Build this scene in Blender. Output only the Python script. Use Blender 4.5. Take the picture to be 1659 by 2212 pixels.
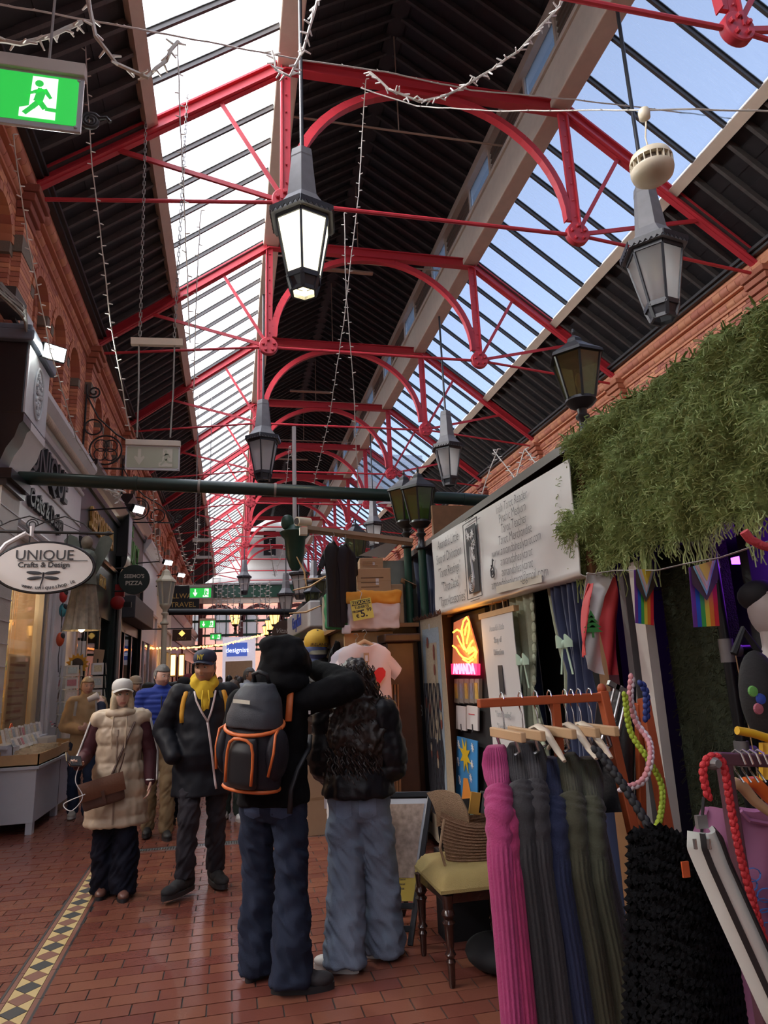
import bpy, bmesh, math, random
from math import sin, cos, pi, sqrt, radians, exp
from mathutils import Vector, Matrix, noise
from mathutils.bvhtree import BVHTree
import numpy as np
random.seed(7)
for o in list(bpy.data.objects): bpy.data.objects.remove(o)
SC = bpy.context.scene
COL = SC.collection
V = Vector
# ------------------------------------------------------------------ camera
F_PX, IW, IH = 1463.0, 1659.0, 2212.0
AX = (0.97590, 0.01250, 0.21790)   # filled below: world axes seen from the lens
def _cal():
    P = np.array([829.5, 1106.]); ray = lambda a: np.array([(a[0]-P[0])/F_PX, (a[1]-P[1])/F_PX, 1.])
    y = ray((497, 1470.)); y /= np.linalg.norm(y)
    z = np.array([580-P[0], -5000-P[1], F_PX]); z /= np.linalg.norm(z)
    z = z-y*(y@z); z /= np.linalg.norm(z)
    return np.stack([np.cross(y, z), y, z])
WM = _cal(); EYE = V((0, 0, 1.6))
cam = bpy.data.cameras.new('camera'); camo = bpy.data.objects.new('camera', cam); COL.objects.link(camo)
cam.sensor_fit = 'HORIZONTAL'; cam.sensor_width = 36; cam.lens = 36*F_PX/IW
cam.clip_start = .05; cam.clip_end = 400
R3 = Matrix([[WM[i][0], -WM[i][1], -WM[i][2]] for i in range(3)])
camo.matrix_world = Matrix.Translation(EYE) @ R3.to_4x4()
SC.camera = camo
def _d(px, py): return V([float(sum(WM[i][k]*c for k, c in enumerate(((px-829.5)/F_PX, (py-1106.)/F_PX, 1.)))) for i in range(3)])
def IX(px, py, X): d = _d(px, py); return EYE+d*(X/d.x)      # survey helpers: a sight line meets a plane of known X, Y or Z
def IY(px, py, Y): d = _d(px, py); return EYE+d*(Y/d.y)
def IZ(px, py, Z): d = _d(px, py); return EYE+d*((Z-1.6)/d.z)
# ------------------------------------------------------------------ world, exposure
SC.view_settings.view_transform = 'Standard'; SC.view_settings.look = 'None'
SC.view_settings.gamma = 1.0; SC.view_settings.use_curve_mapping = False
SC.view_settings.exposure = 1.9
wd = bpy.data.worlds.new('world'); SC.world = wd; wd.use_nodes = True
nt = wd.node_tree; bg = nt.nodes['Background']
sky = nt.nodes.new('ShaderNodeTexSky'); sky.sky_type = 'NISHITA'; sky.sun_disc = False
sky.sun_elevation = radians(38); sky.sun_rotation = radians(262); sky.dust_density = 3.0; sky.air_density = 1.0; sky.ozone_density = 1.3
hsv = nt.nodes.new('ShaderNodeHueSaturation'); hsv.inputs['Saturation'].default_value = .48      # thin high cloud
nt.links.new(sky.outputs['Color'], hsv.inputs['Color']); nt.links.new(hsv.outputs['Color'], bg.inputs['Color']); bg.inputs['Strength'].default_value = 0.36
# ------------------------------------------------------------------ materials
MATS = {}
def mat(name, col, rough=.6, metal=0., var=.12, scale=8., bump=0., bscale=60., emit=None, estr=0., spec=.5, coat=0., alpha=1., sheen=0.):
    if name in MATS: return MATS[name]
    m = bpy.data.materials.new(name); m.use_nodes = True; n = m.node_tree; b = n.nodes['Principled BSDF']
    c = tuple(col)+(1,)
    b.inputs['Roughness'].default_value = rough; b.inputs['Metallic'].default_value = metal
    b.inputs['Specular IOR Level'].default_value = spec; b.inputs['Coat Weight'].default_value = coat
    if sheen: b.inputs['Sheen Weight'].default_value = sheen
    tc = n.nodes.new('ShaderNodeTexCoord')
    if var > 0:
        nz = n.nodes.new('ShaderNodeTexNoise'); nz.inputs['Scale'].default_value = scale; nz.inputs['Detail'].default_value = 4
        mx = n.nodes.new('ShaderNodeMix'); mx.data_type = 'RGBA'
        mx.inputs[6].default_value = tuple(max(0, x*(1-var)) for x in col)+(1,); mx.inputs[7].default_value = tuple(min(1, x*(1+var)) for x in col)+(1,)
        n.links.new(tc.outputs['Object'], nz.inputs['Vector']); n.links.new(nz.outputs['Fac'], mx.inputs[0]); n.links.new(mx.outputs[2], b.inputs['Base Color'])
    else: b.inputs['Base Color'].default_value = c
    if bump > 0:
        nb = n.nodes.new('ShaderNodeTexNoise'); nb.inputs['Scale'].default_value = bscale; nb.inputs['Detail'].default_value = 3
        bp = n.nodes.new('ShaderNodeBump'); bp.inputs['Strength'].default_value = bump; bp.inputs['Distance'].default_value = .01
        n.links.new(tc.outputs['Object'], nb.inputs['Vector']); n.links.new(nb.outputs['Fac'], bp.inputs['Height']); n.links.new(bp.outputs['Normal'], b.inputs['Normal'])
    if emit:
        b.inputs['Emission Color'].default_value = tuple(emit)+(1,); b.inputs['Emission Strength'].default_value = estr
    MATS[name] = m; return m
def randmat(name, col, rough, dv=.35, dh=.02, scale=14, bump=.2, spec=.5, coat=0.):
    """a material whose tone differs from object to object (bricks, tiles)"""
    if name in MATS: return MATS[name]
    m = mat(name, col, rough, var=.1, scale=scale, bump=bump, bscale=45, spec=spec, coat=coat); n = m.node_tree; b = n.nodes['Principled BSDF']
    lk = b.inputs['Base Color'].links[0]; src = lk.from_socket
    oi = n.nodes.new('ShaderNodeObjectInfo'); at = n.nodes.new('ShaderNodeAttribute'); at.attribute_name = 'tone'
    ad = n.nodes.new('ShaderNodeMath'); ad.operation = 'ADD'; fr = n.nodes.new('ShaderNodeMath'); fr.operation = 'FRACT'
    mr = n.nodes.new('ShaderNodeMapRange'); mr.inputs['To Min'].default_value = 1-dv; mr.inputs['To Max'].default_value = 1+dv
    hs = n.nodes.new('ShaderNodeHueSaturation')
    n.links.new(oi.outputs['Random'], ad.inputs[0]); n.links.new(at.outputs['Fac'], ad.inputs[1]); n.links.new(ad.outputs[0], fr.inputs[0])
    n.links.new(fr.outputs[0], mr.inputs['Value']); n.links.new(mr.outputs[0], hs.inputs['Value'])
    mh = n.nodes.new('ShaderNodeMapRange'); mh.inputs['To Min'].default_value = .5-dh; mh.inputs['To Max'].default_value = .5+dh
    n.links.new(fr.outputs[0], mh.inputs['Value']); n.links.new(mh.outputs[0], hs.inputs['Hue'])
    n.links.new(src, hs.inputs['Color']); n.links.new(hs.outputs['Color'], b.inputs['Base Color'])
    return m
def glass(name, tint, trans=.8, diff=.2, gloss=.06, rough=.15, streak=0.):
    """thin pane: mostly clear, a little dirt that scatters, a weak reflection"""
    if name in MATS: return MATS[name]
    m = bpy.data.materials.new(name); m.use_nodes = True; n = m.node_tree
    for k in list(n.nodes): n.nodes.remove(k)
    out = n.nodes.new('ShaderNodeOutputMaterial'); tr = n.nodes.new('ShaderNodeBsdfTransparent'); tl = n.nodes.new('ShaderNodeBsdfTranslucent')
    gl = n.nodes.new('ShaderNodeBsdfGlossy'); gl.inputs['Roughness'].default_value = rough
    tr.inputs['Color'].default_value = tuple(tint)+(1,); tl.inputs['Color'].default_value = tuple(tint)+(1,)
    m1 = n.nodes.new('ShaderNodeMixShader'); m1.inputs[0].default_value = diff/(diff+trans)
    m2 = n.nodes.new('ShaderNodeMixShader'); m2.inputs[0].default_value = gloss
    n.links.new(tr.outputs[0], m1.inputs[1]); n.links.new(tl.outputs[0], m1.inputs[2]); n.links.new(m1.outputs[0], m2.inputs[1]); n.links.new(gl.outputs[0], m2.inputs[2]); n.links.new(m2.outputs[0], out.inputs[0])
    if streak:
        tc = n.nodes.new('ShaderNodeTexCoord'); mp = n.nodes.new('ShaderNodeMapping'); mp.inputs['Scale'].default_value = (1.2, 14, 1.2)
        nz = n.nodes.new('ShaderNodeTexNoise'); nz.inputs['Scale'].default_value = 2.2; nz.inputs['Detail'].default_value = 6; nz.inputs['Roughness'].default_value = .65
        mr = n.nodes.new('ShaderNodeMapRange'); mr.inputs['From Min'].default_value = .35; mr.inputs['From Max'].default_value = .75
        mr.inputs['To Min'].default_value = max(0, diff-streak); mr.inputs['To Max'].default_value = diff+streak
        n.links.new(tc.outputs['Object'], mp.inputs['Vector']); n.links.new(mp.outputs[0], nz.inputs['Vector']); n.links.new(nz.outputs['Fac'], mr.inputs['Value']); n.links.new(mr.outputs[0], m1.inputs[0])
    MATS[name] = m; return m
def emi(name, col, s):
    return mat(name, col, .5, var=0, emit=col, estr=s)
# ------------------------------------------------------------------ mesh building
def frame(d, up=V((0, 0, 1))):
    d = V(d).normalized(); up = V(up)
    if abs(d.dot(up)) > .999: up = V((0, 1, 0))
    s = d.cross(up).normalized(); u = s.cross(d).normalized(); return s, d, u
class MB:
    def __init__(s): s.v = []; s.f = []; s.m = []; s.tone = []
    def add(s, vs, fs, mi=0, tone=0.):
        k = len(s.v); s.v += [tuple(p) for p in vs]; s.f += [tuple(i+k for i in f) for f in fs]; s.m += [mi]*len(fs); s.tone += [tone]*len(fs); return s
    def box(s, c, sz, R=None, mi=0, tone=0.):
        c = V(c); hx, hy, hz = sz[0]/2, sz[1]/2, sz[2]/2
        vs = [V((x, y, z)) for z in (-hz, hz) for y in (-hy, hy) for x in (-hx, hx)]
        vs = [(R @ p if R else p)+c for p in vs]
        return s.add(vs, [(0, 2, 3, 1), (4, 5, 7, 6), (0, 1, 5, 4), (2, 6, 7, 3), (0, 4, 6, 2), (1, 3, 7, 5)], mi, tone)
    def bx(s, x0, x1, y0, y1, z0, z1, mi=0): return s.box(((x0+x1)/2, (y0+y1)/2, (z0+z1)/2), (abs(x1-x0), abs(y1-y0), abs(z1-z0)), mi=mi)
    def bar(s, p0, p1, w, h, up=(0, 0, 1), mi=0):
        p0, p1 = V(p0), V(p1); a, d, u = frame(p1-p0, up); vs = []
        for p in (p0, p1):
            for i, j in ((-1, -1), (1, -1), (1, 1), (-1, 1)): vs.append(p+a*i*w/2+u*j*h/2)
        return s.add(vs, [(3, 2, 1, 0), (4, 5, 6, 7), (0, 1, 5, 4), (1, 2, 6, 5), (2, 3, 7, 6), (3, 0, 4, 7)], mi)
    def tube(s, pts, r, n=8, cap=True, mi=0, flat=1., up=(0, 0, 1)):
        pts = [V(p) for p in pts]; k = len(pts); rs = r if isinstance(r, (list, tuple)) else [r]*k; vs = []; pu = None
        for i, p in enumerate(pts):
            d = (pts[min(i+1, k-1)]-pts[max(i-1, 0)])
            if d.length < 1e-9: d = V((0, 0, 1))
            d.normalize()
            if pu is None: a, _, u = frame(d, up)
            else:
                u = pu-d*pu.dot(d)
                if u.length < 1e-6: a, _, u = frame(d, up)
                u.normalize(); a = d.cross(u)
            pu = u
            for j in range(n): t = 2*pi*j/n; vs.append(p+(a*cos(t)+u*sin(t)*flat)*rs[i])
        fs = [(i*n+j, i*n+(j+1) % n, (i+1)*n+(j+1) % n, (i+1)*n+j) for i in range(k-1) for j in range(n)]
        if cap: fs += [tuple(range(n))[::-1], tuple((k-1)*n+j for j in range(n))]
        return s.add(vs, fs, mi)
    def lathe(s, prof, n=12, c=(0, 0, 0), R=None, mi=0, rot=0., cap=True):
        c = V(c); vs = []
        for r, z in prof:
            for j in range(n): t = 2*pi*j/n+rot; p = V((r*cos(t), r*sin(t), z)); vs.append((R @ p if R else p)+c)
        k = len(prof); fs = [(i*n+j, i*n+(j+1) % n, (i+1)*n+(j+1) % n, (i+1)*n+j) for i in range(k-1) for j in range(n)]
        if cap: fs += [tuple(range(n))[::-1], tuple((k-1)*n+j for j in range(n))]
        return s.add(vs, fs, mi)
    def prism(s, poly, o, u, v, depth, mi=0):
        o, u, v = V(o), V(u).normalized(), V(v).normalized(); w = u.cross(v); n = len(poly)
        vs = [o+u*a+v*b for a, b in poly]+[o+u*a+v*b+w*depth for a, b in poly]
        fs = [tuple(range(n))[::-1], tuple(range(n, 2*n))]+[(i, (i+1) % n, n+(i+1) % n, n+i) for i in range(n)]
        return s.add(vs, fs, mi)
    def ell(s, c, r, n=12, m=8, R=None, mi=0):
        vs = []; c = V(c)
        for i in range(1, m):
            t = pi*i/m
            for j in range(n): q = 2*pi*j/n; p = V((r[0]*sin(t)*cos(q), r[1]*sin(t)*sin(q), r[2]*cos(t))); vs.append((R @ p if R else p)+c)
        for z in (r[2], -r[2]): p = V((0, 0, z)); vs.append((R @ p if R else p)+c)
        T, B = (m-1)*n, (m-1)*n+1
        fs = [(i*n+j, (i+1)*n+j, (i+1)*n+(j+1) % n, i*n+(j+1) % n) for i in range(m-2) for j in range(n)]
        fs += [(T, j, (j+1) % n) for j in range(n)]+[(B, (m-2)*n+(j+1) % n, (m-2)*n+j) for j in range(n)]
        return s.add(vs, fs, mi)
    def sheet(s, fn, nu, nv, th=0., mi=0):
        """a cloth or panel given by fn(u,v) on a unit square, optionally with thickness"""
        P = [[V(fn(i/nu, j/nv)) for j in range(nv+1)] for i in range(nu+1)]; w = nv+1
        vs = [p for r in P for p in r]; fs = [(i*w+j, (i+1)*w+j, (i+1)*w+j+1, i*w+j+1) for i in range(nu) for j in range(nv)]
        if th:
            N = []
            for i in range(nu+1):
                for j in range(nv+1):
                    a = P[min(i+1, nu)][j]-P[max(i-1, 0)][j]; b = P[i][min(j+1, nv)]-P[i][max(j-1, 0)]; q = a.cross(b)
                    N.append(q.normalized() if q.length > 1e-12 else V((0, 0, 1)))
            k = len(vs); vs = vs+[p-q*th for p, q in zip(vs, N)]
            fs += [tuple(x+k for x in f[::-1]) for f in fs]
            rim = [i*w for i in range(nu+1)]+[nu*w+j for j in range(1, nv+1)]+[i*w+nv for i in range(nu-1, -1, -1)]+[j for j in range(nv-1, 0, -1)]
            fs += [(rim[(i+1) % len(rim)], rim[i], rim[i]+k, rim[(i+1) % len(rim)]+k) for i in range(len(rim))]
        return s.add(vs, fs, mi)
    def text(s, t, size, o, u, v, depth=.01, mi=0, align='CENTER', shear=0., sx=1., bold=0.):
        cu = bpy.data.curves.new('t', 'FONT'); cu.body = t; cu.size = size; cu.align_x = align; cu.align_y = 'CENTER'; cu.extrude = depth/2; cu.shear = shear; cu.offset = bold; cu.resolution_u = 3
        ob = bpy.data.objects.new('t', cu); me = bpy.data.meshes.new_from_object(ob)
        u, v = V(u).normalized(), V(v).normalized(); w = u.cross(v); o = V(o)
        s.add([o+u*p.co.x*sx+v*p.co.y+w*p.co.z for p in me.vertices], [tuple(f.vertices) for f in me.polygons], mi)
        bpy.data.objects.remove(ob); bpy.data.curves.remove(cu); bpy.data.meshes.remove(me); return s
    def mesh(s, name, mats, smooth=0, org=(0, 0, 0)):
        me = bpy.data.meshes.new(name); o = V(org); me.from_pydata([(p[0]-o.x, p[1]-o.y, p[2]-o.z) for p in s.v], [], s.f)
        mats = mats if isinstance(mats, (list, tuple)) else [mats]
        for m in mats: me.materials.append(m)
        if len(mats) > 1: me.polygons.foreach_set('material_index', s.m)
        if any(s.tone): a = me.attributes.new('tone', 'FLOAT', 'FACE'); a.data.foreach_set('value', s.tone)
        if smooth:
            me.shade_smooth()
            if smooth != 1: me.set_sharp_from_angle(angle=radians(smooth))
        me.validate(); return me
    def build(s, name, mats, parent=None, smooth=0, loc=None, kind=None, bevel=0.):
        org = ORG[parent.name] if parent else V(loc) if loc is not None else V((0, 0, 0))
        ob = bpy.data.objects.new(name, s.mesh(name, mats, smooth, org)); COL.objects.link(ob)
        if parent: ob.parent = parent
        else: ob.location = org
        ORG[ob.name] = org
        if kind: ob['kind'] = kind
        if bevel: b = ob.modifiers.new('bevel', 'BEVEL'); b.width = bevel; b.segments = 2; b.limit_method = 'ANGLE'
        return ob
ORG = {}
_u = 'first second third fourth fifth sixth seventh eighth ninth tenth eleventh twelfth thirteenth fourteenth fifteenth sixteenth seventeenth eighteenth nineteenth twentieth'.split()
def nth(i): return _u[i] if i < 20 else ('twenty-' if i < 29 else 'thirty-')+_u[(i-20) % 10] if (i-20) % 10 != 9 else 'thirtieth'
def tag(o, label, cat, group=None):
    o['label'] = label; o['category'] = cat
    if group: o['group'] = group
    return o
def thing(name, label, cat, loc, rotz=0., group=None, local=False):
    o = bpy.data.objects.new(name, None); COL.objects.link(o); o.location = loc; o.rotation_euler = (0, 0, rotz); o.empty_display_size = .1
    ORG[o.name] = V((0, 0, 0)) if local else V(loc); return tag(o, label, cat, group)
def dup(root, loc=None, rotz=None, label=None, parent=None):
    r = root.copy(); COL.objects.link(r); ORG[r.name] = ORG[root.name]
    if parent: r.parent = parent
    if loc is not None: r.location = loc
    if rotz is not None: r.rotation_euler = (0, 0, rotz)
    if label: r['label'] = label
    for ch in list(root.children): dup(ch, parent=r)
    return r
def struct(o, label=None):
    o['kind'] = 'structure'
    if label: o['label'] = label
    return o
def piece(me, name, parent, loc, R=None, scale=None):
    """one more object sharing mesh data"""
    o = bpy.data.objects.new(name, me); COL.objects.link(o); o.parent = parent; o.location = V(loc)-ORG[parent.name]
    if R is not None: o.rotation_euler = R.to_euler()
    if scale: o.scale = scale
    ORG[o.name] = ORG[parent.name]; return o
def lamp(name, kind, loc, energy, col, size=.1, rot=None, spot=None):
    l = bpy.data.lights.new(name, kind); l.energy = energy; l.color = col
    if kind == 'AREA': l.size = size
    else: l.shadow_soft_size = size
    if spot: l.spot_size = spot; l.spot_blend = .6
    o = bpy.data.objects.new(name, l); COL.objects.link(o); o.location = loc
    if rot: o.rotation_euler = rot
    return o
TMP = bpy.data.scenes.new('workbench')
def fuse(mb, voxel, smooth=4, disp=None, fac=.5):
    """union of overlapping closed shapes as one continuous surface"""
    me = bpy.data.meshes.new('f'); me.from_pydata(mb.v, [], mb.f); ob = bpy.data.objects.new('f', me); TMP.collection.objects.link(ob)
    r = ob.modifiers.new('r', 'REMESH'); r.mode = 'VOXEL'; r.voxel_size = voxel
    if smooth: s = ob.modifiers.new('s', 'SMOOTH'); s.iterations = smooth; s.factor = fac
    TMP.view_layers[0].update(); dg = TMP.view_layers[0].depsgraph; out = bpy.data.meshes.new_from_object(ob.evaluated_get(dg)); bpy.data.objects.remove(ob); bpy.data.meshes.remove(me)
    if disp:
        n = len(out.vertices); co = np.empty(n*3); no = np.empty(n*3); out.vertices.foreach_get('co', co); out.vertices.foreach_get('normal', no); co = co.reshape(-1, 3); no = no.reshape(-1, 3)
        d = np.array([disp(V(c), V(q)) for c, q in zip(co, no)]); co = co+no*d[:, None]; out.vertices.foreach_set('co', co.ravel()); out.update()
    out.shade_smooth(); return out
X_, Y_, Z_ = V((1, 0, 0)), V((0, 1, 0)), V((0, 0, 1))
# ================================================================== STRUCTURE
XC = 3.22; Y0, Y1 = -14.0, 56.0
TY = [5.3, 9.15, 13.95, 18.65, 23.3, 27.9, 32.5, 37.1, 41.7, 46.3, 50.9]
def deck(a): return 11.5-.762*(a-2.46)
m_board = mat('dark_roof_boards', (.022, .021, .024), .55, var=.35, scale=5, bump=.25, bscale=20)
m_raft = mat('dark_rafter', (.075, .07, .068), .6, var=.35, scale=9, bump=.2)
m_beige = mat('beige_timber', (.62, .52, .42), .65, var=.12, scale=6, bump=.15, bscale=30)
m_louv = mat('brown_louvre', (.16, .12, .095), .7, var=.2)
m_red = mat('red_painted_iron', (.52, .038, .055), .45, var=.14, scale=5, bump=.08)
m_bar = mat('lead_glazing_bar', (.09, .085, .085), .5, metal=.3)
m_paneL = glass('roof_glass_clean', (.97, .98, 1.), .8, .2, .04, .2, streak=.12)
m_paneR = glass('roof_glass_grimy_dimmed', (.46, .50, .565), .8, .2, .04, .2, streak=.16)  # streaks are grime; the dark tint holds down the sky's brightness
m_pane_c = glass('clerestory_glass', (.44, .50, .60), .85, .15, .05)
m_white_brick = mat('white_painted_brick', (.62, .61, .60), .7, var=.06, bump=.3, bscale=25)
# ---- roof slopes (lower boarded slope, glazed slope, clerestory, upper boarded roof), both sides
ceil = struct(MB().bx(XC-.18, XC+.18, Y0, Y1, 14.74, 14.98).build('ceiling', m_board), 'dark boarded arcade roof with rafters and long skylights')
ORG[ceil.name] = V((0, 0, 0))
for sd in (-1, 1):
    S = lambda a, y, z: V((XC+sd*a, y, z))
    b = MB(); nb = 8
    for k in range(nb):                                     # boards run the length of the hall, lapped a little
        a0 = 6.45-(6.45-4.6)*k/nb; a1 = 6.45-(6.45-4.6)*(k+1)/nb; l = .012 if k % 2 else 0
        b.bar(S((a0+a1)/2, Y0, deck((a0+a1)/2)+.05+l), S((a0+a1)/2, Y1, deck((a0+a1)/2)+.05+l), sqrt(1+.762**2)*(a0-a1)*1.02, .04, up=(sd*.762, 0, 1))
    b.build('lower_roof_boards', m_board, ceil)
    b = MB(); nb = 11
    for k in range(nb):
        a0 = 2.75*(1-k/nb); a1 = 2.75*(1-(k+1)/nb); am = (a0+a1)/2; l = .012 if k % 2 else 0
        b.bar(S(am, Y0, 14.85-.64*am+.08+l), S(am, Y1, 14.85-.64*am+.08+l), sqrt(1+.64**2)*(a0-a1)*1.02, .04, up=(sd*.64, 0, 1))
    b.build('upper_roof_boards', m_board, ceil)
    # rafters: the near ones each an object, the far ones one part
    lo, hi = S(6.4, 0, deck(6.4)-.03), S(4.62, 0, deck(4.62)-.03)
    mlo = MB().bar(lo, hi, .06, .12, up=(sd*.762, 0, 1)).mesh('lower_rafter', m_raft)
    u0, u1 = S(2.6, 0, 14.85-.64*2.6), S(.0, 0, 14.85)
    mup = MB().bar(u0, u1, .06, .12, up=(sd*.64, 0, 1)).mesh('upper_rafter', m_raft)
    far = MB(); y = -6.0; k = 0
    while y < Y1-.2:
        if y < 27:
            piece(mlo, 'lower_rafter', ceil, (0, y, 0)); piece(mup, 'upper_rafter', ceil, (0, y, 0))
        else:
            far.bar(lo+Y_*y, hi+Y_*y, .06, .12, up=(sd*.762, 0, 1)); far.bar(u0+Y_*y, u1+Y_*y, .06, .12, up=(sd*.64, 0, 1))
        y += .42
    far.build('far_rafters', m_raft, ceil, kind='stuff')
    # lower purlin edge, clerestory sill beam, head rail
    MB().bar(S(4.53, Y0, deck(4.53)-.02), S(4.53, Y1, deck(4.53)-.02), .19, .2, up=(sd*.762, 0, 1)).build('skylight_curb', m_beige, ceil)
    MB().bx(XC+sd*2.24, XC+sd*2.60, Y0, Y1, 11.30, 12.12).build('sill_beam', m_beige, ceil, bevel=.02)
    MB().bx(XC+sd*2.20, XC+sd*2.40, Y0, Y1, 12.12, 12.22).build('clerestory_sill', m_beige, ceil)
    MB().bx(XC+sd*2.22, XC+sd*2.52, Y0, Y1, 13.02, 13.24).build('clerestory_head', m_beige, ceil)
    # glazed slope: panes and bars
    g0, g1 = S(4.46, 0, deck(4.46)), S(2.60, 0, deck(2.60)); mid = (g0+g1)/2; ln = (g1-g0).length
    pw = .775; R = Matrix.Rotation(sd*math.atan(.762), 3, 'Y')
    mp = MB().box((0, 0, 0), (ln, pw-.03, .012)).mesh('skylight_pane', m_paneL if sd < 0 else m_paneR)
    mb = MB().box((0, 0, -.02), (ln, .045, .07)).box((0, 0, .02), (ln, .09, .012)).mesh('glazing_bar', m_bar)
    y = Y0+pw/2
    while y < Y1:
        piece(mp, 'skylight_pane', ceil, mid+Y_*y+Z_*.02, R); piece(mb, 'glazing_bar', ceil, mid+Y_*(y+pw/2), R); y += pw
    # clerestory: window, louvred board, window ...
    wy = 9.5-3.25*4; mw = MB().box((0, 0, 0), (.012, 1.25, .78)).mesh('clerestory_pane', m_pane_c)
    mf = MB()
    for q in (-1, 1): mf.box((0, q*.66, 0), (.09, .07, .8))
    mf = mf.mesh('pane_frame', m_beige)
    ml = MB()
    for q in range(6): ml.box((.0, 0, -.33+q*.132), (.05, 1.83, .12), Matrix.Rotation(.25*sd, 3, 'Y'))
    ml = ml.mesh('louvre_panel', m_louv)
    while wy < Y1:
        piece(mw, 'clerestory_pane', ceil, S(2.36, wy, 12.62)); piece(mf, 'pane_frame', ceil, S(2.36, wy, 12.62)); piece(ml, 'louvre_panel', ceil, S(2.38, wy+1.625, 12.62)); wy += 3.25
# thin beige tie rods and hangers below the upper roof
m_rod = mat('thin_beige_rod', (.45, .33, .24), .6)
for y in (6.9, 11.2, 15.8, 20.6, 25.3, 30):
    MB().tube([(XC-2.3, y, 12.35), (XC+2.3, y, 12.35)], .022, 6).tube([(XC, y, 12.35), (XC, y, 14.8)], .014, 6).build('tie_rod', m_rod, ceil)
for y in (16.3, 24.5, 33):
    MB().box((XC-.3, y, 12.4), (1.6, .12, .05)).build('batten', m_rod, ceil)

# ---- trusses: one thing each
def truss(y, first=None, k=0):
    lab = ['red iron roof truss nearest the camera, mostly above the frame', 'first whole red iron roof truss, behind the lit hanging lantern', 'second red iron roof truss, crossing behind the lit lantern foot',
           'third red iron roof truss counted from the lit lantern', 'fourth red iron roof truss counted from the lit lantern'][k] if k < 5 else 'red iron roof truss number %s from the lit lantern, far down the arcade' % ('five six seven eight nine ten'.split()[k-5])
    if first: return dup(first, (XC, y, 8.6), label=lab)
    t = thing('roof_truss', lab, 'roof truss', (XC, y, 8.6), group='red iron trusses along the arcade roof')
    K, Hb, Wl = (2.46, 11.35), (2.48, 8.78), (6.12, 8.57)
    P = lambda a, z, dy=0: V((XC+a, y+dy, z))
    for s in (-1, 1):
        n = MB().bar(P(s*Wl[0], Wl[1]), P(s*K[0], K[1]), .05, .22); up = (-(K[1]-Wl[1])*-s, 0, 3.66)
        n.bar(P(s*Wl[0], Wl[1]-.1), P(s*K[0], K[1]-.1), .17, .03, up=(s*.76, 0, 1)).bar(P(s*Wl[0], Wl[1]+.11), P(s*K[0], K[1]+.11), .17, .03, up=(s*.76, 0, 1)); n.build('rafter', m_red, t)
        p = MB().bar(P(s*K[0], K[1]), P(s*Hb[0], Hb[1]), .06, .16, up=(1, 0, 0)).bar(P(s*K[0]+.07*s, K[1]), P(s*Hb[0]+.05*s, Hb[1]), .15, .025, up=(1, 0, 0)); po = p.build('post', m_red, t)
        rv = MB()
        for q in range(7): rv.ell(P(s*2.46, 9.1+q*.33, -.045), (.018, .015, .018), 6, 4)
        rv.build('rivets', m_red, po, kind='stuff')
        h = MB(); RX = Matrix.Rotation(pi/2, 3, 'X')
        h.lathe([(.02, -.06), (.195, -.06), (.21, -.045), (.21, .045), (.195, .06), (.02, .06)], 24, P(s*Hb[0], Hb[1]), RX); ho = h.build('hub', m_red, t, smooth=30)
        bt = MB()
        for q in range(5): bt.lathe([(.034, .05), (.034, .095), (.026, .105)], 6, P(s*Hb[0]+.125*cos(q*1.257+.4), Hb[1]+.125*sin(q*1.257+.4)), RX)
        bt.build('bolts', m_red, ho, kind='stuff')
        for fr in (.28, .68):
            a = K[0]+(Wl[0]-K[0])*fr; z = K[1]+(Wl[1]-K[1])*fr-.1; d = V((s*(a-Hb[0]), 0, z-Hb[1])).normalized()
            st = MB().bar(P(s*Hb[0], Hb[1])+d*.18, P(s*a, z), .07, .02, up=(0, 1, 0)).bar(P(s*Hb[0], Hb[1], .03)+d*.18, P(s*a, z, .03), .02, .07, up=(0, 1, 0)); st.build('strut', m_red, t)
        MB().tube([P(s*(Hb[0]+.15), Hb[1]-.03), P(s*Wl[0], Wl[1]-.22)], .03, 8).build('outer_tie', m_red, t, smooth=40)
    MB().bar(P(-K[0], K[1]), P(K[0], K[1]), .05, .2).bar(P(-K[0], K[1]-.1), P(K[0], K[1]-.1), .16, .025).bar(P(-K[0], K[1]+.1), P(K[0], K[1]+.1), .16, .025).build('collar_beam', m_red, t)
    MB().tube([P(-Hb[0]+.15, Hb[1]-.02), P(Hb[0]-.15, Hb[1]-.02)], .034, 8).build('inner_tie', m_red, t, smooth=40)
    ar = MB(); n = 28; q0 = None
    for wv, hv, off in ((.055, .13, 0), (.13, .02, -.07)):
        pr = None
        for i in range(n+1):
            th = pi*i/n; p = P(2.37*cos(th)*(1+off/2.3), 9.02+2.20*sin(th)*(1+off/2.2)); 
            if pr: ar.bar(pr, p, wv, hv, up=(cos(th), 0, sin(th)))
            pr = p
    ar.build('arch_rib', m_red, t); return t
T0 = None
for k, y in enumerate(TY):
    if T0 is None: T0 = truss(y, None, 0)
    else: truss(y, T0, k)
m_conduit = mat('grey_cable', (.28, .27, .26), .7)

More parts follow.
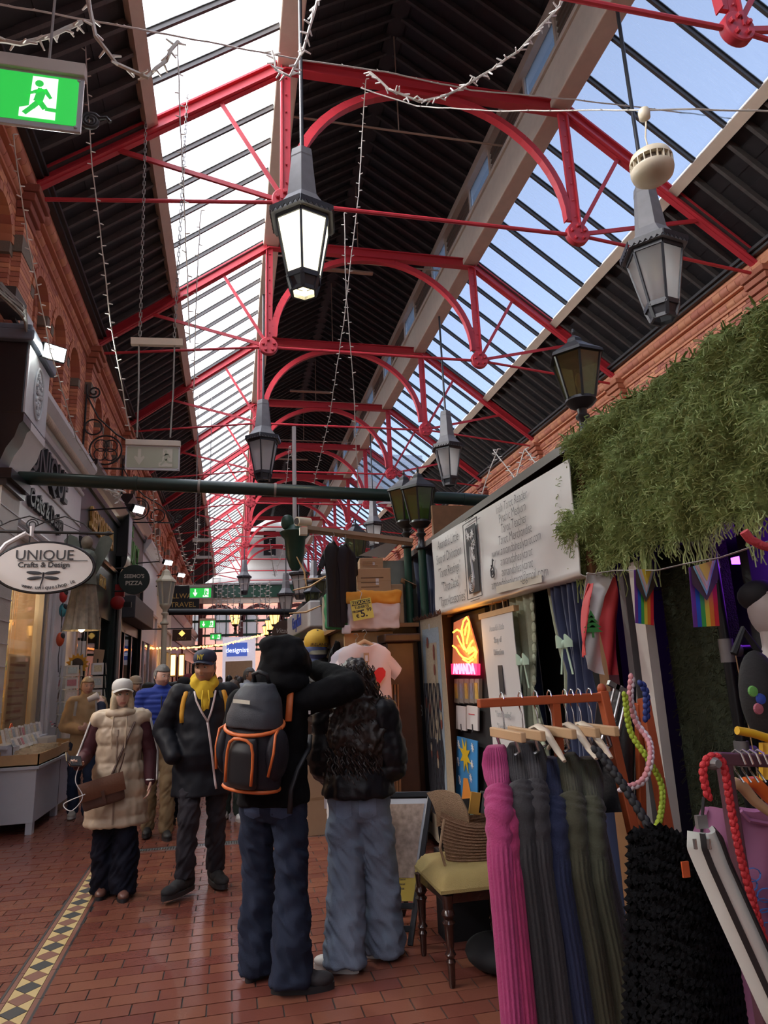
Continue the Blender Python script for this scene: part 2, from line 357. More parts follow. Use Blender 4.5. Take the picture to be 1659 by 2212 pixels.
# ---- brick walls above the shops with arched recesses
m_brick = randmat('red_facing_brick', (.58, .235, .145), .75, dv=.28, dh=.012, bump=.3)
m_brickd = randmat('red_brick_dark', (.36, .12, .075), .8, dv=.25, dh=.01, bump=.3)
m_stone = mat('grey_stone', (.19, .165, .135), .8, var=.2, bump=.3)
m_mortar = mat('dark_mortar', (.075, .06, .052), .9)
m_terra = randmat('terracotta_moulding', (.55, .215, .125), .6, dv=.15, dh=.01, bump=.1)
m_gutter = mat('dark_gutter', (.035, .034, .036), .5)
m_dglass = mat('dark_window_glass', (.05, .055, .06), .12, spec=.8, var=.2)
brick_me = {}
def brickwall(name, Xw, nx, label, zlo, nearY):
    """nx: +1 when the face looks toward +X"""
    w = struct(MB().bx(Xw-nx*.26, Xw-nx*.5, Y0, Y1, 4.2, 9.0).build(name, m_brickd), label); ORG[w.name] = V((0, 0, 0))
    f = lambda d: Xw-nx*d        # depth d behind the face
    arches = []; edges = [-13.3, -8.6, -4.0, .65]+TY+[55.5]
    for i in range(len(edges)-1):
        y0, y1 = edges[i], edges[i+1]; n = 3
        for k in range(n): arches.append(((y0+y1)/2+(k-1)*1.18, i))
    zs, rad = 7.42, .40; cw, ch = .232, .077; bd = .24
    bm = MB().box((0, 0, 0), (bd, cw-.009, ch-.009)).mesh('brick', m_brick); bh = MB().box((0, 0, 0), (bd, cw/2-.009, ch-.009)).mesh('brick', m_brick)
    st = MB(); cand = []; z = zlo; row = 0
    while z < 8.15:
        y = Y0+(cw/2 if row % 2 else 0)
        while y < Y1-.3:
            yc, zc = y+cw/2, z+ch/2; ok = True; half = 0
            for ay, i in arches:
                if abs(yc-ay) > .8: continue
                rr = rad+.13
                inside = lambda yy: (abs(yy-ay) < rad and zc < zs) or ((yy-ay)**2+(zc-zs)**2 < rr*rr and zc >= zs) or (abs(yy-ay) < rad+.12 and zs-.16 < zc < zs)
                a, b = inside(yc-cw/4), inside(yc+cw/4)
                if a and b: ok = False
                elif a: half = 1
                elif b: half = -1
                break
            if ok: cand.append((yc+half*cw/4, zc, half))
            y += cw
        z += ch; row += 1
    key = lambda c: (0 if (c[0] > nearY) else 1, V((f(0), c[0], c[1]-1.6)).length)
    cand.sort(key=key)
    for i, (yc, zc, half) in enumerate(cand):
        if i < 290: piece(bh if half else bm, 'brick', w, (f(bd/2-random.uniform(0, .006)), yc, zc))
        elif yc < 30: st.box((f(bd/2-random.uniform(0, .006)), yc, zc), (bd, (cw/2 if half else cw)-.009, ch-.009), tone=random.uniform(.01, .99))
        else: st.box((f(bd/2), yc, zc), (bd, (cw/2 if half else cw)-.009, ch-.009), tone=random.uniform(.01, .99))
    st.build('brickwork', m_brick, w, kind='stuff')
    MB().bx(f(.025), f(.2), Y0, Y1, 4.2, zlo).build('brick_base_course', m_brickd, w)
    nv = 11; vo = []
    for ay, i in arches:                                    # ring of arch bricks, stone springers, recessed window
        wn = MB()
        for k in range(nv):
            th = pi*(k+.5)/nv; R = Matrix.Rotation(th*1., 3, 'X')
            p = V((f(.11), ay+(rad+.065)*cos(th), zs+(rad+.065)*sin(th)))
            if nearY < ay < 24: vo.append((p, R))
            else: wn.box(p, (.27, .125, .115), R, tone=random.uniform(.01, .99))
        if wn.v: wn.build('arch_ring', m_terra, w)
        s = MB()
        for q in (-1, 1): s.bx(f(-.012), f(.24), ay+q*(rad-.01), ay+q*(rad+.135), zs-.16, zs)
        s.build('stone_springer', m_stone, w)
        poly = [(rad*.66*cos(t), .28+rad*.66*sin(t)) for t in [pi*j/12 for j in range(13)]]+[(-rad*.66, -1.5), (rad*.66, -1.5)]
        MB().prism(poly, (f(.255), ay, zs-.28), Y_, Z_, .012*nx).build('recess_window', m_dglass if nx < 0 else m_brickd, w)
        b2 = MB()
        for k in range(9):
            th = pi*(k+.5)/9; b2.box((f(.2), ay+rad*.80*cos(th), zs+rad*.80*sin(th)), (.12, .13, .12), Matrix.Rotation(th, 3, 'X'), tone=random.uniform(.01, .99))
        for q in (-1, 1):
            for k in range(19): b2.box((f(.2), ay+q*rad*.8, zs-.05-k*.08), (.12, .14, .072), tone=random.uniform(.01, .99))
        b2.build('inner_arch', m_brick, w)
    vm = MB().box((0, 0, 0), (.27, .125, .115)).mesh('arch_brick', m_terra)
    for p, R in vo: piece(vm, 'arch_brick', w, p, R)
    # pilasters at every truss with a corbel
    for y in TY[0 if nearY < 4 else 0:]:
        pl = MB(); zz = zlo
        while zz < 7.9: pl.box((f(-.06), y, zz+ch/2), (.12, .44, ch-.009), tone=random.uniform(.01, .99)); zz += ch
        po = pl.build('pilaster', m_brick, w)
        MB().bx(f(-.13), f(0), y-.25, y+.25, 7.35, 7.6).build('pilaster_stone', m_stone, w)
        c = MB()
        for k in range(4): c.bx(f(-.14-.05*k), f(0), y-.24-.012*k, y+.24+.012*k, 7.9+k*.13, 8.02+k*.13)
        c.build('corbel', m_brickd, w, bevel=.012)
    # moulded cornice in short terracotta lengths
    for zc, r, d in ((8.27, .085, .0), (8.52, .10, .10)):
        sg = MB().lathe([(r*.96, -.104), (r, -.095), (r, .095), (r*.96, .104)], 10, (0, 0, 0), Matrix.Rotation(pi/2, 3, 'X')).mesh('roll_moulding', m_terra, 40)
        rest = MB(); y = Y0+.1; cnt = 0
        while y < Y1-.1:
            if nearY < y < nearY+26: piece(sg, 'roll_moulding', w, (f(-d), y, zc))
            else: rest.lathe([(r*.96, -.104), (r, -.095), (r, .095), (r*.96, .104)], 8, (f(-d), y, zc), Matrix.Rotation(pi/2, 3, 'X'), tone if False else 0)
            y += .215
        rest.build('far_roll_moulding', m_terra, w, smooth=40, kind='stuff')
    MB().bx(f(-.04), f(.2), Y0, Y1, 8.15, 8.40).bx(f(-.12), f(.2), Y0, Y1, 8.38, 8.48).bx(f(-.16), f(.2), Y0, Y1, 8.60, 8.68).build('cornice_bed', m_terra, w)
    MB().bx(f(-.26), f(.2), Y0, Y1, 8.68, 8.80).bx(f(-.20), f(.2), Y0, Y1, 8.80, 8.95).bx(f(-.32), f(-.26), Y0, Y1, 8.74, 8.80).build('gutter', m_gutter, w)
    return w
wl = brickwall('wall_left', -2.95, 1, 'red brick wall with arched recesses above the left shops', 5.75, 7.2)
wr = brickwall('wall_right', 9.37, -1, 'red brick wall with arched windows behind the right stalls', 5.0, 9.2)
m_plaster = mat('warm_plaster', (.30, .27, .24), .8)
struct(MB().bx(-4.6, -4.4, Y0, Y1, 0, 4.4).build('wall_left_lower', m_plaster), 'plain lower wall behind the left shopfronts')
struct(MB().bx(9.3, 9.5, Y0, Y1, 0, 5.0).build('wall_right_lower', m_plaster), 'plain lower wall behind the right stalls')
# ---- white end gable, green beam, arched end window
we = thing('end_gable', 'white painted gable wall with dark louvres closing the far end', 'gable wall', (XC, 56, 9)); we['kind'] = 'structure'; del we['category']; we.name = 'wall_end'
ORG['wall_end'] = V((XC, 56, 9))
MB().prism([(-2.97-XC, 9.15), (9.4-XC, 9.15), (9.4-XC, 8.9+.1), (XC*0+2.6, 11.5), (2.5, 13.3), (0, 14.9), (-2.5, 13.3), (-2.6, 11.5), (-2.97-XC, 9.0)], (XC, 56.3, 0), X_, Z_, -.25).build('gable_face', m_white_brick, we)
for z0, z1 in ((9.6, 9.66), (10.4, 10.46), (11.2, 11.26)): MB().bx(-1.5, 8, 55.98, 56.06, z0, z1).build('gable_band', m_white_brick, we)
m_dk = mat('dark_louvre_door', (.03, .032, .036), .7)
for x in (XC-.15,): 
    MB().bx(x-.5, x+.5, 55.92, 56.1, 11.5, 13.6).build('dark_hatch', m_dk, we); MB().bx(x-.65, x+.65, 55.85, 56.1, 11.35, 11.5).build('hatch_sill', m_white_brick, we)
m_green = mat('dark_green_paint', (.014, .055, .035), .4, var=.2, bump=.1)
MB().bx(-3, 9.4, 55.6, 56.05, 8.05, 9.05).build('green_beam', m_green, we); MB().bx(-3, 9.4, 55.5, 56.0, 9.05, 9.2).build('beam_capping', mat('grey_lead', (.2, .2, .21), .5), we)
MB().bx(-3, 9.4, 55.7, 56.0, 7.6, 8.05).build('cream_beam', m_beige, we)
# street seen through the end opening: red brick houses beyond
m_farb = mat('far_red_brick', (.55, .20, .13), .8, var=.25, scale=3)
fh = thing('brick_building', 'sunlit red brick building seen through the far end arches', 'building', (XC, 70, 0))
MB().bx(-12, 20, 70, 72, 0, 12).build('facade', m_farb, fh)
for k in range(10):
    MB().bx(-10+k*2.8, -8.6+k*2.8, 69.92, 70.05, 5.5, 8.0).build('window', m_dglass, fh)
m_dkred = mat('dark_maroon_paint', (.09, .02, .02), .5)
ar = MB()
for cx in (-.9, 2.2, 5.3, 8.4):
    p0 = None
    for i in range(13):
        th = pi*i/12; p = V((cx+1.25*cos(th), 55.8, 6.2+1.2*sin(th)))
        if p0: ar.bar(p0, p, .4, .28, up=(cos(th), 0, sin(th)))
        p0 = p
    ar.bx(cx-1.6, cx-1.25, 55.6, 56, 3.2, 7.6)
ar.build('end_arches', m_dkred, we)
gr = MB()
for z in (6.2, 5.1, 4.3, 3.9): gr.bx(-3, 9.4, 55.75, 55.85, z-.09, z+.09)
for k in range(16): gr.bx(-2.8+k*.8, -2.73+k*.8, 55.76, 55.84, 3.9, 7.2)
gr.build('end_glazing_bars', m_green, we)
MB().bx(-3, 9.4, 55.79, 55.80, 3.9, 7.4).build('end_glass', glass('end_glass', (.9, .9, .9), .9, .1, .06), we)
struct(MB().bx(-3, 9.4, Y0-.3, Y0, 0, 14).build('wall_back', m_plaster), 'plain wall behind the camera')
# white boarded transept wall above the right slope, far down
tw = bpy.data.objects.new('wall_transept', None); COL.objects.link(tw); tw.location = (5.9, 31, 10); ORG[tw.name] = V((5.9, 31, 10)); struct(tw, 'white boarded transept wall breaking the right roof slope')
for k in range(9): MB().bx(5.9, 9.2, 30.9-.01*(k % 2), 31, 9.6+k*.28, 9.87+k*.28).build('board', m_white_brick, tw)
# ---- floor: quarry tiles, patterned border band
m_tile = randmat('red_quarry_tile', (.185, .062, .042), .24, dv=.16, dh=.008, scale=5, bump=.12, spec=.5)
m_grout = mat('dark_grout', (.045, .035, .03), .8)
m_cream = mat('cream_tile', (.55, .40, .17), .4, var=.08); m_black = mat('black_tile', (.03, .03, .034), .4, var=.15); m_tbrown = mat('brown_tile', (.20, .075, .05), .4, var=.12)
fl = struct(MB().bx(-4.6, 9.5, Y0, 57, -.15, -.006).build('floor', m_grout), 'red quarry tile floor with a patterned border band'); ORG[fl.name] = V((0, 0, 0))
def bandx(y): return -1.056-.0232*(y-4.27)
tl, tw_ = .25, .127
tm = MB().prism([(-tl/2+.004, -tw_/2+.004), (tl/2-.004, -tw_/2+.004), (tl/2-.004, tw_/2-.004), (-tl/2+.004, tw_/2-.004)], (0, 0, -.02), X_, Y_, .02).mesh('floor_tile', m_tile)
cand = []; row = 0; y = 1.2
while y < 30:
    x = -3.0+(tl/2 if row % 2 else 0)+.03
    while x < 4.0 if y < 9 else x < 1.6:
        if abs(x-bandx(y)) > .11+tl/2 and not (7.55 < y < 7.72 and x > -.95): cand.append((x, y))
        x += tl
    y += tw_; row += 1
near = [c for c in cand if 3.55 < c[1] < 7.5 and -1.6 < c[0]+.05*c[1]-.2 and c[0] < 1.35]
near.sort(key=lambda c: c[1]+abs(c[0])*.3); near = near[:300]; ns = set(near)
for x, y in near: piece(tm, 'floor_tile', fl, (x, y, random.uniform(-.0012, .0012)))
st = MB(); w2 = tw_/2-.004; l2 = tl/2-.004
for x, y in cand:
    if (x, y) in ns: continue
    dz = random.uniform(-.0012, .0012) if y < 12 else 0
    xl, xr = x-l2, x+l2
    st.add([(xl, y-w2, dz), (xr, y-w2, dz), (xr, y+w2, dz), (xl, y+w2, dz), (xl, y-w2, -.008), (xr, y-w2, -.008), (xr, y+w2, -.008), (xl, y+w2, -.008)], [(0, 1, 2, 3), (4, 5, 1, 0), (5, 6, 2, 1), (7, 4, 0, 3), (6, 7, 3, 2)], 0, random.uniform(.01, .99))
for q in (-1, 1):                                            # cut tiles along the border
    y = 1.2
    while y < 30:
        bx0 = bandx(y); row = round((y-1.2)/tw_); off = -3.0+(tl/2 if row % 2 else 0)+.03
        n = (bx0-off)/tl
        xs = [off+k*tl for k in range(60) if abs(off+k*tl-bx0) <= .11+tl/2]
        for x in xs:
            a, b = (x-l2, bx0-.112) if q < 0 else (bx0+.112, x+l2)
            a, b = max(a, x-l2), min(b, x+l2)
            if b-a > .015: st.add([(a, y-w2, 0), (b, y-w2, 0), (b, y+w2, 0), (a, y+w2, 0), (a, y-w2, -.008), (b, y-w2, -.008), (b, y+w2, -.008), (a, y+w2, -.008)], [(0, 1, 2, 3), (4, 5, 1, 0), (5, 6, 2, 1), (7, 4, 0, 3), (6, 7, 3, 2)], 0, random.uniform(.01, .99))
        y += tw_
st.build('floor_tiles', m_tile, fl, kind='stuff')
far = MB().bx(-3, 9.4, 30, 57, -.02, 0); far.bx(4.0, 9.4, Y0, 9, -.02, 0); far.bx(1.6, 9.4, 9, 30, -.02, 0); far.bx(-3, 4, Y0, 1.1, -.02, 0); far.build('far_floor', m_tile, fl)
ang = -math.atan(.0232); RZ = Matrix.Rotation(-ang*-1, 3, 'Z'); RZ = Matrix.Rotation(math.atan(.0232), 3, 'Z')
pt, hw = .1533, .068
dm = [MB().prism([(0, -pt/2+.002), (hw-.002, 0), (0, pt/2-.002), (-hw+.002, 0)], (0, 0, -.02), X_, Y_, .02).mesh('diamond_tile', m) for m in (m_black, m_tbrown)]
cl = MB().prism([(-hw, -pt/2+.003), (-.003, 0), (-hw, pt/2-.003)][::-1], (0, 0, -.02), X_, Y_, .0195).mesh('triangle_tile', m_cream)
cr = MB().prism([(hw, -pt/2+.003), (hw, pt/2-.003), (.003, 0)], (0, 0, -.02), X_, Y_, .0195).mesh('triangle_tile', m_cream)
y = 4.272-pt*12; k = 0; fb = MB()
while y < 26:
    if y < 17:
        piece(dm[k % 2], 'diamond_tile', fl, (bandx(y), y, 0), RZ); 
        for me in (cl, cr): piece(me, 'triangle_tile', fl, (bandx(y+pt/2), y+pt/2, 0), RZ)
    else:
        fb.prism([(0, -pt/2+.002), (hw-.002, 0), (0, pt/2-.002), (-hw+.002, 0)], (bandx(y), y, -.02), X_, Y_, .02, mi=k % 2)
        fb.bx(bandx(y)-hw, bandx(y)-.03, y+pt*.2, y+pt*.8, -.02, -.001, mi=2); fb.bx(bandx(y)+hw, bandx(y)+.03, y+pt*.2, y+pt*.8, -.02, -.001, mi=2)
    y += pt; k += 1
fb.build('far_border', [m_black, m_tbrown, m_cream], fl)
for off, w, m in ((-.084, .028, m_tbrown), (.084, .028, m_tbrown), (-.105, .016, m_black), (.105, .02, m_black)):
    y = 2.3; n = MB()
    me = MB().box((0, 0, -.0105), (w-.003, .38, .02)).mesh('border_strip', m)
    while y < 24: piece(me, 'border_strip', fl, (bandx(y)+off, y, 0), RZ); y += .384
# drain grating across the lane
dg = thing('drain_grate', 'grey slotted drain channel crossing the tiled floor', 'drain', (-.2, 7.63, 0)); m_steel = mat('worn_steel', (.23, .24, .25), .4, metal=.7)
MB().bx(-.92, 1.4, 7.555, 7.575, -.01, .001).bx(-.92, 1.4, 7.695, 7.715, -.01, .001).build('rim', m_steel, dg)
n = MB()
for k in range(90): n.bx(-.91+k*.0257, -.895+k*.0257, 7.57, 7.70, -.008, -.0005)
n.build('slats', m_steel, dg)
# ================================================================== LAMPS, SIGNS, CABLES OVERHEAD
m_blk = mat('black_lantern_metal', (.028, .029, .034), .42, var=.3, bump=.1); m_grym = mat('grey_lantern_hood', (.17, .17, .18), .55, var=.2)
m_frost = glass('frosted_lantern_glass', (.93, .95, .95), .42, .58, .05); m_amber = glass('smoky_lantern_glass', (.66, .68, .52), .78, .22, .08)
m_litg = mat('lit_frosted_glass', (.9, .88, .7), .5, var=.05, emit=(1, .93, .68), estr=.62)
m_bulb = emi('warm_bulb', (1, .85, .5), 14.); m_bulboff = mat('cream_bulb', (.55, .42, .22), .3)
def hexring(n, r, z, rot=0.): return [V((r*cos(2*pi*k/n+rot), r*sin(2*pi*k/n+rot), z)) for k in range(n)]
def pendant(loc, rod, label, lit=False, rot=.3):
    t = thing('hanging_lantern', label, 'lantern', loc, rot, 'hexagonal hanging lanterns under the roof', local=True); N = 6
    z = lambda q: q                       # local: 0 = bottom ring, 2.1 = top of the neck
    MB().tube([(0, 0, 2.05), (0, 0, 2.1+rod)], .028, 8).build('rod', m_blk, t, smooth=40)
    MB().lathe([(.1, 2.1), (.145, 2.09), (.16, 1.98), (.155, 1.96), (.215, 1.36)], N, mi=0).build('neck', m_grym, t)
    MB().lathe([(.215, 1.37), (.28, 1.26), (.43, 1.06), (.445, 1.02), (.30, 1.03)], N).build('hood', m_grym, t); hd_ = t.children[-1] if False else [c for c in t.children if c.name.startswith('hood')][0]
    s = MB()
    for k in range(N):                    # scalloped eave
        a, b = hexring(N, .445, 1.06)[k], hexring(N, .445, 1.06)[(k+1) % N]; d = b-a; L = d.length; o = V((a.x+b.x, a.y+b.y, 0)).normalized()
        poly = [(0, .05), (L, .05)]
        for q in range(12, -1, -1): poly.append((L*q/12, -.05 if q % 2 else -.005))
        s.prism(poly, a+o*.005, d, Z_, .012)
    s.build('scalloped_eave', m_blk, hd_)
    g0, g1 = hexring(N, .36, .96), hexring(N, .215, .22)
    for k in range(N):
        j = (k+1) % N; gl = MB(); ins = lambda p, q, c: (p*.94+q*.06)
        q = [g0[k]*.985, g0[j]*.985, g1[j]*.985, g1[k]*.985]; q = [V((p.x, p.y, zz)) for p, zz in zip(q, (.96, .96, .22, .22))]
        nrm = (q[1]-q[0]).cross(q[2]-q[0]).normalized()
        gl.add(q+[p-nrm*.006 for p in q], [(0, 1, 2, 3), (7, 6, 5, 4), (0, 3, 7, 4), (1, 5, 6, 2), (0, 4, 5, 1), (3, 2, 6, 7)]); gl.build('glass_pane', m_litg if lit else m_frost, t)
        MB().bar(g0[k], g1[k], .03, .03, up=(g0[k].x, g0[k].y, 0)).build('rib', m_blk, t)
    f = MB()
    for r, zz, h in ((.365, .99, .06), (.22, .21, .07), (.165, .04, .05)):
        for k in range(N): f.bar(hexring(N, r, zz)[k], hexring(N, r, zz)[(k+1) % N], .03, h)
    for k in range(N): f.bar(hexring(N, .22, .21)[k], hexring(N, .165, .03)[k], .05, .03)
    f.build('bottom_frame', m_blk, t, kind='stuff')
    w = MB()
    for k in range(N):
        a, b = hexring(N, .22, .20)[k], hexring(N, .22, .20)[(k+1) % N]; c, d = hexring(N, .165, .05)[k], hexring(N, .165, .05)[(k+1) % N]; w.add([a, b, d, c], [(0, 1, 2, 3)])
    w.build('foot_panels', m_blk, t)
    MB().tube([(0, 0, 1.0), (0, 0, .75)], .03, 8).ell((0, 0, .68), (.06, .06, .08)).build('bulb', m_bulb if lit else m_bulboff, t, smooth=60)
    if lit: lamp('lantern_light', 'POINT', V(loc)+V((0, 0, .5)), 35, (1, .85, .55), .12)
    return t
pendant((.84, 7.6, 6.25), 2.95, 'lit hexagonal hanging lantern glowing warm white, largest in view', True, .35)
pendant((5.62, 7.2, 6.05), 3.2, 'large unlit hanging lantern at upper right below the smoke detector', rot=.2)
pendant((.72, 16.0, 6.25), 3.0, 'unlit hanging lantern directly above the long green pipe, left of centre')
pendant((5.6, 16.4, 6.35), 2.9, 'unlit hanging lantern above the white tarot banner far end')
pendant((5.55, 26.0, 6.4), 2.9, 'small unlit hanging lantern above the stacked cardboard boxes')
pendant((.75, 41, 6.5), 2.8, 'small hanging lantern in front of the white end gable')
pendant((2.75, 27.9, 4.7), 1.98, 'hanging lantern at the front of the far cluster of lanterns')
pendant((2.55, 32.5, 4.4), 2.28, 'hanging lantern half hidden at the left of the far cluster'); pendant((3.9, 32.5, 5.0), 1.68, 'hanging lantern at the right of the far cluster'); pendant((5.2, 37.1, 6.0), .7, 'faraway hanging lantern right of the far cluster')

def postlamp(loc, foot, label, r=.235, pm=None, group='black street lanterns on stall posts', lit=False, N=6, glassm=None, scale=1., rot=.15, metal=None):
    """loc: centre of the glass foot; the column runs down to z=foot"""
    mm = metal or m_blk; t = thing('post_lantern', label, 'lantern', loc, rot, group, local=True); k = scale; gm = glassm or m_amber
    MB().lathe([(.012*k, .80*k), (.02*k, .76*k), (.012*k, .73*k), (.035*k, .71*k), (.075*k, .68*k), (.085*k, .64*k), (r*.62*k, .585*k), (r*1.12*k, .50*k), (r*1.16*k, .465*k), (r*.9*k, .46*k)], N).build('cap', mm, t)
    g0, g1 = hexring(N, r*k, .46*k), hexring(N, r*.6*k, .02*k)
    for i in range(N):
        j = (i+1) % N; q = [g0[i]*.98, g0[j]*.98, g1[j]*.98, g1[i]*.98]; q = [V((p.x, p.y, zz)) for p, zz in zip(q, (.46*k, .46*k, .02*k, .02*k))]; nn = (q[1]-q[0]).cross(q[2]-q[0]).normalized()*.005
        MB().add(q+[p-nn for p in q], [(0, 1, 2, 3), (7, 6, 5, 4), (0, 3, 7, 4), (1, 5, 6, 2), (0, 4, 5, 1), (3, 2, 6, 7)]).build('glass_pane', gm, t)
        MB().bar(g0[i], g1[i], .022*k, .022*k, up=(g0[i].x, g0[i].y, 0)).build('rib', mm, t)
    MB().lathe([(r*.6*k, .03*k), (r*.63*k, 0), (r*.45*k, -.05*k), (.05*k, -.08*k), (.045*k, -.13*k), (.07*k, -.15*k), (.07*k, -.17*k), (.04*k, -.2*k), (.05*k, -.30*k), (.085*k, -.33*k), (.085*k, -.36*k), (.06*k, -.38*k)], 12).build('stem', mm, t, smooth=50)
    MB().tube([(0, 0, .02*k), (0, 0, .14*k)], .018*k, 8).ell((0, 0, .22*k), (.035*k, .035*k, .09*k)).build('bulb', m_bulb if lit else m_bulboff, t, smooth=60)
    if foot is not None: MB().lathe([(.055*k, foot-loc[2]), (.055*k, -.38*k)], 12).build('column', pm or mm, t, smooth=50)
    return t
p = IY(1255, 868, 4.6); postlamp((p.x, p.y, p.z), .0, 'black street lantern with smoky glass standing above the moss canopy', r=.25, scale=.80)
for px, sy, lb in ((908, 1130, 'right one of two green post lanterns beside the tarot banner'), (877, 1130, 'left one of two green post lanterns beside the tarot banner')):
    p = IY(px, sy, 6.7 if px > 900 else 7.1); postlamp((p.x, p.y, p.z), 1.98, lb, scale=.76, pm=m_green, r=.24, glassm=glass('green_lantern_glass', (.5, .62, .42), .75, .25, .08))
p = IY(770, 1208, 11.5); postlamp((p.x, p.y, p.z), None, 'post lantern half hidden behind the hanging black t-shirts', scale=.9)
m_crm = mat('cream_paint', (.62, .57, .44), .5, var=.08)
p = IY(357, 1308, 14); postlamp((p.x, p.y, p.z), .0, 'cream painted lamp post lantern beside the left shops', metal=m_crm, glassm=m_frost, scale=1.0, r=.17, N=6, group='lanterns along the far lane')
for i, (px, py, Y, s, lit) in enumerate(((593, 1350, 24, .95, True), (583, 1362, 27, .95, True), (576, 1372, 31, .95, True), (607, 1365, 29, .8, True), (676, 1318, 15, .95, False), (690, 1290, 17, 1., False))):
    p = IY(px, py, Y); postlamp((p.x, p.y, p.z), .0, ['amber lit street lantern on a post, tallest of the far row', 'amber lit lantern second in the far row', 'amber lit lantern third in the far row', 'amber lit lantern right of the tall post', 'smoky lantern below the white light box beam', 'smoky lantern under the hanging wooden hangers'][i], scale=s*.85, lit=lit, glassm=emi('amber_lit_glass', (1., .5, .12), 1.1) if lit else None, group='lanterns along the far lane')
p = IY(508, 1350, 27); postlamp((p.x, p.y, p.z), None, 'small amber lantern hanging over the far walkway', scale=.9, lit=True, glassm=MATS['amber_lit_glass'], group='lanterns along the far lane')

# ---- smoke detector
d = IY(1408, 362, 5.0); sd_ = thing('smoke_detector', 'round cream smoke detector hanging from a white cord', 'smoke detector', d); m_ivory = mat('ivory_plastic', (.68, .60, .45), .4, var=.04)
Rt = Matrix.Identity(3)
MB().lathe([(.02, .17), (.12, .165), (.19, .12), (.205, .07), (.205, .05)], 28, d).build('upper_shell', m_ivory, sd_, smooth=50)
MB().lathe([(.205, -.03), (.205, -.05), (.19, -.10), (.12, -.155), (.02, -.165)], 28, d).build('lower_shell', m_ivory, sd_, smooth=50)
MB().lathe([(.16, -.04), (.16, .06)], 24, d).build('core', mat('brown_core_plastic', (.16, .13, .1), .6), sd_, smooth=50)  # core in plain brown, darker than the ivory shells
for k in range(20): a = 2*pi*k/20; MB().box(d+V((.187*cos(a), .187*sin(a), .01)), (.035, .008, .1), Matrix.Rotation(a, 3, 'Z')).build('fin', m_ivory, sd_)
c = IY(1391, 243, 5.0)
MB().tube([d+Z_*.16, d+V((-.02, 0, .35)), c+V((.01, 0, -.1)), c], .008, 6).build('cord', m_ivory, sd_); MB().lathe([(.02, -.10), (.055, -.07), (.06, 0), (.05, .03), (.01, .04)], 14, c).build('ceiling_rose', m_ivory, sd_, smooth=50)

# ---- emergency exit signs
m_eg = mat('exit_green', (.02, .36, .05), .35, var=.04, emit=(.03, .62, .08), estr=.22); m_ew = mat('exit_white', (.8, .85, .8), .4, var=.02, emit=(.9, 1, .9), estr=.3)
m_acr = mat('clear_acrylic_edge', (.55, .60, .66), .2, var=.05, spec=.7); m_house = mat('grey_sign_housing', (.55, .50, .45), .5, var=.06)
m_dg = mat('unlit_sign_green', (.40, .44, .35), .35, var=.03); m_dw = mat('unlit_sign_white', (.56, .57, .50), .35, var=.03)
def exitsign(loc, w, h, label, dull=False, rotz=0., cords=None, mirror=False, small=False):
    t = thing('exit_sign', label, 'exit sign', loc, rotz, 'emergency exit signs', local=True); g, wh = (m_dg, m_dw) if dull else (m_eg, m_ew)
    MB().bx(-w/2, w/2, -.035, .035, h, h+h*.24).build('housing', m_house, t, bevel=.006)
    MB().bx(-w/2+.005, w/2-.005, -.012, .012, 0, h+.01).build('acrylic_panel', m_acr, t, bevel=.003)
    MB().bx(-w/2+w*.035, w/2-w*.035, -.0155, -.012, h*.09, h*.95).build('green_field', g, t); gf = [c for c in t.children if c.name.startswith('green_field')][0]
    F = lambda pl, dep, m, nm: MB().prism([(a*h, b*h) for a, b in pl], (0, -.0155-dep, 0), X_, Z_, -.0).build(nm, m, t)
    def poly(nm, pls, m, y):
        n = MB()
        for pl in pls: n.prism([(a, b) for a, b in pl], (0, y, 0), X_, Z_, .0016)
        n.build(nm, m, gf, kind='stuff' if len(pls) > 1 else None)
    ox = w*.24; s = h
    rd = [(ox-.27*s, .14*s), (ox+.24*s, .14*s), (ox+.24*s, .90*s), (ox-.12*s, .90*s), (ox-.14*s, .35*s), (ox-.27*s, .30*s)]
    poly('door_panel', [rd], wh, -.0175)
    P = lambda a, b: V((ox+a*s, 0, b*s)); Y = -.0195; man = MB()
    def lb(a, b, w0): man.bar(P(*a)+Y_*Y, P(*b)+Y_*Y, w0*s, .0016, up=(0, 1, 0))
    man.prism([(ox-.02*s+.062*s*cos(q*.524), .77*s+.062*s*sin(q*.524)) for q in range(12)], (0, Y, 0), X_, Z_, .0016)
    lb((.03, .68), (-.02, .44), .13); lb((.03, .67), (-.09, .60), .06); lb((-.09, .60), (-.20, .56), .05); lb((.06, .68), (.13, .56), .06); lb((.13, .56), (.16, .52), .05)
    lb((-.0, .45), (-.10, .32), .085); lb((-.10, .32), (-.20, .20), .075); lb((0, .45), (.09, .32), .085); lb((.09, .32), (.27, .31), .065)
    man.build('running_figure', g, [c for c in gf.children if c.name.startswith('door_panel')][0] if False else gf, kind='stuff')
    ax = -w*.24; ar = [(ax-.06*s, .86*s), (ax+.06*s, .86*s), (ax+.06*s, .50*s), (ax+.16*s, .58*s), (ax+.20*s, .50*s), (ax, .18*s), (ax-.20*s, .50*s), (ax-.16*s, .58*s), (ax-.06*s, .50*s)]
    poly('arrow', [ar], wh, -.0175)
    if not small:
        for sx in (-1, 1):
            for zz in (.07, .93): MB().lathe([(.011, 0), (.011, .006), (.006, .009)], 10, (sx*w*.465, -.013, h*zz), Matrix.Rotation(pi/2, 3, 'X')).build('screw', m_acr, t)
    if cords:
        for cx, top in cords: MB().tube([(cx, 0, h*1.2), (cx, 0, h*1.2+top)], .009, 6).build('suspension_cord', m_conduit, t)
    return t
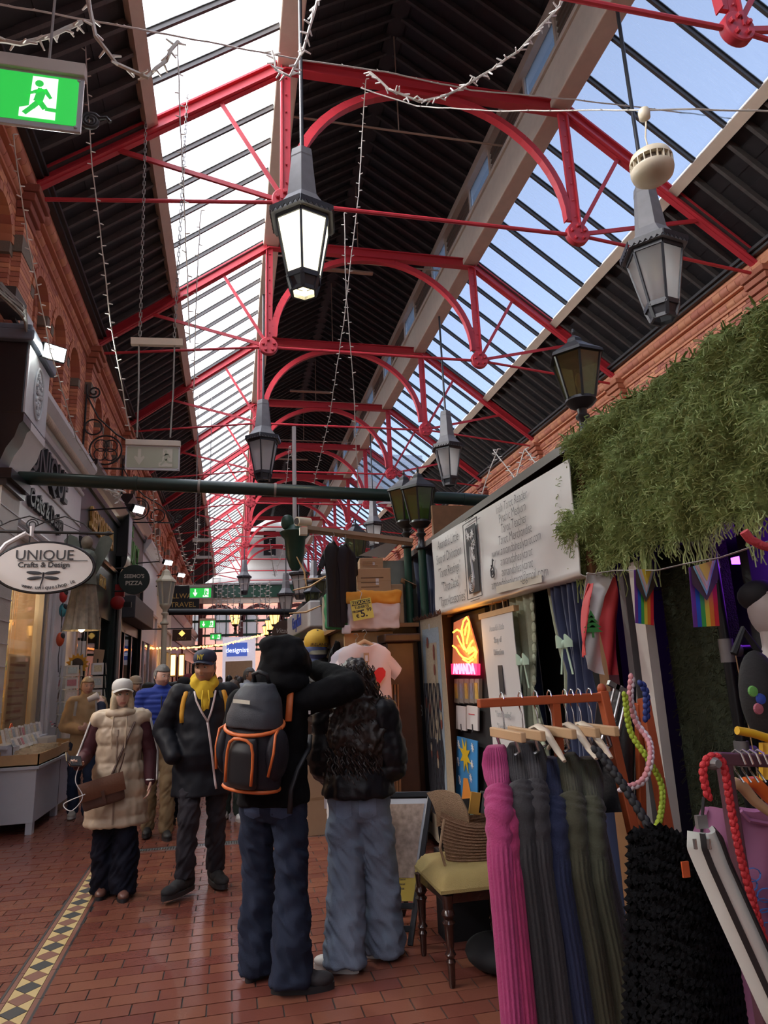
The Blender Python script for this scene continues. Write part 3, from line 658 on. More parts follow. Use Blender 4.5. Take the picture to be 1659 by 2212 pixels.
pr = IY(165, 290, 4.0); exitsign((pr.x-.47, 4.0, pr.z+.01), 1.0, .42, 'large lit green exit sign at top left with running figure', rotz=.0, cords=((.27, 4.2), (-.3, 4.2)))
pm_ = IY(329, 1016, 9.0); e2 = exitsign((pm_.x, 9.0, pm_.z), .70, .335, 'unlit pale exit sign hanging above the long green pipe', True, cords=((-.28, .0), (.28, .0)))
for i, (px, py, Y, w) in enumerate(((433, 1293, 20, .62), (448, 1357, 30, .66), (466, 1382, 42, .66))):
    p = IY(px, py, Y); exitsign((p.x, p.y, p.z), w, w*.5, ['lit green exit sign above the travel shop sign', 'smaller lit exit sign below the far black pipe', 'tiniest lit exit sign far down the lane'][i], small=True, cords=((-.2, 6 if i < 2 else 6.5), (.2, 6 if i < 2 else 6.5)))
# batten and cords above the unlit sign
b0, b1 = IY(283, 738, 9.0), IY(395, 741, 9.0); bt = thing('hanging_batten', 'beige wooden batten on chains above the unlit exit sign', 'batten', (b0+b1)/2)
MB().bar(b0, b1, .07, .10).build('bar', m_beige, bt)
for a, b in ((IY(302, 735, 9), IY(322, 0, 9)), (IY(376, 738, 9), IY(414, 30, 9))):
    L = (b-a).length; n = MB(); k = int(L/.07)
    for q in range(k):
        o = a+(b-a)*(q+.5)/k; e = V((.016, 0, 0)) if q % 2 else V((0, .016, 0))
        n.tube([o-Z_*.04+e, o+Z_*.04+e, o+Z_*.04-e, o-Z_*.04-e, o-Z_*.04+e], .006, 4)
    n.build('chain', m_conduit, bt, kind='stuff')
for a, b in ((IY(300, 745, 9), IY(296, 945, 9)), (IY(377, 747, 9), IY(368, 945, 9))): MB().tube([a, (a+b)/2+X_*.01, b], .011, 6).build('cord', m_conduit, bt)
# grey battens of cable tray far down
for i, (x0, x1, y, Y) in enumerate(((416, 458, 1167, 20), (424, 458, 1204, 24), (455, 475, 1320, 34))):
    a, b = IY(x0, y, Y), IY(x1, y, Y); t = thing('cable_tray', ['grey hanging cable tray nearest, over the travel shop', 'second grey hanging cable tray behind the first', 'farthest short grey cable tray by the black pipe'][i], 'cable tray', (a+b)/2)
    MB().bar(a, b, .12, .09).build('tray', m_house, t)
    for q in (.15, .85): p = a+(b-a)*q; MB().tube([p, V((p.x, p.y, 10.0))], .008, 5).build('drop_wire', m_conduit, t)
# ---- pipes across the lane
m_pipe = mat('dark_green_pipe', (.012, .03, .024), .35, var=.3, bump=.1); m_pipe2 = mat('black_pipe', (.015, .016, .02), .4)
a, b = IY(40, 1032, 9.0), IY(1000, 1078, 8.7); pp = thing('overhead_pipe', 'long dark green pipe spanning the lane overhead', 'pipe', a)
c = IY(1062, 1083, 8.7)
MB().tube([a+V((-.02, 0, 0)), b], .085, 14).build('tube', m_pipe, pp, smooth=50); MB().tube([b, c, c+V((.12, .1, -.06)), c+V((.16, .2, -.3))], .088, 14).build('elbow', m_pipe, pp, smooth=50)
q = a+(b-a)*.24; MB().tube([q, q+(b-a).normalized()*.05], .096, 14).build('coupling', m_pipe, pp, smooth=40)
q = a+(b-a)*.38; MB().tube([q, q+(b-a).normalized()*.03], .094, 14).build('strap', m_conduit, pp, smooth=40)
q = a+(b-a)*.55; MB().tube([q, q+(b-a).normalized()*.03], .094, 14).build('strap', m_conduit, pp, smooth=40)
MB().bx(a.x-.12, a.x, a.y-.15, a.y+.15, a.z-.22, a.z+.16).build('wall_bracket', mat('white_gloss', (.62, .62, .62), .4), pp)
a, b = IY(365, 1322, 20), IY(645, 1322, 20); pp = thing('overhead_pipe', 'black pipe crossing the far lane below the green beam', 'pipe', a); MB().tube([a, b], .09, 12).build('tube', m_pipe2, pp, smooth=50)
# ---- icicle light strings
m_cab = mat('white_twisted_cable', (.55, .52, .47), .6); m_led = mat('clear_bulb', (.80, .78, .74), .25, var=.04)
def lights(pts, label, group='white fairy light strings', step=.13, blen=.055, r=.008, sag=0., br=.009, rope=False, jit=.012, density=1.):
    pts = [V(p) for p in pts]; L = []; seg = []
    for i in range(len(pts)-1):
        n = max(2, int((pts[i+1]-pts[i]).length/.18))
        for k in range(n): seg.append(pts[i]+(pts[i+1]-pts[i])*k/n)
    seg.append(pts[-1]); N = len(seg)
    seg = [p-Z_*sag*4*(i/(N-1))*(1-i/(N-1))+V((random.uniform(-1, 1), random.uniform(-1, 1), 0))*jit*(1 if rope else .5) for i, p in enumerate(seg)]
    t = thing('fairy_lights', label, 'string lights', seg[0], group=group)
    MB().tube(seg, r, 5).build('cable', m_cab, t)
    n = MB(); acc = 0; side = 1
    for i in range(N-1):
        d = seg[i+1]-seg[i]; l = d.length; 
        while acc < l:
            p = seg[i]+d*(acc/l); o = V((random.uniform(-1, 1), random.uniform(-1, 1), random.uniform(-.5, .3)))*1.
            if not rope: o = V((side*.9, random.uniform(-.5, .5), random.uniform(-.1, .4)))
            o.normalize(); n.tube([p, p+o*blen*.25, p+o*blen], [br*.6, br, br*.7], 5); acc += step/density*random.uniform(.7, 1.3); side = -side
        acc -= l
    n.build('bulbs', m_led, t, kind='stuff'); return t
lights([IY(180, 0, 7.5), IY(196, 330, 7.8), IY(240, 700, 8.4), IY(280, 930, 9.2)], 'fairy light string hanging past the upper left red rafter')
lights([IY(28, 290, 7.2), IY(60, 520, 7.8), IY(110, 760, 8.4), IY(165, 950, 9.8), IY(200, 1005, 10.5)], 'fairy light string draped over the small floodlight at left')
lights([IY(790, 170, 9.0), IY(775, 420, 9.4), IY(742, 700, 10.5), IY(712, 900, 12), IY(678, 1045, 13.5)], 'long fairy light string hanging in front of the dark upper roof')
lights([IY(743, 460, 9.1), IY(748, 640, 9.3), IY(765, 850, 9.6), IY(773, 1050, 9.8)], 'thin fairy light string right of the lit lantern', step=.22)
lights([IY(383, 90, 7.0), IY(392, 330, 7.1), IY(402, 520, 7.2), IY(410, 740, 7.3)], 'fairy light string hanging before the left skylight', step=.22)
lights([IY(434, 455, 9.1), IY(425, 600, 9.2), IY(418, 860, 9.4)], 'short fairy light string below the left tie rod', step=.25)
lights([IY(627, 965, 16), IY(640, 1035, 16.2)], 'fairy light drop above the green pipe, left one', rope=True); lights([IY(625, 965, 16), IY(618, 1045, 16)], 'fairy light drop above the green pipe, beside the lantern')
lights([IY(-20, 85, 5.2), IY(40, 92, 5.2), IY(110, 78, 5.3), IY(175, 45, 5.4)], 'thick fairy light swag above the large exit sign', rope=True, step=.07, blen=.09, r=.02, br=.012, density=1.2)
lights([IY(185, -10, 5.0), IY(205, 80, 5.0), IY(255, 140, 5.1), IY(320, 168, 5.2), IY(362, 130, 5.3), IY(382, 88, 5.4)], 'thick fairy light swag dipping in front of the skylight curb', rope=True, step=.07, blen=.09, r=.018, br=.012)
lights([IY(690, -10, 6.6), IY(655, 105, 6.8), IY(625, 165, 6.9), IY(597, 150, 7.0), IY(588, 110, 7)], 'bunched fairy lights around the lit lantern rod', rope=True, step=.055, blen=.10, r=.018, br=.014)
lights([IY(798, 155, 6.8), IY(840, 195, 6.8), IY(905, 218, 6.7), IY(960, 208, 6.6), IY(1040, 165, 6.5), IY(1120, 110, 6.3), IY(1200, 25, 6.0), IY(1220, -10, 6.0)], 'heavy fairy light garland sweeping across the top centre', rope=True, step=.05, blen=.09, r=.016, br=.012)
lights([IY(-10, 8, 6.0), IY(200, 45, 6.5), IY(420, 85, 7.0), IY(640, 128, 7.6), IY(830, 155, 8.0), IY(1020, 195, 8.2), IY(1240, 215, 8.2), IY(1450, 240, 8.0), IY(1680, 268, 7.8)], 'thin black cable with frost white drips across the first truss', step=.16, blen=.04, r=.011, br=.007)
lights([IY(780, 190, 7.6), IY(900, 230, 7.4), IY(1080, 240, 6.6), IY(1280, 238, 5.6), IY(1391, 238, 5.0), IY(1500, 236, 4.8), IY(1680, 240, 4.6)], 'lower of two thin cables crossing below the first truss', step=.2, blen=.03, r=.009, br=.006)
lights([IY(380, 1262, 24), IY(470, 1262, 24), IY(590, 1258, 24.5), IY(760, 1240, 25)], 'horizontal wire carrying the far curtain of light drops', step=.6)
for i, (x, y0, y1, Y) in enumerate(((548, 1262, 1320, 24), (563, 1262, 1322, 24), (575, 1265, 1315, 24), (520, 1262, 1365, 23), (492, 1265, 1330, 24), (480, 1265, 1315, 24), (583, 1255, 1328, 25), (470, 1262, 1330, 24), (505, 1262, 1345, 25), (556, 1325, 1350, 25))):
    lights([IY(x, y0, Y), IY(x-2, y1, Y)], 'straight fairy light drop in the far curtain, %s in height order' % nth(i), group='far curtain of fairy light drops', step=.1, blen=.08, r=.014, br=.022)
lights([IY(582, 1165, 15), IY(590, 1225, 15.2), IY(594, 1245, 15.4), IY(603, 1215, 15.6), IY(628, 1130, 16)], 'looped fairy light string before the white end gable', step=.1); lights([IY(500, 1158, 14), IY(582, 1162, 15), IY(790, 1150, 15)], 'straight thin wire strung before the white end gable', step=.5)
lights([IY(640, 1065, 13), IY(655, 1075, 13), IY(668, 1062, 13)], 'little fairy light bunch just under the green pipe', rope=True, step=.03, blen=.1, br=.014)
lights([IY(385, 1140, 12), IY(398, 1200, 12.5), IY(412, 1235, 13), IY(424, 1200, 13), IY(428, 1120, 13)], 'fairy light loop hanging by the far left lamps', step=.08); lights([IY(330, 1045, 10), IY(334, 1150, 11), IY(345, 1215, 12)], 'fairy light string falling from the green pipe at left', step=.09); lights([IY(217, 1050, 10.3), IY(240, 1062, 10.5), IY(262, 1058, 10.6), IY(255, 1085, 10.6)], 'tangled fairy light heap on the dark shop cornice', rope=True, step=.02, blen=.1, br=.012)
lights([IY(1075, 970, 9), IY(1060, 1010, 9), IY(1040, 1070, 8.9)], 'leftmost slanting fairy light string above the tarot banner', step=.12); lights([IY(1065, 972, 9), IY(1100, 1015, 8.6), IY(1125, 1052, 8)], 'second slanting fairy light string above the tarot banner', step=.12); lights([IY(1133, 970, 8), IY(1115, 1030, 7.6), IY(1103, 1068, 7.3)], 'third slanting fairy light string above the tarot banner', step=.12); lights([IY(1135, 970, 8), IY(1155, 1000, 7.4), IY(1170, 1020, 7)], 'rightmost slanting fairy light string above the tarot banner', step=.12)
lights([IY(314, 1395, 26), IY(330, 1400, 26), IY(400, 1400, 27), IY(480, 1393, 28), IY(540, 1378, 30), IY(572, 1370, 31)], 'orange glowing fairy light garland across the far lane', group='orange light garlands', rope=True, step=.06, blen=.08, br=.03)
g2 = bpy.data.objects[[o.name for o in COL.objects if o.name.startswith('fairy_lights') and 'orange' in str(o.get('label'))][0]]
for ch in g2.children:
    if ch.name.startswith('bulbs'): ch.data.materials[0] = emi('orange_led', (1, .32, .08), 2.2)
# ---- wrought iron scroll brackets on the left wall
m_iron = mat('black_wrought_iron', (.02, .02, .022), .5, var=.2)
def spiral(c, r0, r1, a0, a1, u, v, n=18): return [V(c)+(V(u)*cos(a0+(a1-a0)*i/n)+V(v)*sin(a0+(a1-a0)*i/n))*(r0+(r1-r0)*i/n) for i in range(n+1)]
def scroll(y, label, x0=-2.88, z0=5.75, s=1.):
    t = thing('scroll_bracket', label, 'bracket', (x0, y, z0), group='wrought iron scroll brackets'); u, v = X_*s, Z_*s; o = V((x0, y, z0)); P = lambda a, b: o+u*a+v*b
    MB().tube([P(0, -.3), P(0, 1.75)], .02*s, 6).build('upright', m_iron, t); MB().tube([P(0, 0), P(1.35, 0)], .02*s, 6).build('arm', m_iron, t)
    MB().tube([P(.02, 1.5), P(.25, 1.05), P(.6, .72), P(1.0, .48), P(1.35, .12)], .018*s, 6).build('brace', m_iron, t)
    MB().tube(spiral(P(.42, .38), .30, .30, 0, 2*pi, X_*s, Z_*s, 24), .018*s, 6).build('ring', m_iron, t)
    MB().tube(spiral(P(.95, .19), .17, .17, 0, 2*pi, X_*s, Z_*s), .016*s, 6).build('ring', m_iron, t); MB().tube(spiral(P(.17, .85), .16, .16, 0, 2*pi, X_*s, Z_*s), .016*s, 6).build('ring', m_iron, t)
    for q in range(4): MB().tube(spiral(P(.42+.13*cos(q*pi/2+.78), .38+.13*sin(q*pi/2+.78)), .12, .12, 0, 2*pi, X_*s, Z_*s, 14), .012*s, 5).build('quatrefoil', m_iron, t)
    MB().tube(spiral(P(.14, 1.6), .14, .03, pi, 4.2*pi, X_*s, Z_*s, 26), .018*s, 6).build('top_curl', m_iron, t); MB().tube(spiral(P(.12, -.14), .12, .03, pi*.9, -2.4*pi, X_*s, Z_*s, 26), .018*s, 6).build('bottom_curl', m_iron, t); MB().tube(spiral(P(1.47, .12), .12, .02, pi*1.1, 4.6*pi, X_*s, Z_*s, 26), .018*s, 6).build('end_curl', m_iron, t)
scroll(13.6, 'black wrought iron scroll bracket on the brick wall above the craft shop'); scroll(18.4, 'black wrought iron scroll bracket farther along, above the pizza shop')
p = IY(195, 262, 6.5); t = thing('iron_curl', 'black iron scroll end beside the large exit sign', 'bracket', p); MB().tube([p+V((-.09, 0, .02)), V((-2.0, 6.5, p.z+.1)), V((-2.93, 6.5, p.z+.05))], .022, 6).build('arm', m_iron, t); MB().tube(spiral(p, .10, .03, .5, 4.6*pi, X_, Z_, 26), .024, 8).tube([p+V((.08, 0, .05)), p+V((.16, 0, .07)), p+V((.2, 0, .02))], .02, 6).build('curl', m_iron, t, smooth=50)
# ================================================================== LEFT SHOPS
m_white = mat('white_shop_paint', (.60, .60, .62), .5, var=.06, bump=.05); m_blkp = mat('black_gloss_paint', (.012, .013, .016), .3, var=.3); m_dgreen = mat('dark_green_shop_paint', (.016, .028, .024), .35, var=.2)
m_gold = mat('gold_letters', (.62, .40, .12), .4, metal=.3); m_sglass = glass('shop_glass', (.93, .93, .9), .93, .05, .12, .03); m_char = mat('charcoal_letters', (.03, .032, .038), .5)
m_warmwall = mat('warm_shop_interior', (.55, .38, .22), .7); m_silver = mat('brushed_frame', (.36, .36, .35), .35, metal=.6); m_wood = mat('pale_wood', (.50, .31, .15), .55, var=.15, scale=14); m_oak = mat('brown_wood', (.22, .11, .05), .5, var=.25, scale=12); m_card = mat('cardboard', (.42, .27, .16), .75, var=.08)
XS = -2.70
def mould(n, prof, y0, y1, x=XS, mi=0):
    """moulding with profile [(out, z)] extruded along the shopfront"""
    n.prism([(-a, b) for a, b in prof], (x, y1, 0), V((-1, 0, 0)), Z_, y1-y0, mi) if False else n.add([(x+a, y, b) for y in (y0, y1) for a, b in prof], [tuple(range(len(prof)))[::-1], tuple(range(len(prof), 2*len(prof)))]+[(i, (i+1) % len(prof), len(prof)+(i+1) % len(prof), len(prof)+i) for i in range(len(prof))], mi)
    return n
def shop(name, label, y0, y1, body, fasc, zf, text=None, tm=None, tsize=.5, cornm=None, nwin=2, doors=1, inter=None, tz=None, sx=1., riser=.55, ztop=3.2, blind=None):
    t = thing(name, label, 'shopfront', (XS, (y0+y1)/2, 0)); z0, z1 = zf; cm = cornm or body
    fa = MB().bx(XS-.08, XS, y0, y1, z0, z1).build('fascia', fasc, t)
    mould(MB(), [(-.1, z1), (.05, z1), (.07, z1+.06), (.07, z1+.1), (.12, z1+.16), (.20, z1+.28), (.24, z1+.34), (.24, z1+.42), (-.1, z1+.42)], y0, y1).build('cornice', cm, t)
    mould(MB(), [(-.1, z0-.1), (.05, z0-.1), (.08, z0-.04), (.04, z0), (-.1, z0)], y0, y1).build('architrave', cm, t)
    MB().bx(XS-.1, XS-.02, y0, y1, ztop, z0-.1).build('transom_panel', body, t)
    wd_ = (y1-y0-.3)/(nwin+doors); y = y0+.15
    for q in (y0, y1-.15): MB().bx(XS-.15, XS+.06, q, q+.15, 0, z0-.1).build('pilaster', body, t, bevel=.01)
    for k in range(nwin+doors):
        dr = k >= nwin; b = .12 if dr else riser
        f = MB().bx(XS-.1, XS-.02, y, y+.05, 0, ztop).bx(XS-.1, XS-.02, y+wd_-.05, y+wd_, 0, ztop).bx(XS-.1, XS-.02, y, y+wd_, ztop-.07, ztop).bx(XS-.1, XS-.02, y, y+wd_, b-.08, b)
        if dr: f.bx(XS-.1, XS-.02, y, y+wd_, 1.0, 1.08)
        fo = f.build('door_frame' if dr else 'window_frame', body, t); MB().bx(XS-.07, XS-.06, y+.05, y+wd_-.05, b, ztop-.06).build('glass_pane', m_sglass, fo)
        if not dr: MB().bx(XS-.12, XS-.03, y, y+wd_, 0, b-.06).build('stall_riser', body, t)
        y += wd_
    MB().bx(-4.35, -4.3, y0, y1, 0, 4.2).bx(-4.35, XS-.1, y0, y0+.03, 0, 4.2).bx(-4.35, XS-.1, y1-.03, y1, 0, 4.2).bx(-4.35, XS-.1, y0, y1, 4.1, 4.2).build('interior_lining', inter or m_dk, t)
    if text:
        n = MB(); n.text(text, tsize, (XS+.004, (y0+y1)/2, tz or (z0+z1)/2), Y_, Z_, .05, sx=sx, bold=.004); n.v = [(p[0]+.026, p[1], p[2]) for p in n.v]; n.build('lettering', tm, fa, kind='stuff')
    return t
# craft shop: white front, charcoal letters
cs = shop('craft_shop', 'white craft shopfront with raised charcoal lettering and lit window', 9.0, 12.9, m_white, m_white, (3.62, 5.12), cornm=m_white, nwin=1, doors=0, inter=m_warmwall, ztop=3.15)
for nm in [c.name for c in cs.children if c.name.startswith(('window_frame', 'stall_riser'))]: [bpy.data.objects.remove(c) for c in list(bpy.data.objects[nm].children)]; bpy.data.objects.remove(bpy.data.objects[nm])
n = MB().text('UNIQUE', .70, (XS+.03, 10.55, 4.72), Y_, Z_, .06, sx=.82, bold=.006); n.build('large_lettering', m_char, cs, kind='stuff')
n = MB().text('Crafts & Design', .36, (XS+.03, 10.55, 4.12), Y_, Z_, .05, sx=.82, bold=.006); n.build('small_lettering', m_char, cs, kind='stuff')
for zz, r in ((5.02, .04), (3.72, .04), (4.42, .015)): MB().tube([(XS+.01, 9.3, zz), (XS+.01, 12.9, zz)], r, 8).build('fascia_bead', m_white, cs)
rm = MB().ell((0, 0, 0), (.05, .04, .075), 8, 6).mesh('rope_bead', m_beige, 1)
for k in range(46): piece(rm, 'rope_bead', cs, (XS+.13, 9.35+k*.077, 5.30), Matrix.Rotation(.5, 3, 'X'))
# the near window bay and far white pilaster of the craft shop
MB().bx(XS-.07, XS-.06, 7.2, 10.95, .62, 3.1).build('display_pane', m_sglass, cs)
MB().bx(XS-.12, XS+.0, 10.9, 11.12, 0, 3.2).bx(XS-.04, XS+.03, 10.98, 11.04, 0, 3.2).build('mullion', m_silver, cs)
MB().bx(XS-.12, XS+.02, 11.12, 12.35, 0, 3.3).bx(XS+.02, XS+.06, 11.3, 11.42, 0, 3.3).bx(XS+.02, XS+.06, 12.1, 12.22, 0, 3.3).build('panelled_pier', m_white, cs, bevel=.008)
MB().bx(XS-.12, XS, 7.2, 10.95, .5, .62).build('window_sill', m_white, cs); MB().bx(XS-.14, XS-.04, 7.2, 10.95, 0, .5).build('stall_riser', m_white, cs)
MB().bx(-4.35, -4.3, 6, 9.0, 0, 3.6).bx(-4.35, XS, 6, 6.05, 0, 3.6).build('near_interior_lining', m_warmwall, cs)
lamp('craft_shop_light', 'POINT', (-3.5, 10.0, 2.9), 18, (1, .70, .40), .15)
lamp('craft_shop_light_2', 'POINT', (-3.4, 8.6, 2.6), 14, (1, .72, .42), .15)
# inside the window: hanging ornaments, printed sheets, lights
random.seed(11); oc = [(.65, .12, .08), (.75, .35, .08), (.55, .55, .5), (.12, .35, .4), (.7, .6, .2), (.2, .4, .15), (.6, .6, .62)]
for k in range(34):
    y = random.uniform(8.7, 10.6); z = random.uniform(1.0, 2.95); x = random.uniform(-3.1, -2.85); c = random.choice(oc); r = random.uniform(.025, .06); kind = k % 3
    n = MB().tube([(x, y, z+r), (x, y, 3.1)], .002, 4)
    if kind == 0: n.ell((x, y, z), (r*.5, r, r), 10, 8)
    elif kind == 1: n.prism([(r*1.3*cos(a*.628)*(1 if a % 2 else .5), r*1.3*sin(a*.628)*(1 if a % 2 else .5)) for a in range(10)], (x, y, z), Y_, Z_, .012)
    else: n.box((x, y, z), (.012, r*1.3, r*1.9), Matrix.Rotation(random.uniform(-.3, .3), 3, 'X')).ell((x+.006, y, z), (.01, r*.4, r*.5), 8, 6)
    tag(n.build('window_ornament', mat('ornament_%d' % (k % 7), oc[k % 7], .4), loc=(x, y, z)), '%s %s ornament hanging inside the craft window, %s of the set' % (['red', 'orange', 'pale', 'teal', 'yellow', 'green', 'grey'][k % 7], ['ball', 'star', 'card'][k % 3], nth(k)), 'ornament', 'ornaments hanging in the craft window')
sh = thing('paper_sheet', 'large pale printed paper sheet taped inside the craft window', 'poster', (-2.79, 10.2, 1.5)); MB().bx(-2.795, -2.79, 9.75, 10.75, 1.1, 2.05).build('sheet', mat('brown_paper', (.50, .34, .20), .8, var=.1), sh)
n = MB()
for k in range(8): n.bx(-2.789, -2.787, 9.85, 9.85+random.uniform(.3, .75), 1.2+k*.1, 1.23+k*.1)
n.build('print_lines', mat('faint_print', (.35, .16, .10), .8), sh, kind='stuff')
for i, (py, pz) in enumerate(((9.9, 2.75), (10.4, 2.85))):
    t = thing('downlight', ['small round downlight inside the craft window', 'second round downlight inside the craft window'][i], 'light', (-3.6, py, pz+.2)); MB().lathe([(.08, 0), (.09, .02), (.06, .05)], 14, (-3.6, py, pz+.2)).build('rim', m_silver, t); MB().lathe([(.06, -.004), (.06, .002)], 14, (-3.6, py, pz+.2)).build('lens', emi('warm_lens', (1, .75, .4), 9), t)
# console block with plaque, beside the craft shop
cb = thing('console_pilaster', 'black and white console pilaster with oval floral plaque', 'pilaster', (-2.6, 8.8, 0)); m_lgrey = mat('light_grey_paint', (.50, .53, .58), .5)
MB().bx(-2.95, -2.46, 8.3, 9.28, 4.80, 5.72).build('block_side', m_blkp, cb, bevel=.01); MB().bx(-2.46, -2.44, 8.32, 9.26, 4.82, 5.70).build('block_face', m_lgrey, cb)
MB().bx(-2.95, -2.38, 8.22, 9.34, 5.72, 5.86).bx(-2.95, -2.42, 8.26, 9.3, 5.86, 5.95).build('block_cap', mat('slate_blue_paint', (.12, .15, .2), .45), cb, bevel=.02)
n = MB(); 
for a in range(40): th = random.uniform(0, 2*pi); q = sqrt(random.uniform(0, 1)); n.ell((-2.43, 8.8+.13*q*cos(th), 5.25+.27*q*sin(th)), (.02, .03, .035), 6, 4)
n.build('floral_relief', m_lgrey, cb, kind='stuff'); MB().tube([(-2.435, 8.8+.19*cos(a*.2618), 5.25+.34*sin(a*.2618)) for a in range(25)], .018, 6).build('oval_rim', m_lgrey, cb, smooth=50)
for w, m, yy in ((.42, m_blkp, (8.3, 8.62)), (.36, m_white, (8.62, 9.28))):
    pf = [(-.25, 4.80), (.26, 4.80), (.26, 4.70), (.22, 4.66), (.18, 4.5), (.10, 4.36), (.05, 4.2), (.05, 4.05), (-.25, 4.05)]; mould(MB(), pf, *yy).build('scroll_console', m, cb, smooth=40)
MB().bx(-2.95, -2.6, 8.3, 9.0, 0, 4.05).build('brick_pier', mat('white_painted_brick_pier', (.5, .5, .48), .6, bump=.3), cb); MB().bx(-2.95, -2.5, 8.25, 9.05, 3.98, 4.1).bx(-2.95, -2.55, 8.27, 9.03, 3.9, 3.98).build('pier_cap', m_blkp, cb)
for k in range(14): MB().bx(-2.6, -2.592, 8.3, 9.0, .3+k*.26, .31+k*.26).build('pier_joint', m_lgrey, cb)
def flood(p, label, w=.2, h=.13, aim=(.6, -.55, -.45), on=3.2, energy=25):
    t = thing('floodlight', label, 'floodlight', p, group='white floodlights over the shops'); f = V(aim).normalized(); a, d, u = frame(f); R = Matrix((a, d, u)).transposed(); p = V(p)
    MB().box(p-f*.05, (w*1.15, .09, h*1.2), R).build('housing', m_blkp, t, bevel=.01); MB().box(p+f*.0, (w, .012, h), R).build('lens', emi('cool_flood', (.95, 1, .9), on*3), t); MB().tube([p-f*.09, p-f*.2-Z_*.02, V((-2.72, p.y+.1, p.z))], .018, 6).build('arm', m_blkp, t)
    for k in range(5): MB().box(p-f*.11+a*(-.4+k*.2)*w, (.008, .05, h), R).build('cooling_fin', m_blkp, t)
    if energy:
        l = lamp('flood_beam', 'SPOT', p+f*.03, energy, (.95, 1, .92), .06, spot=radians(130)); l.rotation_euler = f.to_track_quat('-Z', 'Y').to_euler()
flood(IY(118, 762, 8.7), 'bright white floodlight on the black console at upper left', .26, .17, (.55, -.75, -.3), energy=160)
flood(IY(300, 1101, 13.5), 'small white floodlight above the pizza shop', .22, .13); flood(IY(364, 1216, 20), 'tiny lit floodlight above the cream shop', .26, .12, energy=0); flood(IY(392, 1243, 26), 'farthest tiny lit floodlight on the left wall', .3, .12, energy=0)
# cables coiled above the near console
cc = thing('cable_bundle', 'tangled grey cables and junction box on the left brick wall', 'cables', IX(20, 700, -2.7)); n = MB(); o = IX(25, 700, -2.6)
for k in range(16): n.tube([o+V((.0, -.5+random.uniform(-.1, .1), .18+random.uniform(-.08, .1))), o+V((.15, -.1+random.uniform(-.1, .1), .1+random.uniform(-.08, .1))), o+V((.1, .35, -.05+random.uniform(-.1, .1))), o+V((0, .6, -.3+random.uniform(-.1, .1)))], .012, 5)
n.build('cables', m_conduit, cc, kind='stuff'); b = IX(22, 655, -2.75); MB().box(b, (.25, .45, .22)).build('junction_box', mat('brown_steel', (.05, .042, .04), .6), cc); MB().box(b+V((.06, .5, -.05)), (.06, .35, .3)).build('white_plate', m_lgrey, cc)
for k in (0, 1): MB().box(b+V((.0, .45, -.12-k*.14)), (.05, .6, .04)).build('bracket_bar', mat('brown_steel', (.05, .042, .04), .6), cc)
# pizza shop etc.
ps = shop('pizza_shop', 'dark green pizza shopfront with gold fascia lettering', 12.9, 17.0, m_dgreen, m_dgreen, (4.25, 5.3), "SEEMO'S PIZZA", m_gold, .62, m_blkp, 2, 1, sx=.62, ztop=3.1)
n = MB().text('PIZZA', .34, (XS+.05, 15.2, 3.72), Y_, Z_, .02, sx=.8); n.build('small_gold_lettering', m_gold, ps, kind='stuff')
pl = thing('console_pilaster', 'black pilaster with pale floral plaque beside the juice sign', 'pilaster', (-2.6, 17.3, 0)); MB().bx(-2.95, -2.45, 17.0, 17.6, 4.6, 5.7).build('block', m_blkp, pl, bevel=.01); MB().bx(-2.95, -2.38, 16.95, 17.65, 5.7, 5.9).build('cap', m_blkp, pl, bevel=.02); MB().bx(-2.95, -2.58, 17.0, 17.6, 0, 4.6).build('shaft', m_blkp, pl); MB().bx(-2.45, -2.44, 17.05, 17.55, 4.7, 5.6).build('plaque', m_lgrey, pl)
mould(MB(), [(-.25, 4.6), (.26, 4.6), (.22, 4.4), (.1, 4.2), (.03, 3.9), (-.25, 3.9)], 17.0, 17.6).build('scroll_console', m_blkp, pl, smooth=40); MB().tube([(-2.56, 17.0, .1), (-2.56, 17.0, 4.2)], .05, 8).build('drain_pipe', m_silver, pl)
mj = mat('brown_sign_board', (.12, .085, .07), .5); mjg = mat('juice_green', (.10, .30, .07), .5)
js = shop('juice_bar', 'brown fascia juice bar front with green lettering', 17.6, 22.0, m_blkp, mj, (4.5, 5.9), 'JUICY', mjg, .9, m_blkp, 2, 1, sx=.8, ztop=3.0, tz=5.1); n = MB().text('THE', .42, (XS+.05, 19.0, 5.65), Y_, Z_, .03); n.build('small_green_lettering', mjg, js, kind='stuff')
MB().bx(-2.7, -2.3, 17.7, 21.8, 3.2, 3.75).build('awning_box', mat('charcoal_awning', (.05, .05, .055), .6), js, bevel=.02)
shop('white_shop', 'plain white fascia shop between the juice bar and cream shop', 22.0, 26.5, m_white, m_white, (4.0, 5.6), None, cornm=m_white, ztop=3.0, inter=m_warmwall); 
shop('cream_shop', 'cream shopfront with warm lit window beyond the white shop', 26.5, 33, m_crm, m_crm, (3.8, 4.8), None, ztop=3.0, inter=m_warmwall); lamp('cream_shop_light', 'POINT', (-3.4, 29, 2.6), 40, (1, .68, .35), .2)
shop('red_shop', 'dark red shopfront far along the left lane', 33, 41, mat('dark_red_paint', (.16, .012, .016), .4), m_blkp, (3.7, 4.7), None, ztop=3.0); shop('dark_shop', 'dark shopfront at the far left end', 41, 55.5, m_blkp, m_dgreen, (3.7, 4.7), None, ztop=3.0)
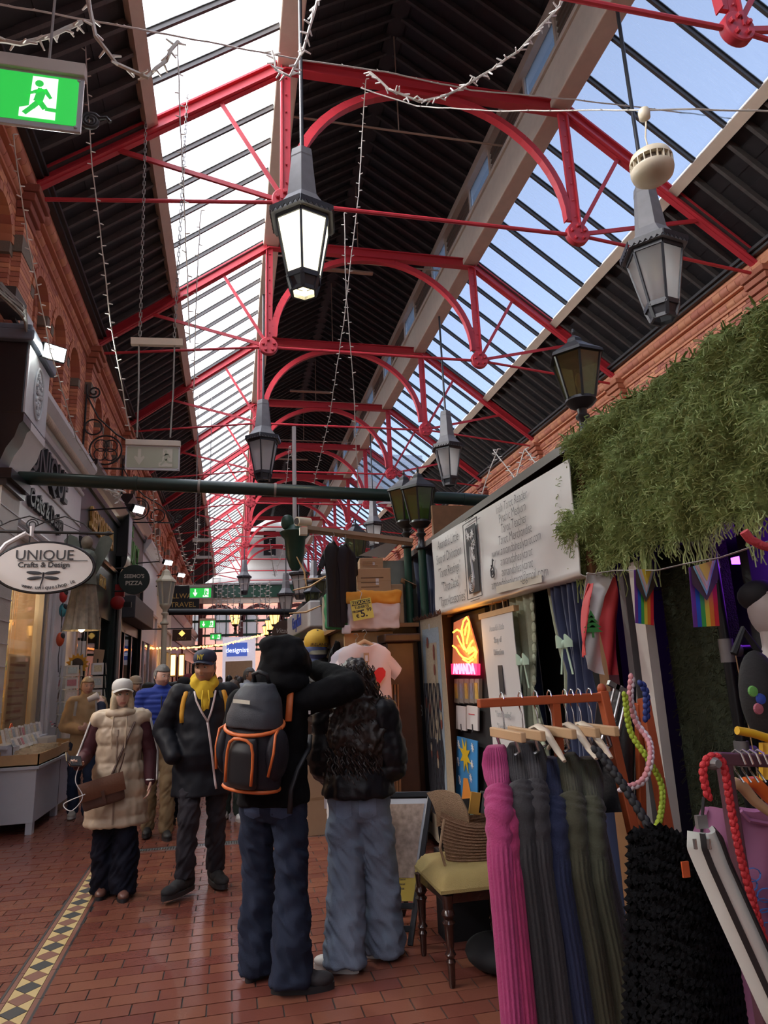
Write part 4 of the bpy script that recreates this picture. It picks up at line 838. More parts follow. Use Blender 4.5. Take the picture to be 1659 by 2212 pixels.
# ---- hanging oval sign on a bracket
YS = 8.3; o = IY(96, 1226, YS); sg = thing('hanging_sign', 'white oval craft shop sign with dragonfly hanging from a bracket', 'sign', o); m_sw = mat('sign_white', (.72, .70, .67), .45, var=.03)
el = lambda a, b, k, n=40: [(a*cos(2*pi*i/n)*k, b*sin(2*pi*i/n)*k) for i in range(n)]
A, B = .535, .29
MB().prism(el(A, B, .965), o+V((0, -.02, 0)), X_, Z_, -.04).build('panel', m_sw, sg); pnl = [c for c in sg.children][0]; MB().tube([o+V((p[0], 0, p[1])) for p in el(A, B, 1.)+[el(A, B, 1.)[0]]], .016, 8).build('rim', m_blkp, sg, smooth=50)
T = lambda s, sz, dx, dz, m, nm, **k: MB().text(s, sz, o+V((dx, -.026, dz)), X_, Z_, .004, **k).build(nm, m, pnl, kind='stuff')
T('UNIQUE', .165, 0, .135, m_char, 'large_lettering', sx=1.0); T('Crafts & Design', .085, 0, .026, m_char, 'small_lettering', bold=.001); MB().bx(o.x-.28, o.x+.46, o.y-.03, o.y-.026, o.z+.070, o.z+.076).build('underline', m_char, pnl)
n = MB(); uu = V((1, 0, .0)); ar_ = 'www.uniqueshop.ie'
for i, chh in enumerate(ar_):
    th = -2.02+i*.062*1.25; 
    p = o+V((A*.84*cos(th), -.026, B*.80*sin(th))); tg = V((-A*sin(th), 0, B*cos(th))).normalized(); n.text(chh, .065, p, tg, V((-tg.z, 0, tg.x)), .004)
n.build('web_lettering', m_char, pnl, kind='stuff')
n = MB().tube([o+V((.0, -.027, -.06)), o+V((-.005, -.027, -.14)), o+V((-.03, -.027, -.24))], [.012, .008, .004], 6)
for s in (-1, 1):
    for dz, L in ((-.075, .17), (-.112, .16)): n.ell(o+V((s*L*.56, -.027, dz+.012*(1 if dz > -.08 else -1))), (L*.5, .003, .02), 12, 6, Matrix.Rotation(s*(-.1 if dz > -.08 else .1), 3, 'Y'))
n.build('dragonfly', m_char, pnl, kind='stuff')
bz = o.z+.42
MB().tube([(XS+.0, YS, bz), (o.x+.62, YS, bz-.02)], .018, 8).build('arm', m_iron, sg); MB().lathe([(.0, .12), (.03, .04), (.018, 0)], 8, (o.x+.62, YS, bz-.02), Matrix.Rotation(pi/2, 3, 'Y')).build('arrow_tip', m_iron, sg)
for s in (-.18, .22): MB().tube([(o.x+s, YS, bz), (o.x+s, YS, o.z+.26)], .008, 6).build('hanger_link', m_iron, sg)
for a in (-.3, .08): MB().tube([V((o.x+a-.28, YS, bz+.02)), V((o.x+a-.1, YS, bz+.12)), V((o.x+a+.1, YS, bz+.18)), V((o.x+a+.3, YS, bz+.1)), V((o.x+a+.4, YS, bz))], .008, 6).build('scrollwork', m_iron, sg); MB().tube(spiral((o.x+a-.25, YS, bz+.08), .07, .02, 0, 3.6*pi, X_, Z_, 20), .008, 5).build('scrollwork', m_iron, sg)
MB().tube([(XS, YS, bz-.45), (-2.5, YS, bz-.15), (-2.3, YS, bz-.02), (-2.24, YS, bz-.06), (-2.24, YS, bz+.06)], .03, 8).build('white_wall_arm', m_white, sg)
# ---- metal angel lamp
Ya = 8.7; o = IY(176, 1362, Ya); an = thing('angel_lamp', 'rusty corrugated metal angel hanging beside the oval sign', 'ornament', o); m_pat = mat('patina_metal', (.23, .20, .15), .6, metal=.35, var=.6, scale=16); m_wing = mat('green_patina', (.14, .17, .14), .6, metal=.3, var=.35, scale=10)
n = MB(); N = 40; pr = [(.205, 0), (.185, .12), (.165, .28), (.14, .45), (.12, .56)]; vs = []
for r, z in pr:
    for j in range(N): a = 2*pi*j/N; k = r*(1+.05*(1 if j % 4 < 2 else -1)); vs.append(o+V((k*cos(a), k*sin(a)*.8, z)))
n.add(vs, [(i*N+j, i*N+(j+1) % N, (i+1)*N+(j+1) % N, (i+1)*N+j) for i in range(len(pr)-1) for j in range(N)]).build('corrugated_skirt', m_pat, an)
MB().lathe([(.14, .54), (.13, .62), (.11, .75), (.125, .88), (.09, .95), (.03, .98)], 16, o).build('body', m_wing, an, smooth=50); MB().ell(o+V((.0, 0, 1.06)), (.07, .07, .085), 14, 10).build('head', m_pat, an, smooth=1)
for s in (-1, 1): MB().prism([(0, 0), (s*.05, .1), (s*.2, .42), (s*.23, .54), (s*.17, .62), (s*.08, .58), (s*.01, .35)][::s], o+V((s*.05, .08, .56)), X_, Z_, -.012).build('wing', m_wing, an)
MB().tube([o+V((0, 0, 1.12)), V((o.x, o.y, 3.4)), V((o.x-.3, YS, 3.5))], .004, 4).build('wire', m_iron, an); MB().ell(o+V((0, 0, .03)), (.04, .04, .05), 10, 8).build('bulb', emi('warm_small_bulb', (1, .7, .35), 5), an, smooth=1)
# ---- wooden clogs on the white pier
for i, (px, py, c) in enumerate(((137, 1287, (.5, .03, .03)), (136, 1318, (.05, .28, .33)), (130, 1381, (.62, .09, .03)), (108, 1290, (.45, .06, .05)), (104, 1312, (.08, .3, .34)), (100, 1378, (.55, .10, .06)))):
    p = IX(px, py, XS+.10) if i < 3 else IX(px, py, XS-.2); q = thing('clog', ['red painted wooden clog fixed high on the white pier', 'blue wooden clog below the red one on the pier', 'orange red wooden clog lowest on the pier', 'red clog reflected side, behind the shop glass', 'blue clog hanging behind the shop glass', 'orange clog hanging behind the shop glass'][i], 'clog', p); m = mat('clog_paint_%d' % i, c, .35)
    MB().ell(p, (.06, .07, .11), 14, 10).build('shoe', m, q, smooth=1); MB().ell(p+V((.035, -.02, .05)), (.04, .045, .05), 12, 8).build('opening', m_dk, q, smooth=1)
    if i < 3: MB().tube([p-Z_*.1, p+V((.0, -.04, -.28)), p+V((0, .03, -.5))], .006, 5).build('string', m_iron, q)
# ---- counter with trays of cards
ct = thing('display_counter', 'white painted display counter outside the craft shop', 'counter', (-2.4, 10.1, 0)); m_wct = mat('white_counter', (.48, .50, .56), .5, var=.05)
MB().bx(-2.66, -2.16, 8.95, 11.35, .12, .70).build('body', m_wct, ct, bevel=.006); MB().bx(-2.68, -2.13, 8.92, 11.38, .70, .73).build('top', m_wct, ct)
for yy in (9.0, 10.1, 11.25):
    for xx in (-2.62, -2.2): MB().bx(xx-.035, xx+.035, yy-.05, yy+.05, 0, .12).build('foot', m_wct, ct)
for yy in (10.1, 10.75): MB().bx(-2.16, -2.157, yy, yy+.008, .14, .70).build('panel_joint', m_dk, ct)
tr = thing('wooden_tray', 'pale wooden tray packed with thin craft sticks on the counter', 'tray', (-2.4, 9.45, .73)); x0, x1, y0, y1 = -2.58, -2.15, 8.98, 10.05
MB().bx(x0, x1, y0, y1, .73, .745).bx(x0, x1, y0, y0+.015, .73, .86).bx(x0, x1, y1-.015, y1, .73, .9).bx(x0, x0+.015, y0, y1, .73, .9).bx(x1-.015, x1, y0, y1, .73, .86).build('box', m_wood, tr)
n = MB(); mstick = mat('cream_card_sticks', (.62, .52, .36), .7, var=.2, scale=30)
for k in range(420): n.box((random.uniform(x0+.05, x1-.05), random.uniform(y0+.05, y1-.05), random.uniform(.80, .90)), (random.uniform(.05, .12), .008, .02), Matrix.Rotation(random.uniform(-.6, .6), 3, 'Z') @ Matrix.Rotation(random.uniform(-.3, .3), 3, 'Y'))
n.build('sticks', mstick, tr, kind='stuff')
tag(MB().bx(-2.6, -2.17, 10.1, 11.3, .73, .75).bx(-2.19, -2.17, 10.1, 11.3, .73, .87).bx(-2.6, -2.17, 10.1, 10.12, .73, .87).bx(-2.6, -2.17, 10.7, 10.715, .73, .85).bx(-2.6, -2.17, 11.28, 11.3, .73, .87).build('wooden_tray', m_wood, loc=(-2.4, 10.7, .73)), 'long shallow wooden tray at the far end of the counter', 'tray')
pc = [(.65, .63, .58), (.5, .48, .42), (.62, .55, .35), (.35, .38, .4), (.66, .6, .55), (.3, .22, .2), (.5, .2, .22), (.45, .52, .5)]
def card(p, w, h, k, rx=0., rz=0., label='', group='', face=X_):
    c = pc[k % 8]; o = bpy.data.objects.new('greeting_card', None)
    R = Matrix.Rotation(rz, 3, 'Z') @ Matrix.Rotation(rx, 3, 'Y'); bpy.data.objects.remove(o)
    t = thing('greeting_card', label, 'card', p, 0, group, local=True); t.rotation_euler = R.to_euler()
    MB().box((0, 0, h/2), (.004, w, h)).build('sheet', mat('card_stock_%d' % (k % 3), [(.68, .66, .6), (.62, .58, .5), (.7, .69, .66)][k % 3], .6), t)
    MB().box((.003, 0, h*.55), (.002, w*.75, h*.6)).build('picture', mat('card_print_%d' % (k % 8), c, .6, var=.5, scale=40), t)
for k in range(13): card((-2.55+.0*k, 9.05+k*.135, .98+.01*(k % 2)), .115, .17, k, -.25, 0, '%s greeting card from the near end, upper row along the craft window' % nth(k), 'cards along the craft window')
tag(MB().bx(-2.68, -2.5, 8.95, 10.85, .93, .97).build('card_ledge', m_wct, loc=(-2.6, 9.9, .95)), 'narrow white ledge holding cards below the craft window', 'ledge')
for k in range(10): card((-2.46, 9.2+k*.12, .9), .115, .15, k+3, -.45, 0, '%s greeting card from the near end, lower row behind the stick tray' % nth(k), 'cards behind the stick tray')
for k in range(16): card((-2.42, 10.15+k*.032, .76), .17, .2, 5, .0, pi/2-.25, '%s dark record sleeve from the near end of the far tray' % nth(k), 'record sleeves in the far tray')
wb = thing('white_box', 'small open white box of cards at the near end of the counter', 'box', (-2.55, 9.12, .9)); MB().bx(-2.66, -2.44, 9.0, 9.25, .86, .87).bx(-2.66, -2.44, 9.0, 9.01, .87, .95).bx(-2.45, -2.44, 9.0, 9.25, .87, .95).bx(-2.66, -2.44, 9.24, 9.25, .87, .95).build('shell', m_wct, wb)
mg = thing('flower_pot', 'white handled pot of tiny red and purple flowers', 'flower pot', (-2.3, 11.05, .87)); MB().lathe([(.05, 0), (.075, .02), (.085, .12), (.08, .12), (.07, .03)], 16, (-2.3, 11.05, .87)).build('pot', m_white, mg, smooth=40); MB().tube([(-2.22, 11.05, .97), (-2.16, 11.05, .96), (-2.15, 11.05, .92), (-2.22, 11.05, .89)], .01, 6).build('handle', m_white, mg)
n = MB()
for k in range(60): n.ell((-2.3+random.gauss(0, .09), 11.05+random.gauss(0, .08), 1.04+abs(random.gauss(0, .05))), (.016, .016, .012), 6, 4, mi=k % 4)
n.build('blossoms', [mat('fl_red', (.5, .04, .05), .6), mat('fl_white', (.65, .6, .62), .6), mat('fl_dark', (.05, .04, .06), .6), mat('fl_pink', (.5, .2, .25), .6)], mg, kind='stuff')
# watermelon card
p = IX(22, 1582, -2.62); wm = thing('fruit_card', 'orange and yellow fruit slice shaped card by the window', 'card', p); MB().prism([(-.09*cos(a*.2618), .19*sin(a*.2618)-.08) for a in range(13)][::-1], p, Y_, Z_, .01).build('flesh', mat('fruit_red', (.75, .15, .05), .5, var=.3, scale=30), wm); MB().prism([(-.1, -.1), (.1, -.1), (.09, -.07), (-.09, -.07)], p+X_*.001, Y_, Z_, .012).build('rind', mat('fruit_yellow', (.55, .5, .05), .5), wm)
# ---- spinner racks of cards
def spinner(p, label, rows, cols, w, h, metal, group, clabel, rot=0., facew=.16):
    t = thing('card_rack', label, 'card rack', p); p = V(p)
    MB().tube([p, p+Z_*(rows*h+.45)], .012, 8).build('pole', metal, t); MB().lathe([(.22, 0), (.22, .015), (.02, .03)], 16, p).build('base', metal, t)
    for c in range(cols):
        a = rot+2*pi*c/cols; d = V((sin(a), -cos(a), 0)); s = V((cos(a), sin(a), 0))
        for r in range(rows):
            z = .40+r*h; q = p+d*w+Z_*z
            MB().tube([q-s*facew/2+d*.03, q+s*facew/2+d*.03, q+s*facew/2, q-s*facew/2, q-s*facew/2+d*.03], .003, 4).build('pocket_wire', metal, t)
            k = random.randint(0, 7); ct_ = thing('greeting_card', '%s, %s row from the bottom on its %s side' % (clabel, nth(r), ['lane', 'far', 'wall', 'near'][c % 4]), 'card', q+d*.012, a-pi/2, group, local=True); ct_.rotation_euler = (0, 0, a-pi/2)
            MB().box((0, 0, h*.45), (.005, facew*.92, h*.9), Matrix.Rotation(-.08, 3, 'Y')).build('sheet', mat('card_stock_%d' % (k % 3), (.66, .63, .55), .6), ct_); MB().box((.006, 0, h*.48), (.003, facew*.66, h*.5), Matrix.Rotation(-.08, 3, 'Y')).build('picture', mat('card_print_%d' % k, pc[k], .6, var=.5, scale=40), ct_)
p0 = V((-2.28, 10.95, 0)); spinner((IY(150, 1500, 11.75).x, 11.75, .24), 'tall white spinner rack full of greeting cards', 7, 4, .14, .187, m_crm, 'cards on the white spinner rack', 'card on the white spinner rack', rot=.35, facew=.2)
spinner((IY(207, 1500, 13.2).x, 13.2, .47), 'black wire spinner rack with pale cards before the pizza shop', 5, 4, .13, .23, m_iron, 'cards on the black wire rack', 'pale card on the black wire rack', rot=.25, facew=.2)
p = IY(213, 1420, 13.25); tag(MB().box(p, (.17, .01, .28), Matrix.Rotation(.1, 3, 'Y')).build('kraft_sign', m_card, loc=p), 'brown kraft card sign on top of the black wire rack', 'sign')
# sunflower
p = IY(167, 1435, 12.6); sf = thing('sunflower', 'large yellow artificial sunflower behind the white card rack', 'flower', p); my = mat('sunflower_yellow', (.68, .36, .03), .5, var=.2); md = mat('sunflower_heart', (.05, .03, .02), .7, bump=.5)
for ring, r, nn in ((0, .19, 14), (1, .15, 12)):
    for k in range(nn): a = 2*pi*k/nn+ring*.2; MB().prism([(-.028, .05), (.028, .05), (.036, r*.65), (0, r), (-.036, r*.65)], p+V((0, -.02*ring, 0)), V((cos(a), 0, sin(a))), V((-sin(a), 0, cos(a))), .006).build('petal', my, sf)
MB().lathe([(.10, 0), (.10, .03), (.06, .05), (.01, .055)], 20, p, Matrix.Rotation(pi/2, 3, 'X')).build('seed_head', md, sf, smooth=40); MB().tube([p, V((p.x, p.y, .1))], .01, 6).build('stem', mat('stem_green', (.05, .12, .03), .6), sf)
for i, (px, c) in enumerate(((172, (.55, .54, .5)), (180, (.6, .62, .64)))):
    p = IY(px, 1405, 12.9); tag(MB().box(p, (.07, .02, .32)).tube([p+Z_*.16, p+Z_*.32], .004, 4).build('hanging_card', mat('hang_card_%d' % i, c, .6), loc=p), ['left narrow pale card hanging over the sunflower', 'right narrow pale card hanging over the sunflower'][i], 'card')
# ---- round pizza sign, fire bell
o = IY(290, 1252, 16.2); rs = thing('round_sign', 'round dark green pizza sign with cream lettering on the post', 'sign', o); RX = Matrix.Rotation(pi/2, 3, 'X')
MB().lathe([(.33, -.03), (.34, -.02), (.34, .02), (.33, .03)], 32, o, RX).build('disc', m_dgreen, rs); dsc = rs.children[0]; ml_ = mat('cream_letters', (.62, .58, .48), .5)
MB().text("SEEMO'S", .118, o+V((0, -.04, .07)), X_, Z_, .006, bold=.003).build('upper_lettering', ml_, dsc, kind='stuff'); MB().text('PIZZA', .135, o+V((0, -.04, -.09)), X_, Z_, .006, bold=.003).build('lower_lettering', ml_, dsc, kind='stuff')
for dz in (.26, -.26): MB().tube([o+V((0, .0, dz)), o+V((-.42, 0, dz))], .02, 6).build('bracket', m_iron, rs)
o = IY(254, 1302, 16.5); fb_ = thing('fire_bell', 'red fire alarm bell and box on the black post', 'alarm', o); mrd = mat('alarm_red', (.42, .02, .02), .4)
MB().lathe([(.16, 0), (.15, .06), (.09, .1), (.02, .11)], 18, o, RX).build('bell', mrd, fb_, smooth=50); MB().box(o+V((.03, .05, .28)), (.2, .12, .28)).build('call_box', mrd, fb_); MB().box(o+V((.22, .0, -.05)), (.16, .1, .12)).build('camera', m_blkp, fb_)
# ---- travel sign, gold diamond sign
o = IY(396, 1295, 26); t = thing('travel_sign', 'black travel agency sign with gold lettering', 'sign', o); MB().box(o, (1.15, .06, .95)).build('board', m_blkp, t); MB().text('ALLWAYS', .26, o+V((0, -.035, .12)), X_, Z_, .01).build('upper_lettering', m_gold, t, kind='stuff'); MB().text('TRAVEL', .26, o+V((0, -.035, -.2)), X_, Z_, .01).build('lower_lettering', m_gold, t, kind='stuff'); MB().tube([V((-2.7, o.y, o.z+.5)), o+V((.7, 0, .5))], .03, 6).build('arm', m_iron, t)
o = IY(393, 1372, 22); t = thing('jeweller_sign', 'small brown sign with gold diamond emblem', 'sign', o); MB().box(o, (.56, .05, .34)).build('board', mat('brown_enamel', (.10, .045, .02), .5), t); MB().prism([(0, -.1), (.1, 0), (0, .1), (-.1, 0)], o+V((0, -.03, .05)), X_, Z_, .004).build('diamond', mat('gold_emblem', (.8, .5, .12), .4, emit=(1, .6, .15), estr=.4), t); MB().text('DOYLE', .085, o+V((0, -.03, -.11)), X_, Z_, .006).build('lettering', m_gold, t, kind='stuff'); MB().tube([V((-2.7, o.y, o.z+.2)), o+V((.3, 0, .2))], .02, 6).build('arm', m_iron, t)
for i, (px, c) in enumerate(((374, 1), (392, 2))):
    p = IY(px, 1437, 19); t = thing('wall_showcase', ['left narrow glowing wall showcase with gold frame', 'right narrow glowing wall showcase with gold frame'][i], 'showcase', p); MB().box(p, (.16, .06, .6)).build('frame', m_gold, t); MB().box(p+V((0, -.035, 0)), (.11, .01, .52)).build('lit_panel', emi('showcase_glow', (1, .62, .25), .9), t)
# ================================================================== RIGHT STALLS
XF = 1.90
m_vinyl = mat('white_vinyl', (.66, .645, .63), .42, var=.03); m_ink = mat('grey_ink', (.07, .07, .075), .6); m_navy = mat('navy_velvet', (.018, .030, .085), .75, var=.35, scale=6, sheen=.4); m_sage = mat('sage_lace', (.38, .42, .30), .8, var=.15, scale=30, bump=.3); m_mint = mat('mint_ribbon', (.38, .52, .40), .6)
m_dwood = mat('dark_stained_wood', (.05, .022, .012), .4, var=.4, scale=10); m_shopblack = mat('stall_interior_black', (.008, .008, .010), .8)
Lx = V((0, -1, 0))     # reading direction on faces that look toward -X
# ---- tarot stall shell
ts = thing('tarot_stall', 'dark timber tarot stall with curtains under a white banner', 'market stall', (2.6, 4.8, 0))
MB().bx(2.25, 2.3, 3.5, 7.6, 0, 2.9).build('back_panel', m_shopblack, ts); MB().bx(2.0, 2.06, 3.42, 3.52, 0, 2.9).build('post', m_oak, ts); MB().bx(1.96, 2.06, 6.22, 6.32, 0, 2.9).build('post', m_dwood, ts); MB().bx(1.95, 5.0, 3.4, 8.2, 2.86, 2.92).build('roof_board', m_dwood, ts); MB().bx(4.0, 4.05, 3.4, 8, 0, 2.9).build('rear_panel', m_shopblack, ts); MB().bx(2.1, 4, 3.45, 3.5, 0, 2.9).build('side_panel', m_shopblack, ts); MB().bx(2.0, 2.25, 3.5, 6.25, 2.2, 2.8).build('head_board', m_oak, ts)
MB().bx(1.98, 5.0, 6.4, 6.45, 2.92, 3.25).build('upper_hoarding', m_oak, ts); MB().bx(2.42, 6.0, 7.6, 7.66, 3.0, 3.5).build('zinc_panel', mat('weathered_zinc', (.30, .34, .33), .6, var=.2), ts)
# ---- banner
bn = thing('banner', 'white vinyl tarot shop banner with handwritten style lettering', 'banner', (XF, 4.8, 2.45)); bf, bnr = (6.22, 2.14, 2.85), (3.42, 2.10, 2.77)
def bpt(u, v, out=0.):          # u 0 far .. 1 near, v 0 bottom .. 1 top
    y = bf[0]+(bnr[0]-bf[0])*u; z0 = bf[1]+(bnr[1]-bf[1])*u; z1 = bf[2]+(bnr[2]-bf[2])*u
    w = .012*sin(u*9+v*4)*v*(1-v)*3+.010*sin(u*23-v*6)*(1-v)+.006*noise.noise(V((u*6, v*2, 3)))
    return V((XF+w-out, y, z0+(z1-z0)*v))
def bfn(u, v):
    if v < .2: a = (v/.2); return bpt(u, 0)+V((.16*(1-a)**1.5, 0, -.03*sin(pi*a)*.6))
    return bpt(u, (v-.2)/.8)
vs_ = MB().sheet(bfn, 60, 30, .006).build('vinyl_sheet', m_vinyl, bn, smooth=60)
MB().bx(1.96, 2.1, 3.40, 3.46, 2.08, 2.80).bx(2.0, 2.1, 3.4, 6.25, 2.72, 2.8).bx(2.0, 2.1, 3.4, 6.25, 2.12, 2.18).bx(2.0, 2.1, 6.18, 6.24, 2.1, 2.84).build('timber_frame', m_oak, bn)
def btext(lines, cu, v0, dv, sz, nm):
    n = MB()
    for i, s in enumerate(lines):
        p = bpt(cu, v0-i*dv); p.x = 0; n.text(s, sz, p, V((0, -1, -.03)), Z_, .0001, shear=.12, sx=.78, bold=-.0015)
    def fit(p): u = (bf[0]-p[1])/(bf[0]-bnr[0]); z0 = bf[1]+(bnr[1]-bf[1])*u; z1 = bf[2]+(bnr[2]-bf[2])*u; return tuple(bpt(u, (p[2]-z0)/(z1-z0), .011))
    n.v = [fit(p) for p in n.v]
    n.build(nm, m_ink, vs_, kind='stuff')
btext(["Amanda's Little", 'Shop of Divination', '"Tarot Readings"', '"Tarot Decks"', '"Tarot Accessories"'], .185, .86, .185, .125, 'left_lettering')
btext(['Irish Tarot Reader', 'Pyschic Medium', 'Tarot Teacher', 'Tarot Merchandise', 'www.amandahealytarot.com', 'amandahealytarot', 'amandahealytarot', 'amandahealytarot@gmail.com'], .70, .90, .112, .095, 'right_lettering')
c = bpt(.405, .5, .012); m_dkpr = mat('black_print', (.04, .04, .045), .6, var=.4, scale=30); m_wpr = mat('white_print', (.6, .6, .6), .6)
MB().box(c+V((.0, 0, 0)), (.004, .24, .54)).build('picture_panel', m_dkpr, bn)
n = MB()
for a, b, w, h in ((0, .31, .33, .006), (0, -.31, .33, .006), (.165, 0, .006, .62), (-.165, 0, .006, .62), (0, .33, .2, .004), (0, -.33, .2, .004)): n.box(c+V((-.002, a, b)), (.004, w, h))
n.build('picture_border', m_ink, bn, kind='stuff'); n = MB()
for k in range(9): 
    r = random.uniform(.018, .05); p = c+V((-.004, random.uniform(-.09, .09), random.uniform(-.02, .24))); n.prism([(r*(1 if q % 2 else .4)*cos(q*.3927), r*(1 if q % 2 else .4)*sin(q*.3927)) for q in range(16)], p, Lx, Z_, .003)
for k in range(5): n.tube([c+V((-.004, .04+.03*(k+1)*.45*cos(q*.5), -.19+.03*(k+1)*.45*sin(q*.5))) for q in range(14)], .003, 4)
n.tube([c+V((-.004, .0, .1)), c+V((-.004, .01, -.0)), c+V((-.004, -.02, -.16))], .012, 5); n.build('picture_stars', m_wpr, [c for c in bn.children if c.name.startswith('picture_panel')][0], kind='stuff')
MB().box(bpt(.70, .06, .012), (.003, .75, .05), Matrix.Rotation(.03, 3, 'X')).build('tape_patch', mat('yellowed_tape', (.58, .53, .44), .5), bn)
n = MB(); p = bpt(.555, .26, .012); n.tube([p+V((0, .03*cx, .035*cz)) for cx, cz in ((-1, -.6), (-1, .6), (-.6, 1), (.6, 1), (1, .6), (1, -.6), (.6, -1), (-.6, -1), (-1, -.6))], .005, 5); n.tube([p+V((0, .014*cos(q*.7), .016*sin(q*.7))) for q in range(10)], .004, 4); p = bpt(.555, .36, .012); n.tube([p+V((0, -.01, .03)), p+V((0, -.0, -.02)), p+V((0, .015, -.03)), p+V((0, .02, -.01))], .005, 5); n.tube([p+V((0, -.01, .03)), p+V((0, -.025, .015))], .005, 5); n.build('social_icons', m_ink, bn, kind='stuff')
# ---- curtains
def curtain(name, label, y0, y1, z0, z1, x, m, folds, amp=.03, cat='curtain', tie=None, group=None, pinch=.35, lean=0.):
    t = thing(name, label, cat, (x, (y0+y1)/2, z0), group=group)
    def fn(u, v):
        z = z0+(z1-z0)*v; yc = (y0+y1)/2; w = (y1-y0); k = 1.
        if tie: d = abs(z-tie); k = 1-pinch*exp(-(d/.25)**2)*1.0-(pinch*.4 if z < tie else 0)
        y = yc+(u-.5)*w*k+lean*(z-z1)*(-1)
        return V((x+amp*k*sin(u*folds*2*pi+sin(v*3)*.6)+.012*sin(u*17+v*5), y, z))
    MB().sheet(fn, int(folds*10)+4, 26, .004).build('cloth', m, t, smooth=70); return t
curtain('navy_curtain', 'navy velvet curtain at the far end of the tarot banner', 6.36, 7.7, 1.9, 2.92, 2.06, m_navy, 8, .04)
curtain('navy_curtain', 'navy curtain strip behind the hanging paper scroll', 4.55, 5.45, .05, 2.2, 2.12, m_navy, 7, .035)
def lace(name, label, y0, y1, z0, z1, x, tie, lean):
    t = curtain(name, label, y0, y1, z0, z1, x, m_sage, 3, .03, tie=tie, pinch=.45, lean=lean)
    n = MB(); 
    for s in range(26):
        z = z0+(z1-z0)*s/25; d = abs(z-tie); k = 1-.45*exp(-(d/.25)**2)-(.18 if z < tie else 0); y = (y0+y1)/2-.5*(y1-y0)*k-lean*(z-z1); n.ell((x-.012, y, z), (.012, .03, .035), 8, 5)
    n.build('scalloped_lace', m_sage, t, kind='stuff'); return t
def bow(p, label):
    t = thing('ribbon_bow', label, 'ribbon', p, group='mint ribbon ties'); p = V(p)
    for s in (-1, 1):
        MB().sheet(lambda u, v: p+V((-.02-.02*sin(u*pi), s*.10*u, .035*(v-.5)*(1+1.2*sin(u*pi))+.02*sin(u*pi))), 8, 3, .003).build('loop', m_mint, t, smooth=60)
        MB().sheet(lambda u, v: p+V((-.02, s*(.02+.05*u)+.02*(v-.5), -.17*u)), 8, 2, .003).build('tail', m_mint, t, smooth=60)
    MB().ell(p+V((-.02, 0, 0)), (.02, .022, .028), 10, 8).build('knot', m_mint, t, smooth=1)
lace('lace_curtain', 'sage green lace curtain left of the dark stall opening', 4.32, 4.72, .4, 2.15, 2.02, 1.48, -.02)
bow(IX(1135, 1430, 1.96), 'mint ribbon bow tying the left lace curtain')
lace('lace_curtain', 'sage lace curtain edge right of the dark opening', 3.86, 4.12, .6, 2.15, 2.04, 1.62, -.10)
t = curtain('navy_curtain', 'navy velvet curtain tied back beside the red and white flag', 3.50, 3.98, .05, 2.12, 2.0, m_navy, 6, .035, tie=1.6, pinch=.3)
bow(IX(1226, 1392, 1.93), 'mint ribbon bow tying the right navy curtain')
# ---- paper scroll
sc = thing('paper_scroll', 'long white paper scroll hanging from a pale wooden batten', 'scroll', (1.93, 4.8, 2.0)); m_paper = mat('white_paper', (.58, .56, .55), .7, var=.03)
MB().sheet(lambda u, v: V((1.93+.012*sin(v*5), 4.45+.62*u, .75+1.24*v)), 6, 20, .004).build('sheet', m_paper, sc, smooth=60); MB().bx(1.91, 1.95, 4.41, 5.11, 1.99, 2.03).build('batten', m_wood, sc)
for s in (-.12, .12): MB().tube([(1.93, 4.76+s, 2.03), (1.95, 4.76+s*.4, 2.28)], .003, 4).build('cord', m_wood, sc)
m_fnt = mat('faint_grey_ink', (.40, .40, .40), .7); n = MB()
for i, s in enumerate(["Amanda's Little", 'Shop of', 'Divination', '', '', '', 'We sell', '"Tarot Reading"', '"Tarot Decks"', '', '"Tarot Supplies"', '"Accessories"']):
    if s: n.text(s, .062, (1.914, 4.76, 1.90-i*.088), Lx, Z_, .002, sx=.75)
n.build('lettering', m_fnt, sc, kind='stuff'); MB().box((1.918, 4.76, 1.53), (.004, .08, .2)).build('small_picture', m_dkpr, sc)
# ---- neon sign
ne = thing('neon_sign', 'orange yellow neon of two hands above a red glowing name plate', 'neon sign', IX(1003, 1400, 1.97)); m_neo = emi('neon_orange', (1., .36, .02), 2.6); m_neb = mat('neon_backing', (.16, .07, .05), .3, var=.1, emit=(.5, .12, .05), estr=.25); m_ner = mat('neon_red_plate', (.5, .01, .05), .4, var=.1, emit=(1., .02, .09), estr=.6)
q0 = [IX(*p, 1.985) for p in ((980, 1345), (1010, 1330), (1031, 1405), (1031, 1436), (977, 1436))]; MB().add(q0+[p+V((.012, 0, 0)) for p in q0], [(0, 1, 2, 3, 4), (9, 8, 7, 6, 5)]+[(i, i+5, (i+1) % 5+5, (i+1) % 5) for i in range(5)]).build('backing', m_neb, ne)
def nt_(pts): MB().tube([IX(x, y, 1.955) for x, y in pts], .0075, 6).build('tube', m_neo, ne, smooth=60)
nt_([(979, 1366), (987, 1360), (995, 1364), (1000, 1378), (1002, 1395), (1008, 1408), (1015, 1398)]); nt_([(1000, 1380), (997, 1360), (1001, 1342), (1008, 1333), (1013, 1342), (1014, 1360), (1010, 1378), (1008, 1390)]); nt_([(1004, 1372), (1006, 1356), (1010, 1346)]); nt_([(988, 1374), (994, 1388), (1002, 1402), (1008, 1405), (1018, 1388), (1021, 1384)]); nt_([(978, 1395), (985, 1400), (992, 1412), (1000, 1420), (1012, 1424), (1022, 1416), (1028, 1408), (1024, 1404), (1012, 1412)]); nt_([(1000, 1424), (1012, 1431), (1022, 1424)]); nt_([(1012, 1408), (1022, 1398), (1030, 1408), (1026, 1420)])
